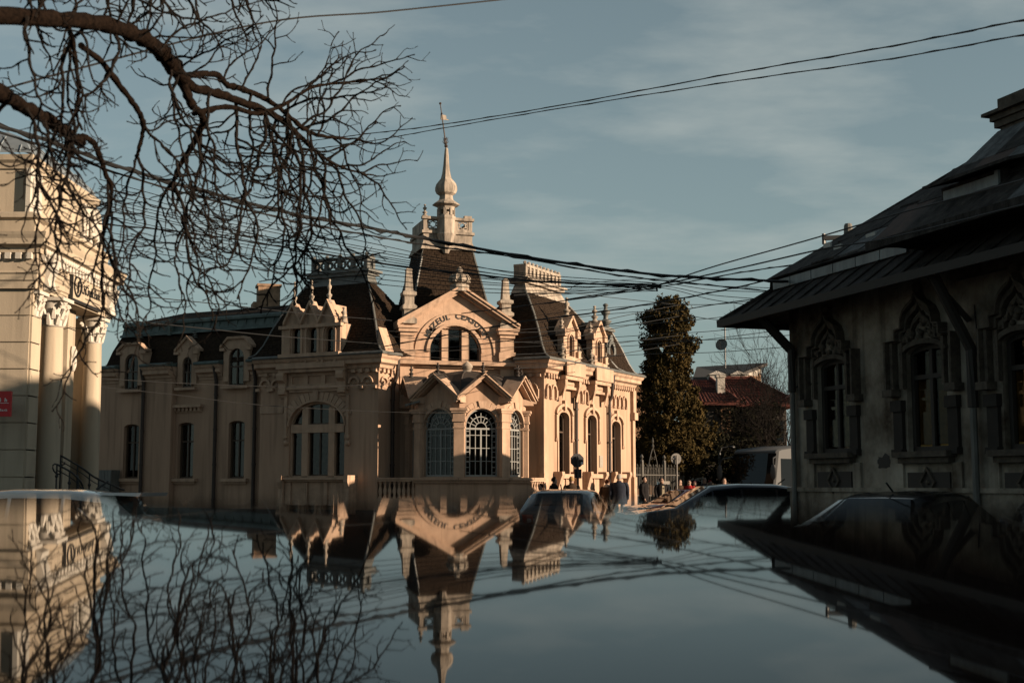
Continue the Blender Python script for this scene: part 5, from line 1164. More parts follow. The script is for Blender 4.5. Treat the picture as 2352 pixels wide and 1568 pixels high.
# eaves, roof in two steps, pale upstand panels
EV, ZE = 1.05, 5.05
b = MB(); e0 = RB.W(-EV, ZE, EV); zl = 5.62
def rp(q, s_, z): return RB.W(s_, z, EV - q)
UP = [(0, ZE), (.8, zl), (.8, zl + .22), (.7, zl + .25), (6.0, 9.58)]
SLP = (9.58 - zl - .25) / 5.3
for (q0, z0), (q1, z1) in zip(UP[:-1], UP[1:]):
    b.add([rp(q0, -EV + q0, z0), rp(q0, LS, z0), rp(q1, LS, z1), rp(q1, -EV + q1, z1)], [(0, 1, 2, 3)])
    b.add([rp(q0, -EV + q0, z0), rp(q1, -EV + q1, z1), RB.W(-EV + q1, z1, -9 + q1), RB.W(-EV + q0, z0, -9 + q0)], [(0, 1, 2, 3)])
b.add([rp(0, -EV, ZE - .012), rp(0, LS, ZE - .012), RB.W(LS, ZE + .25, -.1), RB.W(-.1, ZE + .25, -.1)], [(0, 1, 2, 3)])
b.add([rp(0, -EV, ZE - .013), RB.W(-.0, ZE + .25, 0), RB.W(0, ZE + .25, -9), RB.W(-EV, ZE - .013, -9)], [(0, 1, 2, 3)])
hr = b.build('roof', M['rust'], house)
b = MB(); b.mold(RB, -EV - .05, LS, [(EV - .02, ZE - .12), (EV + .05, ZE - .12), (EV + .06, ZE + .03), (EV - .02, ZE + .03)]); b.fbox(RE, -EV - .04, 9, ZE - .12, ZE + .03, EV - .02, EV + .05); b.build('eaves_board', M['oldframe'], house)
sx_ = [RB.sx(x, y, EV - .8) for x, y in ((1778, 640), (1818, 630), (1866, 617), (1916, 602), (1968, 588), (2024, 573), (2086, 557))]
for a0, a1 in zip(sx_[:-1], sx_[1:]):
    b = MB(); b.fbox(RB, a0 + .015, a1 - .015, zl + .02, zl + .2, EV - .79, EV - .76); b.build('upstand_panel', M['sheet'], hr)
for k in range(16):
    a = -EV + .85 + k * .55
    b = MB(); b.tube([rp(.02, a, ZE + .03), rp(.78, a, zl + .02)], .018, 4); b.build('roof_seam', M['rust'], hr)
b = MB(); b.tube([RB.W(-EV + q, z + .03, EV - q) for q, z in ((0, ZE), (.79, zl), (.8, zl + .24), (6.0, 9.58))], .045, 5); b.build('roof_hip', M['rust'], hr)
for (x, y, w_, hh) in ((1927, 573, .26, .09), (1903, 568, .26, .09), (2003, 544, .3, .07), (2118, 506, .38, .11), (2063, 547, .3, .04)):
    q = .0; best = None
    for k in range(60):                            # where this sight line meets the upper roof slope
        q = .8 + k * .08; s_, z_ = RB.pix(x, y, EV - q); e = z_ - (zl + .25 + (q - .7) * SLP)
        if best is None or abs(e) < best[0]: best = (abs(e), q, s_, z_)
    _, q, s_, z_ = best; b = MB(); b.fbox(RB, s_ - w_ / 2, s_ + w_ / 2, z_ - .02, z_ + hh, EV - q, EV - q + .04); b.build('snow_board', M['tin'], hr)
M['rust2'] = mat('grey_roof_sheet_worn', (0.13, 0.135, 0.135), 0.7, 0.8, 5.0, 0.6, 18, spec=.2, streak=True); M['rust3'] = mat('red_rust_sheet', (0.07, 0.035, 0.022), 0.8, 0.6, 3, 0.3, 16)
rs = random.Random(31)
for i in range(7):                                 # overlapping, uneven sheets of the upper slope
    q0 = .74 + i * .76
    for k in range(15):
        a0 = -EV + k * .82 + (i % 2) * .4; a1 = a0 + .86
        if a0 < -EV + q0 + .8: 
            a0 = max(a0, -EV + q0 + .75)
            if a1 - a0 < .2: continue
        e = rs.uniform(.012, .06); b = MB(); zq = lambda q: zl + .25 + (q - .7) * SLP; t0, t1 = rs.uniform(-.03, .03), rs.uniform(-.03, .03)
        P_ = [rp(q0, a0, zq(q0) + e + t0 * .3), rp(q0, a1, zq(q0) + e + rs.uniform(0, .02)), rp(q0 + .8, a1, zq(q0 + .8) + e * .5), rp(q0 + .8, a0, zq(q0 + .8) + e * .5)]
        b.add(P_ + [p - Vector((0, 0, .035)) for p in P_], [(0, 1, 2, 3), (0, 4, 5, 1), (1, 5, 6, 2), (3, 7, 4, 0)]); b.build('roof_sheet', M[rs.choice(('rust', 'rust', 'rust', 'rust2', 'rust3'))], hr, rec=False)
# raised roof part with its own eave, long dormer with pale panels
d2 = 1.25; s2, z2 = RB.pix(1994, 562, d2)
b = MB(); 
b.add([RB.W(s2, z2, d2), RB.W(LS, z2, d2), RB.W(LS, z2 + .9 * 2.2, d2 - 2.2), RB.W(s2 + .9, z2 + .9 * 2.2, d2 - 2.2)], [(0, 1, 2, 3)])
b.add([RB.W(s2, z2, d2), RB.W(s2 + .9, z2 + 1.98, d2 - 2.2), RB.W(s2 + .5, z2 - .2, d2 - 2.4)], [(0, 1, 2)])
b.add([RB.W(s2, z2 - .06, d2), RB.W(LS, z2 - .06, d2), RB.W(LS, z2 - .02, .0), RB.W(s2 + .3, z2 - .02, .0)], [(0, 1, 2, 3)])
b.fbox(RB, s2 - .02, LS, z2 - .12, z2 + .02, d2, d2 + .05); b.build('raised_roof', M['rust'], hr)
b = MB(); b.fbox(RB, s2 + .7, LS, 5.0, z2 - .05, -.1, .16); 
for k in range(12): a = s2 + 1.0 + k * .75; b.band(RB, Op(a, a + .5, 5.2, z2 - .25, .2).outline(8), Op(a - .05, a + .55, 5.15, z2 - .2, .24).outline(8), .16, .2)
b.build('frieze', M['oldtrim'], house)
rs = random.Random(33)
for i in range(3):
    for k in range(10):
        a0 = s2 + .1 + i * .3 + k * .84; P_ = [RB.W(a, z2 + .9 * q + e, d2 - q) for (a, q, e) in ((a0, i * .72, .03), (a0 + .87, i * .72, .02), (a0 + .87, i * .72 + .76, .01), (a0, i * .72 + .76, .012))]
        b = MB(); b.add(P_ + [p - Vector((0, 0, .03)) for p in P_], [(0, 1, 2, 3), (0, 4, 5, 1), (1, 5, 6, 2), (3, 7, 4, 0)]); b.build('roof_sheet', M[rs.choice(('rust', 'rust', 'rust', 'rust2', 'rust3'))], hr, rec=False)
d3 = min((abs(RB.pix(2163, 466, d)[1] - (z2 + .9 * (d2 - d))), d) for d in [d2 - .02 * i for i in range(120)])[1]; s3, z3 = RB.pix(2163, 458, d3); s4, z4 = RB.pix(2300, 408, d3); zt3 = RB.zy(2163, 436, d3)
zb3 = z3 - .1
do = MB(); do.fbox(RB, s3, s4, zb3 - .5, zt3 + .02, d3 - 1.5, d3); dro = do.build('roof_dormer', M['rust'], hr)
b = MB(); b.fbox(RB, s3 + .08, s4 - .12, zb3 + .0, zt3 - .05, d3 + .002, d3 + .03); b.fbox(RB, s4 - .1, s4 - .02, zb3 - .1, zt3 + .0, d3 + .002, d3 + .05); b.build('dormer_panel', M['sheet'], dro)
b = MB(); b.hexa([RB.W(s3 - .1, zt3 + .0, d3 + .3), RB.W(s4 + .5, zt3 + .0, d3 + .3), RB.W(s4 + .5, zt3 + .5, d3 - 1.6), RB.W(s3 - .1, zt3 + .5, d3 - 1.6), RB.W(s3 - .1, zt3 + .05, d3 + .3), RB.W(s4 + .5, zt3 + .05, d3 + .3), RB.W(s4 + .5, zt3 + .56, d3 - 1.6), RB.W(s3 - .1, zt3 + .56, d3 - 1.6)]); b.build('dormer_roof', M['rust'], dro)
q = at(2408, 300, 21.5); b = MB(); an = math.atan2(-.949, .316)
rbox(b, q, 1.2, 1.0, 6.5, at(2310, 262, 21.5).z, an); zc = at(2310, 262, 21.5).z; rbox(b, q, 1.4, 1.1, zc - .12, zc + .0, an); rbox(b, q, 1.5, 1.2, zc + .002, zc + .1, an); rbox(b, q, 1.7, 1.4, zc + .102, zc + .16, an); rbox(b, q, 1.3, 1.0, zc + .16, zc + .4, an); b.build('chimney', M['oldtrim'], hr)
# knee braces, downpipes, cables on the wall
for (xa, ya, xb, yb) in ((1735, 738, 1818, 815), (2130, 640, 2222, 735)):
    s_, z_ = RB.pix(xb, yb, .08); b = MB(); b.tube([RB.W(s_, z_, .05), RB.W(s_, z_ + .75, .85)], .07, 4); b.build('eaves_brace', M['oldframe'], house)
for (xa, y0, y1, r) in ((1824, 900, 1150, .055), (2240, 935, 1150, .06)):
    s_ = RB.sx(xa, 1000, .1); b = MB(); b.tube([RB.W(s_, 5.0, .8), RB.W(s_, RB.zy(xa, 800, .1), .12), RB.W(s_, RB.zy(xa, y0, .1), .12)], r * 1.5, 8); dp = b.build('drainpipe', M['oldframe'], house)
    b = MB(); b.tube([RB.W(s_, RB.zy(xa, y0 + .5, .1), .12), RB.W(s_, .4, .12), RB.W(s_, .2, .3)], r, 8); b.build('lower_pipe', M['zinc'], dp, smooth=True)
b = MB(); b.tube([RB.W(RB.sx(x, y), RB.zy(x, y), .03) for x, y in ((1825, 890), (1850, 884), (1880, 879))], .015, 4); b.tube([RB.W(RB.sx(x, y), RB.zy(x, y), .03) for x, y in ((2241, 700), (2246, 760), (2248, 810))], .013, 4); s_, z_ = RB.pix(2247, 809); b.fbox(RB, s_ - .04, s_ + .04, z_ - .05, z_ + .05, 0, .05); b.build('wall_cable', M['iron'], house)

# ================================================================== houses and trees beyond the crossing
M['tile'] = mat('red_roof_tile', (0.15, 0.034, 0.02), 0.9, 0.6, 6, 0.2, 30)
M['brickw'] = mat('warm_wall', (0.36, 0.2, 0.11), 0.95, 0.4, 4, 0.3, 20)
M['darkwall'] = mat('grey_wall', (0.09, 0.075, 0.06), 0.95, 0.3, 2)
M['plaster'] = mat('pale_plaster', (0.62, 0.55, 0.47), 0.9, 0.15, 2)
M['greyroof'] = mat('grey_roof', (0.07, 0.062, 0.055), 0.8, 0.3, 6)
def tiles(parent, P, rows, cols, m='tile'):        # P = 4 corners bl, br, tr, tl of a roof slope: pan tiles joined into one part
    b = MB(); bl, br, tr2, tl = P; n = (br - bl).cross(tl - bl).normalized(); n = n if n.z > 0 else -n
    for r_ in range(rows):
        for c_ in range(cols):
            f = lambda i, j: (bl.lerp(br, i)).lerp(tl.lerp(tr2, i), j)
            i0, i1, j0, j1 = c_ / cols, (c_ + .96) / cols, r_ / rows, min(1, (r_ + 1.12) / rows); im = (i0 + i1) / 2; h = .05 + rnd.uniform(-.01, .015)
            b.add([f(i0, j0) + n * .03, f(im, j0) + n * (h + .06), f(i1, j0) + n * .03, f(i1, j1) + n * .0, f(im, j1) + n * (h + .01), f(i0, j1)], [(0, 1, 4, 5), (1, 2, 3, 4), (0, 2, 1)])
    return stuff(b.build('roof_tiles', M[m], parent, rec=False))
nh = thing('shade_house', 'unseen low house added behind the dark old house to shade the bay', 'house', (13, 38.5, 0))  # added out of view; its height sets the shadow across the bay
b = MB(); b.box(8.9, 17, 36.6, 40.0, 0, 4.3); b.build('wall', M['plaster'], nh)
b = MB(); b.hexa([(8.6, 36.2, 4.3), (17.3, 36.2, 4.3), (17.3, 40.4, 4.3), (8.6, 40.4, 4.3), (9.6, 38.0, 5.35), (16.3, 38.0, 5.35), (16.3, 38.6, 5.35), (9.6, 38.6, 5.35)]); b.build('roof', M['tile'], nh)
for x in (10, 12.5, 15): b = MB(); b.box(x, x + .9, 36.55, 36.598, 1.2, 2.8); b.build('window', M['oldframe'], nh)
for y in (37.2, 38.8): b = MB(); b.box(8.85, 8.898, y, y + .8, 1.2, 2.8); b.build('window', M['oldframe'], nh)
rh = thing('red_roof_house', 'two storey house with red tiled hip roof and chimney behind the coach', 'house', (13, 74, 0))
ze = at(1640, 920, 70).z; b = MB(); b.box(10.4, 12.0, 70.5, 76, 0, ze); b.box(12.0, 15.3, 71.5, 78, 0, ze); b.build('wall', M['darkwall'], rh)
b = MB(); b.box(12.002, 12.05, 70.6, 71.48, .5, ze - .1); b.build('sun_toned_wall', M['brickw'], rh); b = MB(); b.box(11.5, 12.0, 70.44, 70.498, 2.6, ze - .15); b.build('sun_toned_wall', M['brickw'], rh); b = MB(); b.box(15.3, 15.34, 71.6, 77.9, .3, ze - .1); b.build('sun_toned_wall', M['brickw'], rh)  # sunlit look put into a brighter wall colour on these faces
for x, z in ((12.4, 3.9), (13.4, 3.9), (14.5, 3.9), (13.4, 1.2)):
    b = MB(); b.box(x, x + .7, 71.4, 71.498, z, z + 1.3); f = b.build('window', M['oldframe'], rh); b = MB(); b.box(x + .07, x + .63, 71.38, 71.398, z + .07, z + 1.23); b.build('pane', M['glass'], f)
for y in (72.3, 74.2): b = MB(); b.box(15.34, 15.38, y, y + .8, 3.7, 5.1); b.build('window', M['oldframe'], rh)
zr_ = at(1640, 884, 74).z + .25
P1 = [Vector((9.9, 70, ze - .1)), Vector((12.4, 70, ze - .1)), Vector((11.4, 73.5, zr_)), Vector((10.2, 73.5, zr_ + .02))]
P2 = [Vector((11.5, 71, ze - .12)), Vector((15.9, 71, ze - .12)), Vector((13.9, 74.5, zr_ + .1)), Vector((12.0, 74.5, zr_ + .1))]
P3 = [Vector((15.9, 71, ze - .12)), Vector((15.9, 78.5, ze - .12)), Vector((13.9, 75.5, zr_ + .1)), Vector((13.9, 74.5, zr_ + .1))]
P4 = [Vector((12.4, 70, ze - .1)), Vector((12.4, 76, ze - .1)), Vector((11.4, 74, zr_)), Vector((11.4, 73.5, zr_))]
b = MB()
for P in (P1, P2, P3, P4): b.add(P, [(0, 1, 2, 3)]); b.add([p - Vector((0, 0, .14)) for p in P], [(0, 1, 2, 3)]); b.add([P[0], P[1], P[1] - Vector((0, 0, .14)), P[0] - Vector((0, 0, .14))], [(0, 1, 2, 3)])
rrf = b.build('roof', M['tile'], rh)
tiles(rrf, P1, 9, 12); tiles(rrf, P2, 9, 18); tiles(rrf, P3, 9, 20); tiles(rrf, P4, 9, 14)
b = MB(); 
for p, q in ((P1[1], P1[2]), (P2[1], P2[2]), (P2[3], P2[2])): b.tube([p + Vector((0, 0, .1)), q + Vector((0, 0, .1))], .11, 6)
b.build('ridge_tiles', M['tile'], rrf)
q0, q1 = at(1649, 925, 71.2), at(1665, 866, 71.2); b = MB(); b.box(q0.x, q1.x, 71.2, 71.8, q0.z, q1.z); b.box(q0.x - .06, q1.x + .06, 71.14, 71.86, q1.z, q1.z + .12); b.build('chimney', M['plaster'], rrf)
gh = thing('grey_roof_house', 'tall house with grey low-pitched roof and a sunlit white gable above red tiles', 'house', (14, 86, 0))
GF = Fr((at(1684, 900, 82).x, 82), (.8, .6), (.6, -.8)); G2 = Fr((at(1684, 900, 82).x, 82), (.91, -.41), (-.41, -.91))
g = lambda x, y: GF.pix(x, y)
pa, pb, pc, pd = g(1684, 862), g(1748, 833), g(1748, 884), g(1684, 884)
b = MB(); b.prism(GF, [(pa[0], 0), (pb[0], 0), (pb[0], pb[1] - .2), (pa[0], pa[1] - .1)], -5, 0); b.build('gable_wall', M['plaster'], gh)
w1 = g(1718, 862); b = MB(); b.fbox(GF, w1[0], pb[0] - .1, w1[1] - 1.5, w1[1], 0, .02); b.fbox(GF, pb[0] - .3, pb[0] - .12, w1[1] - 1.5, w1[1] + .2, .02, .05); b.build('balcony_opening', M['brickw'], gh)
A0 = GF.W(pa[0] - .3, pa[1] - .1, .3); A1 = GF.W(pb[0] + .3, pb[1], .3); L0 = at(1592, 866, 84); L1 = at(1600, 842, 90)
b = MB(); b.add([A0, A1, Vector((L1.x, L1.y, L1.z)), L0], [(0, 1, 2, 3)]); b.add([A0 - Vector((0, 0, .2)), A1 - Vector((0, 0, .2)), A1, A0], [(0, 1, 2, 3)]); b.add([L0, A0, A0 - Vector((0, 0, .2)), L0 - Vector((0, 0, .2))], [(0, 1, 2, 3)]); b.build('roof', M['greyroof'], gh)
b = MB(); b.add([Vector((L0.x + .3, L0.y + .3, 0)), Vector((A0.x - .2, A0.y + .35, 0)), Vector((A0.x - .2, A0.y + .35, A0.z - .15)), Vector((L0.x + .3, L0.y + .3, L0.z - .1))], [(0, 1, 2, 3)]); b.build('wall', M['brickw'], gh)
for x in (1648, 1697):
    q = at(x, 870, 80.5); b = MB(); b.box(q.x - .5, q.x + .5, 80.3, 81.4, q.z - .3, q.z + .25); b.add([(q.x - .6, 80.2, q.z + .25), (q.x + .6, 80.2, q.z + .25), (q.x + .6, 81.5, q.z + .25), (q.x - .6, 81.5, q.z + .25), (q.x, 80.8, q.z + .55)], [(0, 1, 4), (1, 2, 4), (2, 3, 4), (3, 0, 4)]); b.build('roof_vent', M['plaster'], gh)
dish = thing('satellite_dish', 'round satellite dish on an antenna mast above the grey roof', 'satellite dish', at(1666, 838, 83))
p0, p1 = at(1666, 845, 83), at(1665, 752, 83); b = MB(); b.tube([p0, p1], .05, 6); b.tube([p0.lerp(p1, .95) + Vector((-.25, 0, 0)), p0.lerp(p1, .95) + Vector((.25, 0, 0))], .015, 4); b.build('mast', M['iron'], dish)
c = at(1657, 791, 82.7); nn = Vector((-.45, -.85, .25)).normalized(); e1 = nn.cross(Vector((0, 0, 1))).normalized(); e2 = e1.cross(nn); vs = []; fs = []
for k, (r_, dz) in enumerate(((.02, -.12), (.2, -.1), (.34, -.05), (.4, 0))):
    for i in range(16): t = 2 * math.pi * i / 16; vs.append(c + e1 * r_ * math.cos(t) + e2 * r_ * math.sin(t) + nn * dz)
for k in range(3):
    for i in range(16): fs.append((k * 16 + i, k * 16 + (i + 1) % 16, k * 16 + 16 + (i + 1) % 16, k * 16 + 16 + i))
b = MB(); b.add(vs, fs); b.build('reflector', M['zinc'], dish, smooth=60)
b = MB(); b.tube([c + e2 * -.38, c + nn * .35 + e2 * -.05], .015, 4); b.ball(c + nn * .36, .05, 6, 4); b.tube([c - nn * .1, p0.lerp(p1, .55)], .03, 4); b.build('feed_arm', M['iron'], dish)
oh = thing('orange_house', 'ochre house wall showing between the museum corner and the dark evergreen', 'house', (6, 90, 0))
b = MB(); q0, q1 = at(1440, 876, 90), at(1500, 876, 90); b.box(q0.x, q1.x, 90, 96, 0, q0.z); b.build('wall', M['brickw'], oh); b = MB(); b.hexa([(q0.x - .3, 89.6, q0.z), (q1.x + .3, 89.6, q0.z), (q1.x + .3, 96.4, q0.z), (q0.x - .3, 96.4, q0.z), (q0.x + 1, 92.5, q0.z + .8), (q1.x - .3, 92.5, q0.z + .8), (q1.x - .3, 93.5, q0.z + .8), (q0.x + 1, 93.5, q0.z + .8)]); b.build('roof', M['tile'], oh)
M['needles'] = mat('evergreen_leaves', (0.085, 0.056, 0.018), 0.8, 0.6, 1.6, spec=0.05, col2=(0.022, 0.02, 0.008))
M['ivy'] = mat('dark_ivy_leaves', (0.02, 0.019, 0.009), 0.8, 0.5, 1.5, spec=0.06)
M['bark'] = mat('rough_bark', (0.016, 0.0095, 0.006), 0.95, 0.75, 28, 1.0, 32, spec=0.05)
M['twigbark'] = mat('twig_bark', (0.011, 0.007, 0.0045), 0.9, 0.35, 10, 0.4, 60, spec=0.15)
def leaf_clump(b, c, r, n, size, rs, up=0.5):
    for _ in range(n):
        d = Vector((rs.gauss(0, 1), rs.gauss(0, 1), rs.gauss(0, 1))).normalized() * r * rs.uniform(.35, 1.05)
        p = c + Vector((d.x, d.y, d.z * 1.25)); a = Vector((rs.gauss(0, 1), rs.gauss(0, 1), rs.gauss(0, 1) + up)).normalized(); e = a.cross(Vector((rs.gauss(0, 1), rs.gauss(0, 1), rs.gauss(0, 1)))).normalized(); s = size * rs.uniform(.6, 1.4)
        b.add([p - e * s * .5, p + a * s * .6 - e * s * .25, p + a * s * 1.3, p + e * s * .5], [(0, 1, 2, 3)])
ev = thing('evergreen_tree', 'tall dark columnar evergreen beside the museum corner catching low sun', 'tree', (7.2, 60, 0))
sil = [(676, 1515, 1556), (705, 1500, 1578), (735, 1465, 1592), (760, 1470, 1585), (790, 1470, 1602), (820, 1480, 1592), (850, 1476, 1590), (880, 1472, 1588), (920, 1460, 1602), (960, 1454, 1632), (1000, 1454, 1642), (1040, 1458, 1636), (1075, 1466, 1612), (1110, 1474, 1590)]
rs = random.Random(21); b = MB()
b.lathe(at(1535, 1110, 60) * 1 - Vector((0, 0, at(1535, 1110, 60).z)), [(.32, 0), (.24, 1.5), (.16, 5), (.05, 9.8)], 8); b.build('trunk', M['bark'], ev)
b = MB(); inner = MB()
for _ in range(1050):
    y = 690 + (rs.random() ** .8) * 405
    for k in range(len(sil) - 1):
        if sil[k][0] <= y <= sil[k + 1][0]:
            f = (y - sil[k][0]) / (sil[k + 1][0] - sil[k][0]); xl = sil[k][1] * (1 - f) + sil[k + 1][1] * f; xr = sil[k][2] * (1 - f) + sil[k + 1][2] * f; break
    c0 = at((xl + xr) / 2, y, 60); rr = (xr - xl) / 2 / F * 60 - .04; t = rs.uniform(0, 2 * math.pi); q = math.sqrt(rs.uniform(.12, 1.0)) * (1 + .16 * math.sin(y * .11 + 2 * t) * math.sin(y * .047 + t))
    c = c0 + Vector((math.cos(t) * rr * q, math.sin(t) * rr * q, rs.uniform(-.15, .15))); leaf_clump(b, c, rs.uniform(.12, .28) * (1 + .35 * (y > 920)), 50, .10, rs, 1.2)
b.build('crown', M['needles'], ev, rec=False)
# bare tree and ivy in front of the red-roofed house
def bare(b, p, d, ln, r, lv, rs, spread=.55, bend=.12):
    n = 5; pts = [p]; rad = [r]; q = p.copy(); dd = d.copy()
    for i in range(n):
        dd = (dd + Vector((rs.gauss(0, bend), rs.gauss(0, bend), rs.gauss(0, bend) + .05))).normalized(); q = q + dd * ln / n; pts.append(q.copy()); rad.append(max(.006, r * (1 - .8 * (i + 1) / n)))
    b.tube(pts, rad, 4 if lv else 6, cap=False)
    if lv >= 4: return
    for i in range(5 if lv < 3 else 4):
        k = rs.randint(1, n); e = (dd + Vector((rs.gauss(0, spread), rs.gauss(0, spread), rs.gauss(0, spread)))).normalized(); bare(b, pts[k], e, ln * rs.uniform(.5, .72), rad[k] * .75, lv + 1, rs, spread, bend)
def bare_tree(label, p, h, sd, nb=7, group=None):
    rs = random.Random(sd); o = thing('bare_tree', label, 'tree', p, group); b = MB(); b.tube([p, p + Vector((.05, 0, h * .25)), p + Vector((0, .1, h * .5))], [.12, .09, .06], 7); b.build('trunk', M['twigbark'], o)
    b = MB()
    for k in range(nb): bare(b, p + Vector((0, 0, h * (.2 + .3 * k / nb))), Vector((rs.uniform(-.6, .6), rs.uniform(-.5, .5), .9)).normalized(), h * .38, .045, 1, rs)
    b.build('branches', M['twigbark'], o, rec=False)
bare_tree('bare leafless tree rising behind the coach against the sky', Vector((at(1760, 1100, 66).x, 66, 0)), at(1760, 775, 66).z, 4, 9)
bare_tree('small bare tree in front of the red roof close to the dark house corner', Vector((at(1796, 1100, 63).x, 63, 0)), at(1780, 860, 63).z, 8, 8)
def mass(name, label, cat, boxes, n, seed, m='ivy', size=.13):
    rs = random.Random(seed); b = MB()
    for (x0, x1, y0, y1, D_) in boxes:
        for _ in range(n):
            c = at(rs.uniform(x0, x1), rs.uniform(y0, y1), D_ + rs.uniform(-.6, .6)); leaf_clump(b, c, .4, 34, size, rs, .2)
    o = b.build(name, M[m], None, rec=False); tag(o, label, cat); return o
iv = mass('ivy', 'dark mass of ivy covering the front of the red-roofed house', 'ivy', ((1655, 1785, 926, 1035, 70.6), (1595, 1655, 1000, 1060, 69.5), (1650, 1800, 1020, 1090, 68)), 90, 5); stuff(iv)
hd = mass('hedge', 'dark clipped hedge behind the iron fence', 'hedge', ((1452, 1500, 1020, 1105, 64), (1590, 1700, 1040, 1105, 66)), 70, 6); 
bw = thing('boundary_wall', 'low dark boundary wall with railings behind the parked cars', 'wall', (10, 66, 0))
b = MB(); b.box(6.5, 16, 66.4, 66.6, 0, 1.0); b.build('wall', M['darkwall'], bw); b = MB(); b.box(6.5, 16, 66.47, 66.53, 2.1, 2.16)
b.build('rail', M['iron'], bw)
for k in range(58): b = MB(); b.box(6.6 + k * .16, 6.625 + k * .16, 66.49, 66.515, 1.0, 2.3); b.build('bar', M['iron'], bw)
# street lamp column in front of the house
lp = thing('street_lamp', 'thin dark lamp column standing in front of the lit brick strip', 'street lamp', at(1653, 1105, 60))
b = MB(); p0, p1 = at(1653, 1112, 60), at(1653, 1040, 60); b.tube([Vector((p0.x, 60, 0)), p1], .05, 6); b.build('column', M['iron'], lp); b = MB(); b.tube([p1, p1 + Vector((.1, 0, .25)), p1 + Vector((.5, 0, .3))], .03, 5); b.ball(p1 + Vector((.6, 0, .28)), .14, 8, 5, sz=.5); b.build('lamp_head', M['iron'], lp)

# ================================================================== wrought iron fence and gate by the museum corner
fe = thing('iron_fence', 'ornate wrought iron fence and gate between museum corner and road sign', 'fence', at(1490, 1200, 57))
M['greyiron'] = mat('grey_iron', (0.09, 0.08, 0.065), 0.5, .2, 8)  # even grey iron for the fence, paler than the black iron
pf = Vector((at(1459, 1112, 56).x, 56, 0)); pg = Vector((at(1568, 1112, 59).x, 59, 0)); tt = (pg - pf).normalized(); FE = Fr((pf.x, pf.y), (tt.x, tt.y), (tt.y, -tt.x)); LF = (pg - pf).length
b = MB(); 
for z in (.35, 1.1, 2.0): b.fbox(FE, 0, LF, z, z + .045, -.02, .02)
b.build('rail', M['greyiron'], fe)
for k in range(int(LF / .125)):
    a = .06 + k * .125; h = 2.25 + (.12 if k % 2 else 0); b = MB(); b.fbox(FE, a - .012, a + .012, .12, h, -.012, .012); b.lathe(FE.W(a, h, 0), [(.012, 0), (.032, .05), (.002, .14)], 5); b.build('bar', M['greyiron'], fe)
ag = FE.sx(1500, 1060); b = MB()
for sg in (-1, 1):
    b.tube([FE.W(ag + sg * (.45 - .06 * q), 2.1 + .16 * q + .1 * math.sin(q * .5), 0) for q in range(8)], .022, 5)
    b.tube([FE.W(ag + sg * (.22 + .14 * math.cos(q * .6) * (1 - q / 14)), 2.35 + .14 * math.sin(q * .6) * (1 - q / 14), 0) for q in range(12)], .016, 4)
    b.tube([FE.W(ag + sg * (.13 + .1 * math.cos(q * .6) * (1 - q / 14)), 2.75 + .1 * math.sin(q * .6) * (1 - q / 14), 0) for q in range(12)], .014, 4)
b.lathe(FE.W(ag, 3.2, 0), [(.03, 0), (.06, .1), (.02, .2), (.05, .28), (.005, .5)], 6); b.build('gate_crest', M['greyiron'], fe)
for a in (ag - .9, ag + .9, LF):
    b = MB(); b.fbox(FE, a - .06, a + .06, 0, 2.6, -.06, .06); b.lathe(FE.W(a, 2.6, 0), [(.08, 0), (.08, .06), (.03, .1), (.09, .2), (.02, .32)], 8); b.build('post', M['greyiron'], fe)

# ================================================================== bare tree over the street, upper left
tree = thing('bare_tree', 'large leafless tree whose drooping branches hang over the top left of the picture', 'tree', (-7.2, 6.6, 0))
b = MB(); tk = [Vector((-7.2, 6.6, 0)), Vector((-7.15, 6.6, 1.5)), Vector((-6.8, 6.7, 3.0)), Vector((-6.2, 6.8, 4.2)), at(-420, 35, 6.9)]
b.tube(spline(tk, 5), [.3 - .23 * i / 20 for i in range(21)], 12); b.tube(spline([Vector((-7.15, 6.6, 2.0)), Vector((-6.0, 7, 3.0)), at(-330, 120, 7.2)], 5), [.16 - .1 * i / 10 for i in range(11)], 10); b.build('trunk', M['bark'], tree, smooth=True)
rs = random.Random(11)
def limb(pts, name='limb', m='bark', n=9):         # pts = (x, y, depth, radius in picture units)
    k = 6; P = [Vector((p[0], p[1], p[2])) for p in pts]; S = spline(P, k); rad = []
    for i in range(len(S)):
        q = min(len(pts) - 2, i // k); f = i / k - q; rad.append((pts[q][3] * (1 - f) + pts[q + 1][3] * f) * S[i].z / F * .9 * rs.choice((1, 1, 1, 1.22)) * rs.uniform(.88, 1.1))
    W3 = [at(p.x + rs.uniform(-1.5, 1.5), p.y + rs.uniform(-1.5, 1.5), p.z) for p in S]; b = MB(); b.tube(W3, rad, n); b.build(name, M[m], tree, smooth=70); return S
LIM = []
LIM.append(limb([(-420, 35, 6.9, 30), (-150, 28, 7.2, 27), (0, 36, 7.7, 25), (120, 44, 8.1, 23), (230, 54, 8.6, 21), (310, 80, 9.1, 20), (360, 110, 9.5, 19), (400, 155, 9.9, 20), (425, 190, 10.2, 19)]))
LIM.append(limb([(415, 180, 10.1, 15), (450, 203, 10.3, 12), (500, 215, 10.6, 11), (560, 236, 10.9, 10), (610, 255, 11.2, 9), (660, 285, 11.5, 8), (705, 330, 11.8, 6), (760, 372, 12.1, 4), (830, 398, 12.4, 2.6), (880, 405, 12.6, 1.5)]))
LIM.append(limb([(430, 172, 10.2, 9), (470, 170, 10.5, 8), (500, 172, 10.7, 8), (520, 195, 10.8, 8), (555, 205, 11, 8), (600, 222, 11.2, 7), (645, 250, 11.4, 6), (690, 290, 11.6, 6), (730, 310, 11.9, 5), (800, 320, 12.2, 3)]))
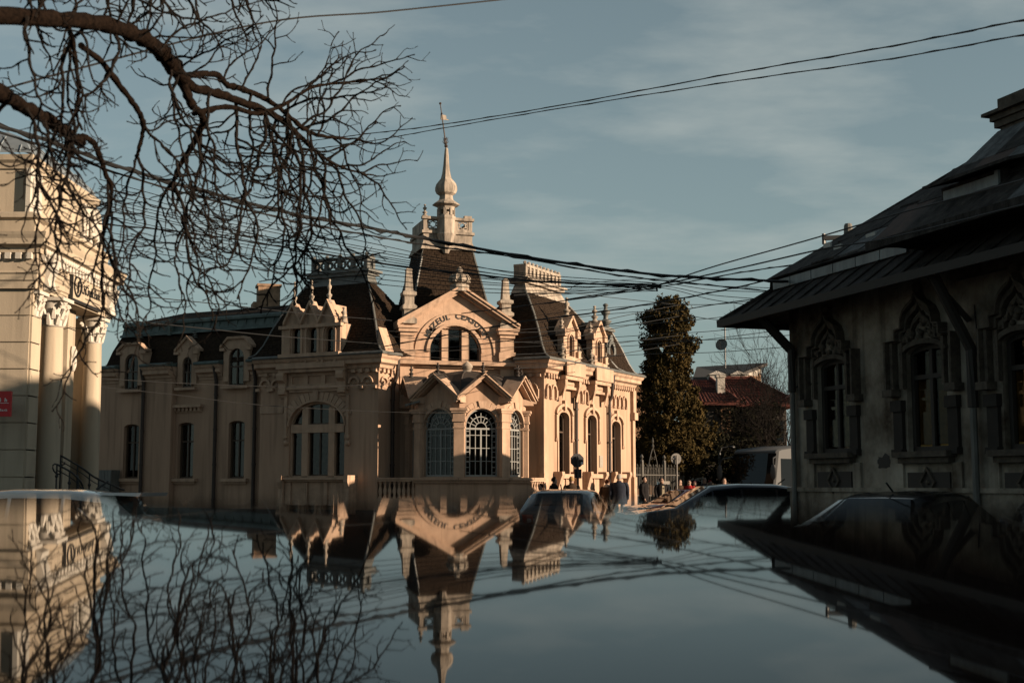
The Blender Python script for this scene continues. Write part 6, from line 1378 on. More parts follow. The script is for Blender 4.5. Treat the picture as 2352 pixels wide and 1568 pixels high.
LIM.append(limb([(420, 195, 10.1, 12), (440, 240, 10.2, 10), (462, 262, 10.3, 9), (466, 285, 10.4, 9), (450, 320, 10.4, 8), (428, 356, 10.5, 7), (405, 395, 10.6, 5), (396, 430, 10.7, 3)]))
LIM.append(limb([(185, 105, 8.4, 9), (225, 135, 8.7, 8), (270, 190, 9, 8), (300, 230, 9.2, 7), (325, 268, 9.3, 7), (328, 300, 9.4, 6), (318, 345, 9.4, 5), (310, 368, 9.5, 3)]))
LIM.append(limb([(-330, 120, 7.2, 26), (-100, 180, 7.4, 22), (0, 214, 7.8, 19), (60, 248, 8.2, 17), (110, 275, 8.5, 15), (150, 302, 8.8, 14), (180, 322, 9, 13), (190, 334, 9.05, 11)]))
LIM.append(limb([(180, 312, 9, 8), (208, 322, 9.1, 8), (228, 355, 9.2, 7), (240, 395, 9.3, 6), (256, 430, 9.4, 5), (250, 490, 9.5, 5), (238, 545, 9.5, 4), (236, 600, 9.6, 3)]))
LIM.append(limb([(445, 262, 10.3, 7), (520, 245, 10.6, 7), (590, 262, 10.9, 6), (650, 240, 11.2, 5), (720, 200, 11.5, 4), (800, 190, 11.8, 3), (880, 180, 12, 2)]))
LIM.append(limb([(150, 45, 8.2, 7), (165, 85, 8.3, 6), (172, 130, 8.4, 6), (180, 200, 8.5, 5), (175, 260, 8.6, 4), (190, 300, 8.6, 3)]))
def twig(b, x, y, Y, ang, ln, r, lv, drift, rs):
    """a wandering twig in (x, y, depth); ang in degrees from the x axis, downwards positive"""
    st = 9.0; n = max(3, int(ln / st)); pts = [(x, y, Y)]; a = ang; dY = rs.uniform(-.012, .012); kids = []; nx = rs.uniform(1, 3); dr = drift
    wob = rs.uniform(0, 6)
    for i in range(n):
        a += rs.gauss(0, 9) + 7 * math.sin(i * .9 + wob) + dr(a, i / n) ; x += st * math.cos(R(a)); y += st * math.sin(R(a)); Y += dY + rs.uniform(-.01, .01); pts.append((x, y, Y))
        if lv < 3 and i >= nx and not (lv == 2 and rs.random() < .5):
            nx = i + rs.uniform(2.6, 6.0) * (1 if lv else .8); sg = rs.choice((-1, 1)); kids.append((x, y, Y, a + sg * rs.uniform(28, 62), ln * rs.uniform(.14, .40) * (1.15 - .6 * i / n), i / n))
    W3 = [at(*p) for p in pts]; R0 = r * Y / F; rad = [max(.0022, R0 * (1 - .62 * i / n)) * (1.25 if i % 3 == 0 else 1) for i in range(n + 1)]; rad[-1] *= 1.5
    b.tube(W3, rad, 5 if lv == 0 else 4, cap=True)
    for (kx, ky, kY, ka, kl, f) in kids:
        if kl > 9: twig(b, kx, ky, kY, ka, kl, r * (.72 - .25 * f), lv + 1, UPW if rs.random() < .72 else DWN, rs)
norm = lambda a: (a + 180) % 360 - 180
DWN = lambda a, f: -.11 * norm(a - 86) * (1 - .6 * f)
UPW = lambda a, f: (-.06 * norm(a + 55)) * (.3 + f)
UPR = lambda a, f: -.05 * norm(a + 50)
RGT = lambda a, f: -.06 * norm(a - (20 if f < .5 else -25))
def spray(x, y, Y, ang, ln, r, drift):
    b = MB(); twig(b, x, y, Y, ang, ln, r, 0, drift, rs); b.build('branch', M['twigbark'], tree, rec=False)
def on(L_, f):
    p = L_[min(len(L_) - 1, int(f * (len(L_) - 1)))]; return p.x, p.y, p.z + rs.uniform(-.15, .15)
# drooping branches, each hanging from a limb
for (L_, f, ang, ln, r) in ((0, .33, 100, 330, 5), (0, .38, 110, 400, 5), (0, .42, 80, 300, 4.5), (0, .47, 120, 420, 5), (0, .52, 95, 280, 4.5), (0, .56, 75, 350, 5), (0, .62, 100, 300, 4), (0, .68, 85, 380, 4.5), (0, .74, 110, 260, 4), (0, .85, 90, 330, 4.5), (0, .93, 100, 240, 4),
        (4, .35, 95, 260, 4), (4, .6, 60, 300, 4), (4, .8, 110, 300, 4), (4, .95, 70, 330, 4), (4, 1, 95, 260, 3.5),
        (5, .25, 90, 420, 5), (5, .35, 100, 380, 5), (5, .45, 80, 420, 5), (5, .55, 95, 360, 4.5), (5, .65, 110, 330, 4.5), (5, .75, 85, 300, 4.5), (5, .9, 100, 260, 4), (5, .5, 60, 300, 4), (5, .3, 70, 380, 4.5),
        (6, .4, 70, 260, 4), (6, .6, 100, 280, 4), (6, .8, 80, 260, 3.5), (6, 1, 95, 300, 4), (6, .9, 60, 230, 3.5),
        (3, .35, 110, 300, 4), (3, .5, 70, 350, 5), (3, .65, 60, 320, 4), (3, .8, 100, 320, 4), (3, .95, 80, 330, 4), (3, 1, 60, 300, 3.5), (3, .9, 120, 240, 3.5),
        (1, .2, 90, 330, 4.5), (1, .3, 75, 420, 5), (1, .38, 100, 360, 4.5), (1, .45, 80, 420, 5), (1, .5, 95, 330, 4.5), (1, .56, 70, 400, 5), (1, .62, 90, 360, 4.5), (1, .68, 80, 380, 4.5), (1, .74, 65, 300, 4), (1, .8, 60, 240, 3.5), (1, .7, 95, 300, 4), (1, .9, 45, 150, 3),
        (2, .5, 85, 300, 4), (2, .7, 80, 330, 4), (2, .85, 60, 260, 3.5), (2, .95, 50, 200, 3),
        (7, .4, 85, 320, 4), (7, .55, 80, 280, 4), (8, .5, 110, 230, 3.5), (8, .9, 90, 300, 4), (8, 1, 70, 260, 3.5)):
    if rs.random() < .3: continue
    x, y, Y = on(LIM[L_], f); spray(x, y, Y, ang + rs.uniform(-8, 8), ln * rs.uniform(1.05, 1.42), r * .92, DWN)
# sprays that rise and curl to the right
for (L_, f, ang, ln, r) in ((0, .35, -70, 150, 4), (0, .42, -50, 190, 4), (0, .5, -80, 160, 4), (0, .55, -40, 230, 4), (0, .6, -60, 180, 4), (0, .66, -20, 260, 4), (0, .72, -75, 170, 3.5), (0, .78, -45, 260, 4), (0, .85, -30, 260, 4), (0, .92, -60, 200, 3.5), (0, .97, -15, 220, 3.5),
        (2, .3, -70, 200, 3.5), (2, .45, -55, 240, 3.5), (2, .6, -75, 260, 4), (2, .7, -45, 300, 4), (2, .8, -30, 280, 4), (2, .9, -55, 260, 3.5), (2, 1, -10, 180, 3),
        (1, .6, -40, 300, 4), (1, .68, -60, 280, 4), (1, .76, -25, 220, 3.5), (1, .83, 5, 190, 3.5), (1, .9, -20, 150, 3), (1, 1, -30, 60, 2),
        (7, .5, -70, 210, 3.5), (7, .65, -80, 190, 3.5), (7, .75, -40, 210, 3.5), (7, .85, -15, 170, 3), (7, .95, 20, 110, 2.5), (7, 1, -10, 50, 2)):
    x, y, Y = on(LIM[L_], f); spray(x, y, Y, ang + rs.uniform(-8, 8), ln * rs.uniform(.85, 1.1), r * .8, UPR if rs.random() < .6 else RGT)
# branches that come down from above the picture
for k in range(16):
    x = 20 + k * 38 + rs.uniform(-14, 14); spray(x, -90 + rs.uniform(-20, 20), 8.2 + k * .2, 80 + rs.uniform(-35, 20), rs.uniform(170, 300), 4.5, DWN if k % 3 else RGT)

# ================================================================== street signs and pole
M['signback'] = mat('dark_sign_back', (0.03, 0.03, 0.032), 0.6)
M['signgrey'] = mat('grey_sign_back', (0.2, 0.18, 0.16), 0.6, .2, 6)
M['concrete'] = mat('concrete_pole', (0.2, 0.19, 0.17), 0.9, .3, 4)
def poly_sign(name, label, x, y, Y, rpx, n, rot, m, back, extra=False):
    o = thing(name, label, 'road sign', Vector((at(x, y, Y).x, Y, 0))); c = at(x, y, Y); r = rpx / F * Y; fr = Fr((c.x, c.y), (.97, .24), (.24, -.97))
    b = MB(); b.prism(fr, [(r * math.cos(rot + 2 * math.pi * k / n), c.z + r * math.sin(rot + 2 * math.pi * k / n)) for k in range(n)], -.03, 0); b.build('sign_plate', M[back], o)
    b = MB(); b.fbox(fr, -r * .7, r * .7, c.z - .02, c.z + .02, .002, .03); b.lathe(fr.W(0, 0, .06), [(.035, 0.0), (.035, c.z + r * .6)], 8); b.build('post', M[m], o)
    if extra:
        b = MB(); b.fbox(fr, -.1, .14, at(x, 1098, Y).z, at(x, 1077, Y).z, -.05, .02); b.build('lower_plate', M[back], o); b = MB(); b.fbox(fr, .12, .22, c.z - .14, c.z - .05, .002, .006); b.build('sticker', M['white'], o)
    else:
        b = MB(); b.fbox(fr, -.1, -.02, c.z + .0, c.z + .07, .002, .006); b.build('sticker', M['white'], o)
poly_sign('stop_sign', 'black back of an octagonal stop sign in front of the sunlit museum facade', 1326, 1057, 43, 16.5, 8, math.pi / 8, 'signback', 'signback', True)
poly_sign('road_sign', 'grey back of a round road sign in front of the evergreen', 1553, 1053, 54, 12.5, 20, 0, 'signgrey', 'signgrey')
up = thing('utility_pole', 'thick utility pole with crossarm rising behind the old house roof', 'utility pole', Vector((at(1950, 520, 31).x, 31, 0)))
p = at(1948, 514, 31); b = MB(); b.lathe((p.x, p.y, 0), [(.16, 0), (.12, p.z - .35), (.105, p.z - .05), (.08, p.z)], 10); b.build('pole', M['concrete'], up)
q = at(1890, 546, 31); b = MB(); b.hexa([(q.x, 30.94, q.z - .06), (p.x, 30.94, q.z - .04), (p.x, 31.06, q.z - .04), (q.x, 31.06, q.z - .06), (q.x, 30.94, q.z + .04), (p.x, 30.94, q.z + .06), (p.x, 31.06, q.z + .06), (q.x, 31.06, q.z + .04)]); b.tube([q + Vector((.02, 0, -.16)), q + Vector((.02, 0, .1))], .045, 6); b.build('crossarm', M['iron'], up)
b = MB(); 
for dx, l_ in ((.06, .5), (.3, .2)): b.tube([q + Vector((dx, 0, -.05)), q + Vector((dx + .02, 0, -.05 - l_ * .5)), q + Vector((dx + .03, 0, -.05 - l_))], .018, 5); b.lathe(q + Vector((dx + .02, 0, -.05 - l_ * .7)), [(.01, 0), (.05, .02), (.05, .1), (.01, .12)], 6)
b.build('insulator', M['iron'], up)

# ================================================================== vehicles
def paint(name, c, rough=.25): return mat(name, c, rough, spec=.5, coat=1.0)
M['pblack'] = paint('black_paint', (.008, .008, .009)); M['pdark'] = paint('dark_grey_paint', (.018, .018, .02)); M['pwhite'] = paint('silver_white_paint', (.62, .6, .57)); M['pred'] = paint('red_paint', (.42, .012, .012)); M['pblue'] = paint('dark_blue_paint', (.016, .02, .028))
M['cglass'] = mat('car_glass', (.008, .009, .01), .03, spec=.3); M['tyre'] = mat('tyre_rubber', (.02, .02, .02), .9); M['rim'] = mat('alloy_rim', (.4, .4, .4), .3, metal=.8)
M['tail'] = mat('tail_light', (.35, .02, .015), .15, coat=1); M['lamp'] = mat('headlight', (.6, .6, .58), .1, coat=1); M['chrome'] = mat('chrome_strip', (.75, .75, .75), .12, metal=1.0); M['platew'] = mat('number_plate', (.6, .6, .58), .5); M['blackp'] = mat('black_plastic', (.015, .015, .015), .6)
KIND = {  # x along the car (-.5 rear .. .5 front), belt height, roof height, half width, roof half width  (heights in units of H)
 'sedan': [(-.5, .50, .52, .80, .72), (-.485, .66, .68, .90, .80), (-.40, .70, .715, .96, .82), (-.33, .71, .735, .98, .80), (-.20, .68, .94, 1.0, .70), (-.10, .67, .99, 1.0, .72), (.0, .66, 1.0, 1.0, .73), (.08, .65, .975, 1.0, .72), (.235, .65, .68, .99, .84), (.36, .61, .635, .97, .82), (.46, .55, .57, .90, .74), (.495, .42, .44, .76, .62)],
 'hatch': [(-.5, .52, .54, .84, .74), (-.49, .66, .69, .92, .80), (-.46, .70, .78, .96, .76), (-.38, .69, .95, .99, .72), (-.25, .68, .995, 1.0, .73), (-.08, .67, 1.0, 1.0, .74), (.06, .66, .975, 1.0, .73), (.235, .65, .68, .99, .84), (.37, .61, .635, .97, .82), (.465, .55, .57, .9, .74), (.5, .42, .44, .76, .62)]}
def car(name, label, loc, heading, m, kind='sedan', L=4.5, Wd=1.8, H=1.46, group='cars on the crossing', strip=False, spoiler=False, plate=True):
    o = thing(name, label, 'car', (loc[0], loc[1], 0), group, heading, local=True); h = Wd / 2; S = KIND[kind]
    def ring(st):
        x, zb, zr, w_, wr = st; w_ *= h; wr *= h; zb *= H; zr *= H; gh = zr - zb
        half = [(0, .2), (.72 * w_, .2), (.95 * w_, .27), (w_, .50), (.995 * w_, zb * .82), (.965 * w_, zb * .95), (.93 * w_, zb)]
        wm = wr + (.93 * w_ - wr) * .08
        half += [(wm if gh > .1 else wr * 1.05, zr - .09 if gh > .1 else zb + (zr - zb) * .5), (wr * .93, zr - .035 if gh > .1 else zr - .006), (wr * .7, zr - .008), (0, zr)]
        return half
    Rg = [[Vector((st[0] * L, y, z)) for y, z in ring(st)] for st in S]; n = len(Rg[0]); b = MB(); vs = []
    for r_ in Rg: vs += r_ + [Vector((p.x, -p.y, p.z)) for p in reversed(r_[1:-1])]
    k2 = 2 * n - 2; fs = []
    for i in range(len(Rg) - 1):
        for j in range(k2): fs.append((i * k2 + j, i * k2 + (j + 1) % k2, (i + 1) * k2 + (j + 1) % k2, (i + 1) * k2 + j))
    fs += [tuple(range(k2)), tuple(range((len(Rg) - 1) * k2, len(Rg) * k2))]; b.add(vs, fs); bo = b.build('body', M[m], o, smooth=38)
    def quad(name_, pts, m_, off, par=o):
        nrm = (pts[1] - pts[0]).cross(pts[3] - pts[0]).normalized(); c = sum(pts, Vector()) / 4
        if nrm.dot(c - Vector((c.x * .6, 0, .7))) < 0: nrm = -nrm
        b = MB(); k = 6; g = [[(pts[0].lerp(pts[1], i / k)).lerp(pts[3].lerp(pts[2], i / k), j / 3) + nrm * off for i in range(k + 1)] for j in range(4)]
        for j in range(3):
            for i in range(k): b.add([g[j][i], g[j][i + 1], g[j + 1][i + 1], g[j + 1][i]], [(0, 1, 2, 3)])
        b.add([g[0][0], g[0][k], g[0][k] - nrm * off * .9, g[0][0] - nrm * off * .9], [(0, 1, 2, 3)]); return b.build(name_, M[m_], par)
    gs = [i for i, st in enumerate(S) if st[2] - st[1] > .2]; i0, i1 = gs[0], gs[-1]
    def P(i, j, sg=1): v_ = Rg[i][j]; return Vector((v_.x, v_.y * sg, v_.z))
    for sg in (-1, 1):
        for a in range(i0 - 1, i1 + 1):
            A_, B_, C_, D_ = P(a, 6, sg), P(a + 1, 6, sg), P(a + 1, 7, sg), P(a, 7, sg)
            if a == i0 - 1: A_ = A_.lerp(B_, .45); D_ = D_.lerp(C_, .62)
            if a == i1: B_ = A_.lerp(B_, .62); C_ = D_.lerp(C_, .30)
            lo_, hi_ = .06, .93; mg = .04
            Q = [A_.lerp(D_, lo_).lerp(B_.lerp(C_, lo_), mg), A_.lerp(D_, lo_).lerp(B_.lerp(C_, lo_), 1 - mg), A_.lerp(D_, hi_).lerp(B_.lerp(C_, hi_), 1 - mg), A_.lerp(D_, hi_).lerp(B_.lerp(C_, hi_), mg)]
            quad('side_window', Q, 'cglass', .008)
        if strip:
            for (j, dz) in ((6, .0),):
                b = MB(); b.tube([P(i, j, sg) + Vector((0, sg * .012, dz + .01)) for i in range(i0 - 1, i1 + 1)] , .012, 4); b.build('chrome_strip', M['chrome'], o)
        b = MB(); mxp = P(i1, 6, sg); b.ball(Vector((mxp.x + .12 * L * .3, sg * (h + .09), mxp.z + .07)), .11, 8, 6, sx=.7); b.build('wing_mirror', M[m], o, smooth=60)
        for xx in (-.07, .14):
            b = MB(); b.box(xx * L, xx * L + .16, sg * h - .012 if sg > 0 else -h - .025, sg * h + .025 if sg > 0 else -h + .012, H * .58, H * .605); b.build('door_handle', M['chrome'], o)
        for xx in (-.31, .31):
            b = MB(); prof = []; r = .32; cx, cy = xx * L, sg * (h - .11); vs = []; 
            for (rr, yy) in ((r * .6, -.1), (r * .96, -.1), (r, -.06), (r, .06), (r * .96, .1), (r * .62, .105)):
                for q in range(20): t = 2 * math.pi * q / 20; vs.append((cx + rr * math.cos(t), cy + sg * yy, r + rr * math.sin(t)))
            fs = [(a * 20 + q, a * 20 + (q + 1) % 20, a * 20 + 20 + (q + 1) % 20, a * 20 + 20 + q) for a in range(5) for q in range(20)]
            b.add(vs, fs); wh = b.build('wheel', M['tyre'], o); b = MB()
            for q in range(5):
                t = 2 * math.pi * q / 5; b.hexa([(cx + rr * math.cos(t + e), cy + sg * yy, r + rr * math.sin(t + e)) for yy in (.06, .1) for rr, e in ((.03, -.8), (r * .62, -.16), (r * .62, .16), (.03, .8))])
            b.build('rim', M['rim'], wh)
            b = MB(); arc_ = [(cx + (r + .06) * math.cos(math.pi * q / 12), r + (r + .06) * math.sin(math.pi * q / 12)) for q in range(13)]
            for p_, q_ in zip(arc_[:-1], arc_[1:]): b.add([(p_[0], sg * (h + .008), p_[1]), (q_[0], sg * (h + .008), q_[1]), (cx + (q_[0] - cx) * .9, sg * (h - .05), r + (q_[1] - r) * .9), (cx + (p_[0] - cx) * .9, sg * (h - .05), r + (p_[1] - r) * .9)], [(0, 1, 2, 3)])
            b.build('wheel_arch', M['blackp'], o)
    # wind screens
    def screen(a, c, t0, t1, nm):
        l0, l1 = P(a, 7, 1).lerp(P(c, 7, 1), t0), P(a, 7, 1).lerp(P(c, 7, 1), t1); c0, c1 = P(a, 10).lerp(P(c, 10), t0), P(a, 10).lerp(P(c, 10), t1); m0, m1 = P(a, 9, 1).lerp(P(c, 9, 1), t0), P(a, 9, 1).lerp(P(c, 9, 1), t1)
        f = lambda v_: Vector((v_.x, -v_.y, v_.z)); row0 = [l0 * .0 + Vector((l0.x, l0.y * .93, l0.z)), m0, c0, f(m0), Vector((l0.x, -l0.y * .93, l0.z))]; row1 = [Vector((l1.x, l1.y * .93, l1.z)), m1, c1, f(m1), Vector((l1.x, -l1.y * .93, l1.z))]
        nrm = (row1[2] - row0[2]).cross(Vector((0, 1, 0))).normalized(); nrm = nrm if nrm.z > 0 else -nrm; b = MB()
        b.add([p + nrm * .012 for p in row0 + row1] , [(i, i + 1, 6 + i, 5 + i) for i in range(4)]); b.build(nm, M['cglass'], o)
    screen(i1, i1 + 1, .06, .92, 'windscreen'); screen(i0, i0 - 1, .04, .95, 'rear_window') if kind == 'sedan' else screen(i0, i0 - 1, .05, .98, 'rear_window')
    for sg in (-1, 1):
        b = MB(); b.hexa([(x_ * L, sg * y_ * h, z_ * H) for z_, q in ((.50, 0), (.60, 1)) for x_, y_ in ((.44, .90), (.492, .56), (.46, .50), (.42, .84))]); b.build('headlight', M['lamp'], o)
        b = MB(); b.hexa([(x_ * L, sg * y_ * h, z_ * H) for z_ in (.52, .655) for x_, y_ in ((-.512, .30 if kind == 'sedan' else .55), (-.512, .70), (-.47, .955), (-.43, .5))]); tl = b.build('tail_light', M['tail'], o)
        b = MB(); b.hexa([(x_ * L, sg * y_ * h, z_ * H) for z_ in (.54, .60) for x_, y_ in ((-.515, .34 if kind == 'sedan' else .6), (-.515, .68), (-.5, .68), (-.5, .5))]); b.build('reversing_light', M['lamp'], tl)
    for sx_, x_ in ((1, .498), (-1, -.505)):
        b = MB(); b.box(min(x_ * L, x_ * L + sx_ * .02), max(x_ * L, x_ * L + sx_ * .02), -.26, .26, .42 * (1 if sx_ > 0 else 1.35), .53 * (1 if sx_ > 0 else 1.3)); b.build('number_plate', M['platew'], o)
        b = MB(); b.box(min(x_ * L, x_ * L - sx_ * .25), max(x_ * L, x_ * L - sx_ * .25) + (.012 if sx_ > 0 else -.0), -h * .85, h * .85, .2, .34); b.build('bumper', M['blackp'], o)
    if spoiler:
        b = MB(); z = S[i0][2] * H; x = S[i0][0] * L; b.hexa([(x - .42, -.62, z - .02), (x + .1, -.6, z + .0), (x + .1, .6, z + .0), (x - .42, .62, z - .02), (x - .44, -.6, z + .025), (x + .1, -.58, z + .03), (x + .1, .58, z + .03), (x - .44, .6, z + .025)]); b.build('spoiler', M[m], o)
    b = MB(); xx = S[i0][0] * L + .35; b.tube([(xx, 0, H - .01), (xx - .16, 0, H + .1)], .014, 5); b.build('antenna', M['blackp'], o)
    return o
def hd(dx, dy): return math.atan2(dy, dx)
p = lambda x, Y: (at(x, 1112, Y).x, Y)
car('parked_car', 'black hatchback crossing in front of the museum terrace with reflections on its rear window', p(1306, 29), hd(.16, .98), 'pblack', 'hatch', 4.3, 1.8, 1.50)
car('parked_car', 'dark grey car nosing left with a large pale windscreen in front of the coach', p(1645, 28.5), hd(-1, -.10), 'pblue', 'hatch', 4.6, 1.82, 1.62)
car('parked_car', 'red car half hidden behind the grey car near the iron fence', p(1572, 42), hd(-.9, -.4), 'pred', 'hatch', 4.1, 1.72, 1.47)
car('parked_car', 'black saloon with chrome window strip and red tail lights below the old house wall', (5.35, 17.2), hd(.70, .71), 'pblack', 'sedan', 4.5, 1.82, 1.52, strip=True)
car('parked_car', 'black car at the right edge of the picture nearest to the old house', (5.6, 12.4), hd(.35, .93), 'pdark', 'sedan', 4.5, 1.82, 1.50)
car('parked_car', 'silver white hatchback with a roof spoiler passing the bank steps', (-6.75, 17.2), hd(-1, .02), 'pwhite', 'hatch', 4.1, 1.76, 1.545, spoiler=True)
# white van far behind
vn = thing('white_van', 'small white van far behind the round road sign', 'van', (at(1568, 1100, 64).x, 64, 0))
vx = vn.location.x; b = MB(); b.box(vx - .55, vx + .9, 63.2, 66.5, .3, 1.95); b.build('body', M['plaster'], vn)
b = MB(); b.box(vx - .45, vx + .8, 63.17, 63.195, 1.2, 1.75); b.build('rear_window', M['cglass'], vn)
for sg in (-.5, .75): b = MB(); b.box(vx + sg, vx + sg + .1, 63.15, 63.19, .7, 1.1); b.build('tail_light', M['tail'], vn); b = MB(); b.box(vx + sg - .05, vx + sg + .12, 63.3, 63.9, 0.0, .55); b.build('wheel', M['tyre'], vn)
nb = thing('notice_board', 'white notice board standing against the iron fence', 'board', (at(1532, 1110, 57).x, 57, 0)); nx_ = nb.location.x
b = MB(); b.box(nx_ - .15, nx_ + .16, 57.3, 57.35, 1.05, 1.75); b.build('board', M['plaster'], nb); b = MB(); b.box(nx_ - .02, nx_ + .02, 57.31, 57.34, 0, 1.05); b.build('post', M['iron'], nb)
# coach
bs = thing('coach', 'grey white touring coach facing the crossing with folding mirror arms', 'bus', (at(1725, 1112, 58).x, 58, 0), None, hd(-.74, -.67) , local=True)
M['coach'] = mat('coach_paint', (.10, .10, .10), .55, spec=.2); M['coachside'] = mat('coach_side_panel', (.34, .31, .27), .6, .1, 3)
Lb, Wb, Hb = 11.0, 1.25, 3.38; prof = [(0, .35), (.12, .5), (.13, 1.05), (.05, 1.2), (-.32, 3.08), (-.55, 3.2), (-1.6, 3.3), (-2.4, 3.38), (-5, 3.4), (-11, 3.32), (-11.1, .4)]
b = MB(); rg = []
for (x, z) in prof: rg.append((x, z))
n = len(rg); vs = []
for yy, sh in ((-Wb, .12), (-Wb + .1, 0), (Wb - .1, 0), (Wb, .12)):
    for (x, z) in rg: vs.append((x - (sh if x > -1 else -sh * .5 if x < -10 else 0), yy, z - (sh * .5 if z > 3.15 else 0)))
fs = [tuple(range(n)), tuple(range(3 * n, 4 * n))] + [(a * n + i, a * n + (i + 1) % n, (a + 1) * n + (i + 1) % n, (a + 1) * n + i) for a in range(3) for i in range(n)]
b.add(vs, fs); b.build('body', M['coach'], bs, smooth=35)
b = MB(); 
f = lambda t: (.07 - .37 * t + .012, 1.15 + 1.9 * t)
for i in range(6):
    y0, y1 = -1.2 + i * 2.4 / 6, -1.2 + (i + 1) * 2.4 / 6; bul = lambda y: .03 - (.06 if abs(y) > 1.15 else 0)
    b.add([(f(.02)[0] + bul(y0) + .004, y0, f(.02)[1]), (f(.02)[0] + bul(y1) + .004, y1, f(.02)[1]), (f(.97)[0] + bul(y1) + .004, y1, f(.97)[1]), (f(.97)[0] + bul(y0) + .004, y0, f(.97)[1])], [(0, 1, 2, 3)])
b.build('windscreen', M['cglass'], bs)
b = MB(); b.box(.13, .145, -1.0, 1.0, .6, 1.0); b.build('grille', M['blackp'], bs)
for sg in (-1, 1):
    b = MB(); b.box(.08, .15, sg * .95 - .16, sg * .95 + .16, .75, 1.0); b.build('headlight', M['lamp'], bs)
    b = MB(); b.tube([(-.3, sg * 1.2, 2.85), (.25, sg * 1.42, 2.75), (.35, sg * 1.5, 2.5)], .035, 6); mi = b.build('mirror_arm', M['blackp'], bs); b = MB(); b.ball((.35, sg * 1.5, 2.15), .17, 8, 6, sx=.5, sz=2.1); b.build('mirror_head', M['coach'], mi, smooth=60)
    for k in range(5): b = MB(); b.box(-10.4 + k * 1.7, -8.76 + k * 1.7, sg * 1.252 - .004, sg * 1.252 + .004, 1.65, 2.75); b.build('side_window', M['cglass'], bs)
    b = MB(); b.box(-10.8, -.7, sg * 1.254 - .004, sg * 1.254 + .004, .45, 1.58); b.build('side_panel', M['coachside'], bs); b = MB(); b.box(-3.2, -1.9, sg * 1.262 - .005, sg * 1.262 + .005, .6, 1.5); b.build('luggage_door', M['coachside'], bs)
    b = MB(); b.box(-1.75, -.55, sg * 1.256 - .004, sg * 1.256 + .004, 1.5, 2.75); b.build('side_window', M['cglass'], bs)
    for x in (-2.2, -8.2):
        b = MB(); vs = []; 
        for yy in (sg * 1.0, sg * 1.265): vs += [(x + .5 * math.cos(2 * math.pi * q / 18), yy, .5 + .5 * math.sin(2 * math.pi * q / 18)) for q in range(18)]
        b.add(vs, [tuple(range(18)), tuple(range(18, 36))] + [(q, (q + 1) % 18, 18 + (q + 1) % 18, 18 + q) for q in range(18)]); b.build('wheel', M['tyre'], bs)
for k in (-.5, .3):
    b = MB(); b.tube([(.06, k, 1.38), (.02 - .1, k + .25, 1.9)], .012, 4); b.build('wiper', M['blackp'], bs)
b = MB(); b.box(-6.5, -4, -.8, .8, 3.38, 3.52); b.build('roof_unit', M['coach'], bs)

# ================================================================== people
M['skin'] = mat('skin', (.45, .27, .19), .6, .1, 8)
def cloth(name, c): return mat(name, c, .9, .25, 9, .3, 40, spec=.1)
HAIR = {'dark': cloth('dark_hair', (.02, .015, .012)), 'red': cloth('auburn_hair', (.14, .05, .025)), 'grey': cloth('grey_hair', (.4, .37, .33)), 'blond': cloth('blond_hair', (.4, .26, .12)), 'cap': cloth('dark_cap', (.03, .03, .035)), 'hood': cloth('red_hood', (.45, .03, .03)), 'pink': cloth('pink_hat', (.6, .22, .24))}
CL = {'black': cloth('black_coat', (.018, .016, .016)), 'brown': cloth('brown_coat', (.07, .045, .03)), 'navy': cloth('navy_jacket', (.03, .035, .05)), 'blue': cloth('blue_grey_panel', (.13, .15, .19)), 'jeans': cloth('pale_trousers', (.28, .28, .3)), 'darkt': cloth('dark_trousers', (.025, .025, .03)), 'pink': cloth('pink_coat', (.55, .2, .22)), 'red': cloth('red_jacket', (.4, .03, .03)), 'beige': cloth('beige_jumper', (.35, .29, .2)), 'scarf': cloth('pale_scarf', (.6, .53, .45))}
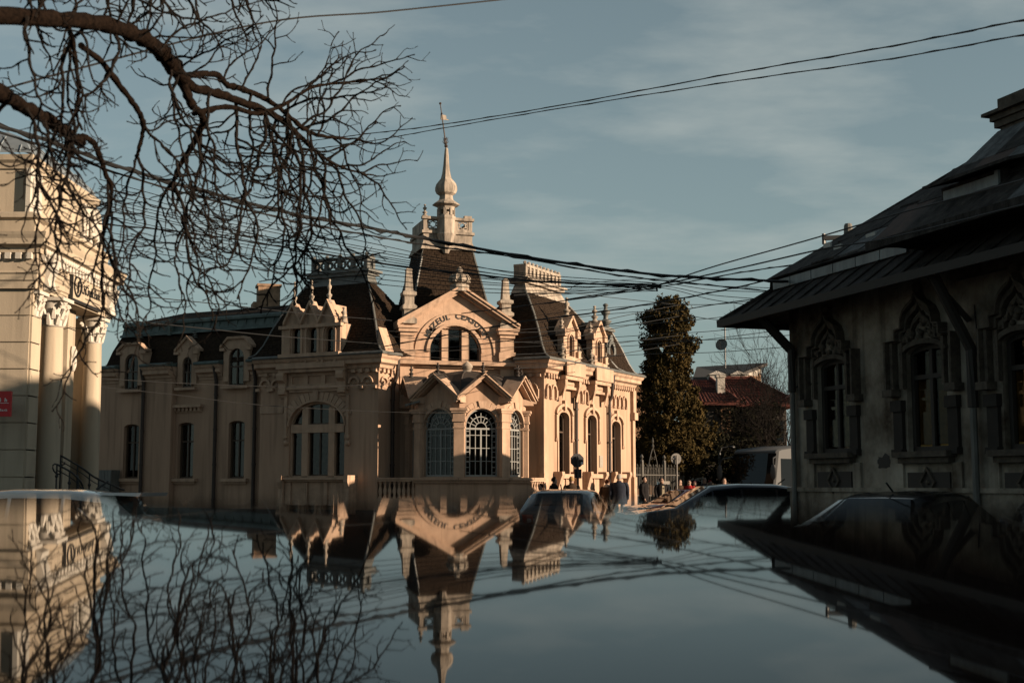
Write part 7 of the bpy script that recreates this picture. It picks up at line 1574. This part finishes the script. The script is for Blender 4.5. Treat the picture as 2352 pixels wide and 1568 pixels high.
def person(label, x, Y, face, h=1.74, hair='dark', coat='black', trou='darkt', stride=.16, cap=None, extra=None, wide=1.0, lean=0.0):
    px = at(x, 1112, Y).x; o = thing('person', label, 'person', (px, Y, 0.12 if Y > 43 else 0.0), 'people near the museum corner', face, local=True)
    k = h / 1.75; sh, hp = .2 * wide, .1 * wide            # local x = forward, y = left
    V_ = []; E = []; rad = []
    def v(p, r): V_.append((p[0] * k, p[1] * k, p[2] * k)); rad.append(r * k); return len(V_) - 1
    def e(a, b_): E.append((a, b_))
    pel = v((0, 0, .95), .13 * wide); sp_ = v((.01 + lean * .3, 0, 1.15), .13 * wide); ch = v((.0 + lean, 0, 1.36), .14 * wide); nk = v((.01 + lean, 0, 1.5), .055); hd0 = v((.03 + lean, 0, 1.58), .075); hd1 = v((.025 + lean, 0, 1.68), .085); hd2 = v((.02 + lean, 0, 1.735), .05)
    e(pel, sp_); e(sp_, ch); e(ch, nk); e(nk, hd0); e(hd0, hd1); e(hd1, hd2); no_ = v((.125 + lean, 0, 1.615), .014); e(hd0, no_)
    for sg, st in ((1, stride), (-1, -stride)):
        hj = v((0, sg * hp, .9), .09 * wide); kn = v((.06 + st * .6, sg * hp, .5), .062); an = v((st * 1.0 - .02, sg * hp, .08), .042); to = v((st * 1.0 + .14, sg * (hp + .02), .035), .035); e(pel, hj); e(hj, kn); e(kn, an); e(an, to)
        sj = v((0 + lean, sg * sh, 1.42), .062); el = v((-.03 - st * .5 + lean, sg * (sh + .05), 1.14), .046); wr = v((.05 - st * .7 + lean, sg * (sh + .04), .9), .032); pm = v((.07 - st * .8 + lean, sg * (sh + .035), .83), .03)
        e(ch, sj); e(sj, el); e(el, wr); e(wr, pm)
        for q in range(4):
            f0 = v((.045 + q * .018 - st * .8 + lean, sg * (sh + .03), .79), .009); f1 = v((.05 + q * .018 - st * .8 + lean, sg * (sh + .02), .745 + .006 * abs(q - 1.3)), .008); e(pm, f0); e(f0, f1)
        t0 = v((.105 - st * .8 + lean, sg * (sh + .03), .80), .01); t1 = v((.118 - st * .8 + lean, sg * (sh + .02), .775), .008); e(wr, t0); e(t0, t1)
    me = bpy.data.meshes.new('person_body'); me.from_pydata(V_, E, []); ob_ = bpy.data.objects.new('person_body', me); COL.objects.link(ob_)
    sk = ob_.modifiers.new('Skin', 'SKIN'); ob_.modifiers.new('Sub', 'SUBSURF').levels = 1
    for i, sv_ in enumerate(me.skin_vertices[0].data): sv_.radius = (rad[i], rad[i]); sv_.use_root = (i == 0)
    bpy.context.view_layer.update(); dg = bpy.context.evaluated_depsgraph_get(); m2 = bpy.data.meshes.new_from_object(ob_.evaluated_get(dg)); bpy.data.objects.remove(ob_)
    m2.materials.clear(); m2.materials.append(M['skin']); m2.materials.append(CL[trou]); m2.materials.append(CL[coat])
    for po in m2.polygons:
        z = po.center.z / k; po.material_index = 0 if z > 1.49 or z < .87 and abs(po.center.y) / k > .2 * wide else (1 if z < .93 else 2); po.use_smooth = True
    bd = bpy.data.objects.new('body', m2); COL.objects.link(bd); bd.parent = o
    b = MB(); l_ = lean * k                                   # coat with sleeves and collar
    prof = [(.24 * wide, .18 * wide, .72), (.215 * wide, .165 * wide, .95), (.20 * wide, .155 * wide, 1.12), (.225 * wide, .165 * wide, 1.32), (.2 * wide, .14 * wide, 1.44), (.09, .085, 1.5), (.085, .08, 1.54)]; vs = []; n = 14
    for (ry, rx, z) in prof:
        for i in range(n): t = 2 * math.pi * i / n; vs.append((rx * k * math.cos(t) + l_ * max(0, (z - .9) / .5), ry * k * math.sin(t), z * k))
    b.add(vs, [(a * n + i, a * n + (i + 1) % n, (a + 1) * n + (i + 1) % n, (a + 1) * n + i) for a in range(len(prof) - 1) for i in range(n)])
    for sg, st in ((1, stride), (-1, -stride)): b.tube(spline([Vector((l_, sg * sh * k * .85, 1.43 * k)), Vector((-.01 * k + l_, sg * (sh + .03) * k, 1.36 * k)), Vector(((-.03 - st * .5) * k + l_, sg * (sh + .055) * k, 1.14 * k)), Vector(((.05 - st * .7) * k + l_, sg * (sh + .04) * k, .9 * k))], 4), [.085 * k * (1 - .35 * i / 12) for i in range(13)], 9)
    b.build('coat', CL[coat], o, smooth=60)
    b = MB(); hc = Vector((.012 * k + l_, 0, 1.655 * k)); vs = []; fs = []; n = 12; m_ = 6
    for j in range(m_ + 1):
        ph = math.pi * .62 * j / m_
        for i in range(n):
            t = 2 * math.pi * i / n; r = (.108 + rnd.uniform(-.006, .008)) * k; zz_ = math.cos(ph) * r * 1.05; cut = max(0, math.cos(t)) ** .6 * .075 * k * (j / m_) ; vs.append((hc.x + r * math.sin(ph) * math.cos(t) * .98 - cut, r * math.sin(ph) * math.sin(t) * .9, hc.z + zz_ + cut * 1.1))
    fs = [(j * n + i, j * n + (i + 1) % n, (j + 1) * n + (i + 1) % n, (j + 1) * n + i) for j in range(m_) for i in range(n)]; b.add(vs, fs)
    if cap: b.add([(hc.x + .07 * k, -.07 * k, hc.z + .03 * k), (hc.x + .19 * k, -.05 * k, hc.z + .015 * k), (hc.x + .19 * k, .05 * k, hc.z + .015 * k), (hc.x + .07 * k, .07 * k, hc.z + .03 * k)], [(0, 1, 2, 3)])
    b.build('cap' if cap else 'hair', HAIR[cap or hair], o, smooth='all')
    b = MB()
    for sg in (-1, 1): b.ball(Vector((.108 * k + l_, sg * .033 * k, 1.645 * k)), .0085 * k, 6, 4)
    b.build('eye', HAIR['dark'], o); b = MB()
    for sg in (-1, 1): b.ball(Vector((.02 * k + l_, sg * .092 * k, 1.625 * k)), .028 * k, 6, 4, sy=.4)
    b.build('ear', M['skin'], o)
    for sg, st in ((1, stride), (-1, -stride)): b = MB(); b.ball(Vector(((st + .06) * k, sg * (hp + .01) * k, .05 * k)), .06 * k, 8, 5, sx=2.2, sz=.8); b.build('shoe', HAIR['dark'], o, smooth=60)
    if extra == 'scarf':
        b = MB(); b.lathe((l_, 0, 1.46 * k), [(.12, 0), (.13, .04), (.09, .1)], 12); b.tube([(.12 * k + l_, .02, 1.48 * k), (.17 * k + l_, .03, 1.3 * k)], .04, 6); b.build('scarf', CL['scarf'], o)
    if extra == 'panel':
        b = MB(); b.add([(-.172 * k, -.16 * k, .8 * k), (-.172 * k, .16 * k, .8 * k), (-.162 * k, .1 * k, 1.25 * k), (-.162 * k, -.1 * k, 1.25 * k), (-.20 * k, 0, .8 * k), (-.18 * k, 0, 1.28 * k)], [(0, 4, 5, 3), (4, 1, 2, 5)]); b.build('back_panel', CL['blue'], o)
    if extra == 'jumper':
        b = MB(); b.add([(.172 * k, -.06 * k, .95 * k), (.172 * k, .06 * k, .95 * k), (.172 * k, .05 * k, 1.42 * k), (.172 * k, -.05 * k, 1.42 * k), (.18 * k, 0, 1.2 * k)], [(0, 1, 4), (1, 2, 4), (2, 3, 4), (3, 0, 4)]); b.build('jumper', CL['beige'], o)
    return o
person('woman with auburn hair in a brown coat and pale scarf walking beside a man', 1394, 48.3, R(60), 1.66, 'red', 'brown', 'darkt', .12, None, 'scarf')
person('grey haired man in a dark jacket with blue grey back and pale trousers', 1422, 48.0, R(80), 1.84, 'grey', 'navy', 'jeans', .14, None, 'panel', 1.22)
person('dark curly haired person showing above the black hatchback roof', 1272, 43.9, R(20), 1.72, 'dark', 'black')
person('blond person standing behind the stop sign post', 1313, 44.6, R(95), 1.74, 'blond', 'brown')
person('short dark clad person at the end of the terrace balustrade', 1243, 43.4, R(190), 1.5, 'dark', 'black')
person('man in a long black coat standing at the iron fence', 1479, 53, R(-20), 1.8, 'dark', 'black', 'darkt', .05, None, None, 1.2)
person('man in a dark cap and open jacket over a beige jumper by the fence', 1519, 54, R(-70), 1.76, 'dark', 'black', 'darkt', .06, 'cap', 'jumper', 1.1)
person('dark haired person seen over the red car', 1561, 57, R(-60), 1.7, 'dark', 'brown')
person('person in a dark cap and red jacket behind the red car', 1583, 57, R(-110), 1.68, 'dark', 'red', 'darkt', .1, 'cap')
person('person in a pink coat behind the grey car roof', 1596, 58.5, R(-100), 1.62, 'pink', 'pink')
person('grey haired person left of the red hooded one by the hedge', 1618, 60, R(-90), 1.78, 'grey', 'navy')
person('person in a red hood walking by the dark hedge', 1631, 60.6, R(-60), 1.66, 'hood', 'red')
person('person standing close to the coach front', 1663, 56, R(-80), 1.76, 'dark', 'black')

# ================================================================== overhead cables
M['cable'] = mat('black_cable', (.012, .012, .012), .6)
def cable(pts, Ya, Yb, r, label=None, tw=False):
    P = [Vector((q[0], q[1], 0)) for q in pts]; S = spline(P, 7); n = len(S) - 1; x0, x1 = S[0].x, S[-1].x
    W3 = [at(s.x, s.y, Ya + (Yb - Ya) * (s.x - x0) / (x1 - x0)) for s in S]; b = MB(); b.tube(W3, r, 5)
    if tw:                                           # a second strand wound loosely round the first
        b.tube([p + Vector((0, r * 1.5 * math.cos(i * 1.9), r * 1.5 * math.sin(i * 1.9))) for i, p in enumerate(W3)], r * .6, 4)
    o = b.build('overhead_cable', M['cable'], None, rec=False); tag(o, label or 'thin black overhead cable running from the bank towards the crossing of wires', 'cable', 'overhead cables')
    return o
CAB = [
 ([(-200, 262), (180, 158), (600, 54), (880, 28), (1150, 0), (1350, -22)], 9, 14, .009, 'single cable slanting up across the tree at the top of the picture', False),
 ([(430, 352), (640, 332), (840, 308), (1010, 287), (1300, 240), (1700, 166), (2050, 106), (2352, 46), (2500, 16)], 30, 11, .009, 'upper of the two long cables crossing the open sky to the right edge', True),
 ([(430, 352), (640, 350), (840, 326), (1010, 296), (1300, 247), (1700, 185), (2050, 135), (2352, 80), (2500, 54)], 30, 11, .008, 'lower of the two long cables crossing the open sky to the right edge', True),
 ([(-150, 250), (100, 320), (300, 392), (640, 484), (850, 524), (1000, 553), (1250, 597), (1520, 632), (1800, 646), (1990, 652)], 14, 27, .026, 'thickest bundled cable sagging past the central tower to the old house', True),
 ([(-150, 262), (100, 336), (300, 408), (640, 500), (850, 541), (1000, 566), (1180, 590), (1420, 632), (1600, 652), (1800, 672)], 14, 27, .014, 'twin cable just below the thickest bundle in front of the tower', True),
 ([(226, 514), (420, 533), (640, 566), (870, 604), (1100, 632), (1300, 650), (1508, 656)], 24, 24, .014, 'bold cable leaving the bank cornice towards the knot of wires', True),
 ([(240, 672), (400, 688), (564, 705), (720, 722), (900, 736)], 30, 40, .012, 'low single cable from the bank capital to the museum tower', False),
 ([(230, 728), (330, 740), (457, 753), (640, 772), (880, 790)], 30, 41, .014, 'lower dark cable from the bank column across the wing roof', False),
 ([(222, 868), (400, 879), (660, 888), (900, 882)], 32, 41.5, .010, 'pale slack cable hanging in front of the wing cornice', False),
 ([(222, 888), (400, 906), (590, 929), (870, 945), (1060, 948)], 32, 40.5, .009, 'slack cable hanging across the wing wall and terrace bay', False),
 ([(1508, 656), (1640, 612), (1790, 570), (1892, 541), (2030, 500), (2180, 459), (2352, 412)], 24, 15, .012, 'uppermost cable through the pole crossarm and over the rusty roof', False),
 ([(1300, 688), (1508, 655), (1700, 615), (1895, 571), (2050, 545), (2352, 470)], 26, 16, .014, 'second cable from the crossarm grazing the rusty roof', False),
 ([(1060, 720), (1300, 690), (1508, 660), (1700, 626), (1846, 604), (1960, 580)], 36, 27, .014, 'third cable slanting from the tower up to the old house roof', True),
 ([(880, 796), (1180, 742), (1380, 716), (1560, 686), (1700, 658), (1800, 634), (1900, 612)], 38, 27, .016, 'heavy lower cable rising over the right tower to the old house', True),
 ([(890, 810), (1060, 795), (1240, 772), (1400, 745), (1600, 706), (1750, 684)], 38, 28, .012, 'cable drooping over the pediment lettering towards the old house eave', False),
]
for pts, a, b_, r, lb, tw in CAB: cable(pts, a, b_, r, lb, tw)
ordn = ['first', 'second', 'third', 'fourth', 'fifth', 'sixth', 'seventh', 'eighth', 'ninth', 'tenth', 'eleventh', 'twelfth']
for kk, (y0, y1, y2) in enumerate(sorted(((412, 560, 668), (440, 578, 664), (452, 590, 661), (470, 596, 657), (474, 604, 655), (492, 610, 653), (498, 618, 660), (530, 628, 658), (545, 640, 664), (560, 652, 668), (428, 572, 650), (462, 586, 654)))):
    cable([(228, y0), (520, y0 + (y1 - y0) * .52), (860, y1), (1180, (y1 + y2) / 2 + 14), (1508, y2)], rnd.uniform(22, 26), 24, .0075, ordn[kk] + ' from the top of twelve thin cables fanning from the bank to the splice')
for jj, (y0, y1, k) in enumerate(sorted(((656, 690, 0), (650, 672, 1), (660, 708, 2), (700, 688, 3), (715, 742, 4), (742, 708, 5), (768, 742, 6), (780, 770, 7), (790, 755, 8), (640, 662, 9), (812, 796, 10)))):
    x1 = (1790, 1800, 1780, 1760, 1800, 1800, 1800, 1810, 1815, 1790, 1815)[k]
    cable([(1180 + k * 14, y0 + 26), (1340, y0 + 12), (1508, y0), (1640, (y0 + y1) / 2 + 5), (x1, y1), (x1 + 60, y1 + (y1 - y0) * .3)], 40, 27.5, .009, ordn[jj] + ' from the top of eleven thin cables from right tower to old house')
for kk, (y0, y1) in enumerate(sorted(((756, 700), (778, 726), (806, 770), (838, 790), (670, 700)))):
    cable([(1180, y0 + 8), (1290, y0 + 2), (1420, (y0 + y1) / 2), (1560, y1)], 38, 45, .011, ordn[kk] + ' from the top of five thin cables reaching from the right tower to the evergreen')
for kk, (y0, y1) in enumerate(sorted(((772, 748), (800, 792), (815, 836), (760, 792)))):
    cable([(890, y0), (1000, y0 + 6), (1120, (y0 + y1) / 2 + 4), (1300, y1)], 40, 42, .010, ordn[kk] + ' from the top of four thin cables hanging across the museum pediment')
kn = thing('cable_splice', 'small black splice box where the overhead cables meet', 'splice', at(1508, 657, 24)); b = MB(); q = at(1508, 657, 24); b.tube([q + Vector((-.09, 0, .02)), q + Vector((.09, 0, -.01))], .04, 6); b.build('splice_body', M['cable'], kn); b = MB(); b.tube([q, q + Vector((.01, 0, -.1))], .02, 5); b.build('clamp', M['cable'], kn)

# ================================================================== black car whose roof lies right under the viewpoint
M['roofblack'] = mat('black_lacquer', (.003, .003, .0035), .022, spec=.12)
_t = M['roofblack'].node_tree; _b = _t.nodes['Principled BSDF']; _c1 = _t.nodes.new('ShaderNodeTexCoord'); _n1 = _t.nodes.new('ShaderNodeTexNoise'); _n1.inputs['Scale'].default_value = 30; _n1.inputs['Detail'].default_value = 3
_bp = _t.nodes.new('ShaderNodeBump'); _bp.inputs['Strength'].default_value = 1; _bp.inputs['Distance'].default_value = 4e-6; _t.links.new(_c1.outputs['Object'], _n1.inputs['Vector']); _t.links.new(_n1.outputs[0], _bp.inputs['Height']); _t.links.new(_bp.outputs[0], _b.inputs['Normal'])
c_ = Vector((0, 0, CAM_H)); fw = ray(1176, 965).normalized(); rt_ = (ray(2352, 971.5) - ray(0, 958.5)).normalized(); nn = rt_.cross(fw).normalized(); HC = .0405
def roofz(x, y): return CAM_H + (-HC - nn.x * x - nn.y * y) / nn.z
fc = thing('parked_car', 'glossy black car whose flat roof mirrors the museum and sky in the foreground', 'car', (0, .3, 0), 'cars on the crossing')
ST = [(-1.42, .60, .62, .70, .60), (-1.40, .92, .96, .80, .62), (-1.32, 1.0, 1.25, .84, .60), (-1.18, 1.02, None, .86, .58), (-.6, 1.02, None, .88, .60), (0.0, 1.01, None, .88, .61), (.585, 1.0, None, .88, .61), (.605, 1.0, 'e1', .88, .61), (.64, .99, 'e2', .88, .61), (.72, .985, 'e3', .88, .62), (1.38, .95, 1.0, .88, .72), (1.9, .90, .935, .86, .70), (2.3, .78, .81, .78, .62), (2.42, .5, .53, .66, .52)]
vs = []; nr = 0
for (y, zb, zr, w_, wr) in ST:
    hi = zr is None or isinstance(zr, str) or zr > 1.2
    def Z(x, dz): 
        if zr is None: return roofz(x, y) - dz
        if isinstance(zr, str): return roofz(x, y) - {'e1': .002, 'e2': .018, 'e3': .075}[zr] - dz
        return zr - dz
    half = [(0, .22), (.8 * w_, .22), (w_, .34), (w_, .62), (.98 * w_, zb - .05), (.94 * w_, zb)] + ([(wr + .06, Z(wr, .14)), (wr + .02, Z(wr, .04)), (wr, Z(wr, .012)), (wr - .03, Z(wr - .03, 0.002)), (wr - .06, Z(wr - .06, 0)), (0, Z(0, 0))] if hi else [(wr, zb + .005), (wr * .9, zr - .01), (wr * .8, zr - .006), (wr * .6, zr - .003), (wr * .4, zr), (0, zr)])
    ringp = [(x, y, z) for x, z in half] + [(-x, y, (Z(-x, 0) if hi and z > 1.3 and i >= 9 else z)) for i, (x, z) in reversed(list(enumerate(half))[1:-1])]
    nr = len(ringp); vs += ringp
b = MB(); fs = [(i * nr + j, i * nr + (j + 1) % nr, (i + 1) * nr + (j + 1) % nr, (i + 1) * nr + j) for i in range(len(ST) - 1) for j in range(nr)] + [tuple(range(nr)), tuple(range((len(ST) - 1) * nr, len(ST) * nr))]
top = []; low = []
for f_ in fs:
    ys = [vs[i][1] for i in f_]; zs = [vs[i][2] for i in f_]
    (top if len(f_) == 4 and min(zs) > 1.5 and min(ys) > -1.2 and max(ys) < .73 else low).append(f_)
def compact(fl):
    ids = sorted({i for f_ in fl for i in f_}); mp_ = {q: k for k, q in enumerate(ids)}; return [vs[i] for i in ids], [tuple(mp_[i] for i in f_) for f_ in fl]
b.add(*compact(low)); b.build('body', M['pblack'], fc, smooth=30)
b = MB(); b.add(*compact(top)); rf_ = b.build('roof', M['roofblack'], fc, rec=True)
for sg in (-1, 1):
    for (y0, y1) in ((-1.1, -.45), (-.4, .3), (.34, .95)):
        b = MB(); x0, x1 = sg * .852, sg * .70; t_ = 1.0 if y1 < .9 else .62
        b.add([(x0, y0, 1.05), (x0, y1 + (.25 if y1 > .9 else 0), 1.05), (x0 + (x1 - x0) * t_, y1 - (.2 if y1 > .9 else 0), 1.05 + .33 * t_), (x1, y0, 1.38)], [(0, 1, 2, 3)]); b.build('side_window', M['cglass'], fc)
    for yy in (-.75, 1.62):
        b = MB(); vs2 = []; r = .31
        for (rr, xx) in ((r * .6, -.1), (r * .96, -.1), (r, -.06), (r, .06), (r * .96, .1), (r * .6, .1)): vs2 += [(sg * .78 + sg * xx, yy + rr * math.cos(2 * math.pi * q / 20), r + rr * math.sin(2 * math.pi * q / 20)) for q in range(20)]
        b.add(vs2, [(a * 20 + q, a * 20 + (q + 1) % 20, a * 20 + 20 + (q + 1) % 20, a * 20 + 20 + q) for a in range(5) for q in range(20)] + [tuple(range(100, 120))]); wh = b.build('wheel', M['tyre'], fc)
        b = MB(); b.add([(sg * .885, yy + .19 * math.cos(2 * math.pi * q / 10) * (1 if q % 2 else .5), r + .19 * math.sin(2 * math.pi * q / 10) * (1 if q % 2 else .5)) for q in range(10)], [tuple(range(10))]); b.build('rim', M['rim'], wh)
    b = MB(); b.box(sg * .5 - .14, sg * .5 + .14, 2.3, 2.37, .6, .72); b.build('headlight', M['lamp'], fc); b = MB(); b.box(sg * .6 - .1, sg * .6 + .1, -1.46, -1.4, .7, .9); b.build('tail_light', M['tail'], fc)
    b = MB(); b.ball((sg * .98, .95, 1.05), .1, 8, 6, sy=.6); b.build('wing_mirror', M['pblack'], fc, smooth=60)
b = MB(); b.add([(-.6, .80, 1.43), (.6, .80, 1.43), (.70, 1.32, 1.045), (-.70, 1.32, 1.045)], [(0, 1, 2, 3)]); b.build('windscreen', M['cglass'], fc)
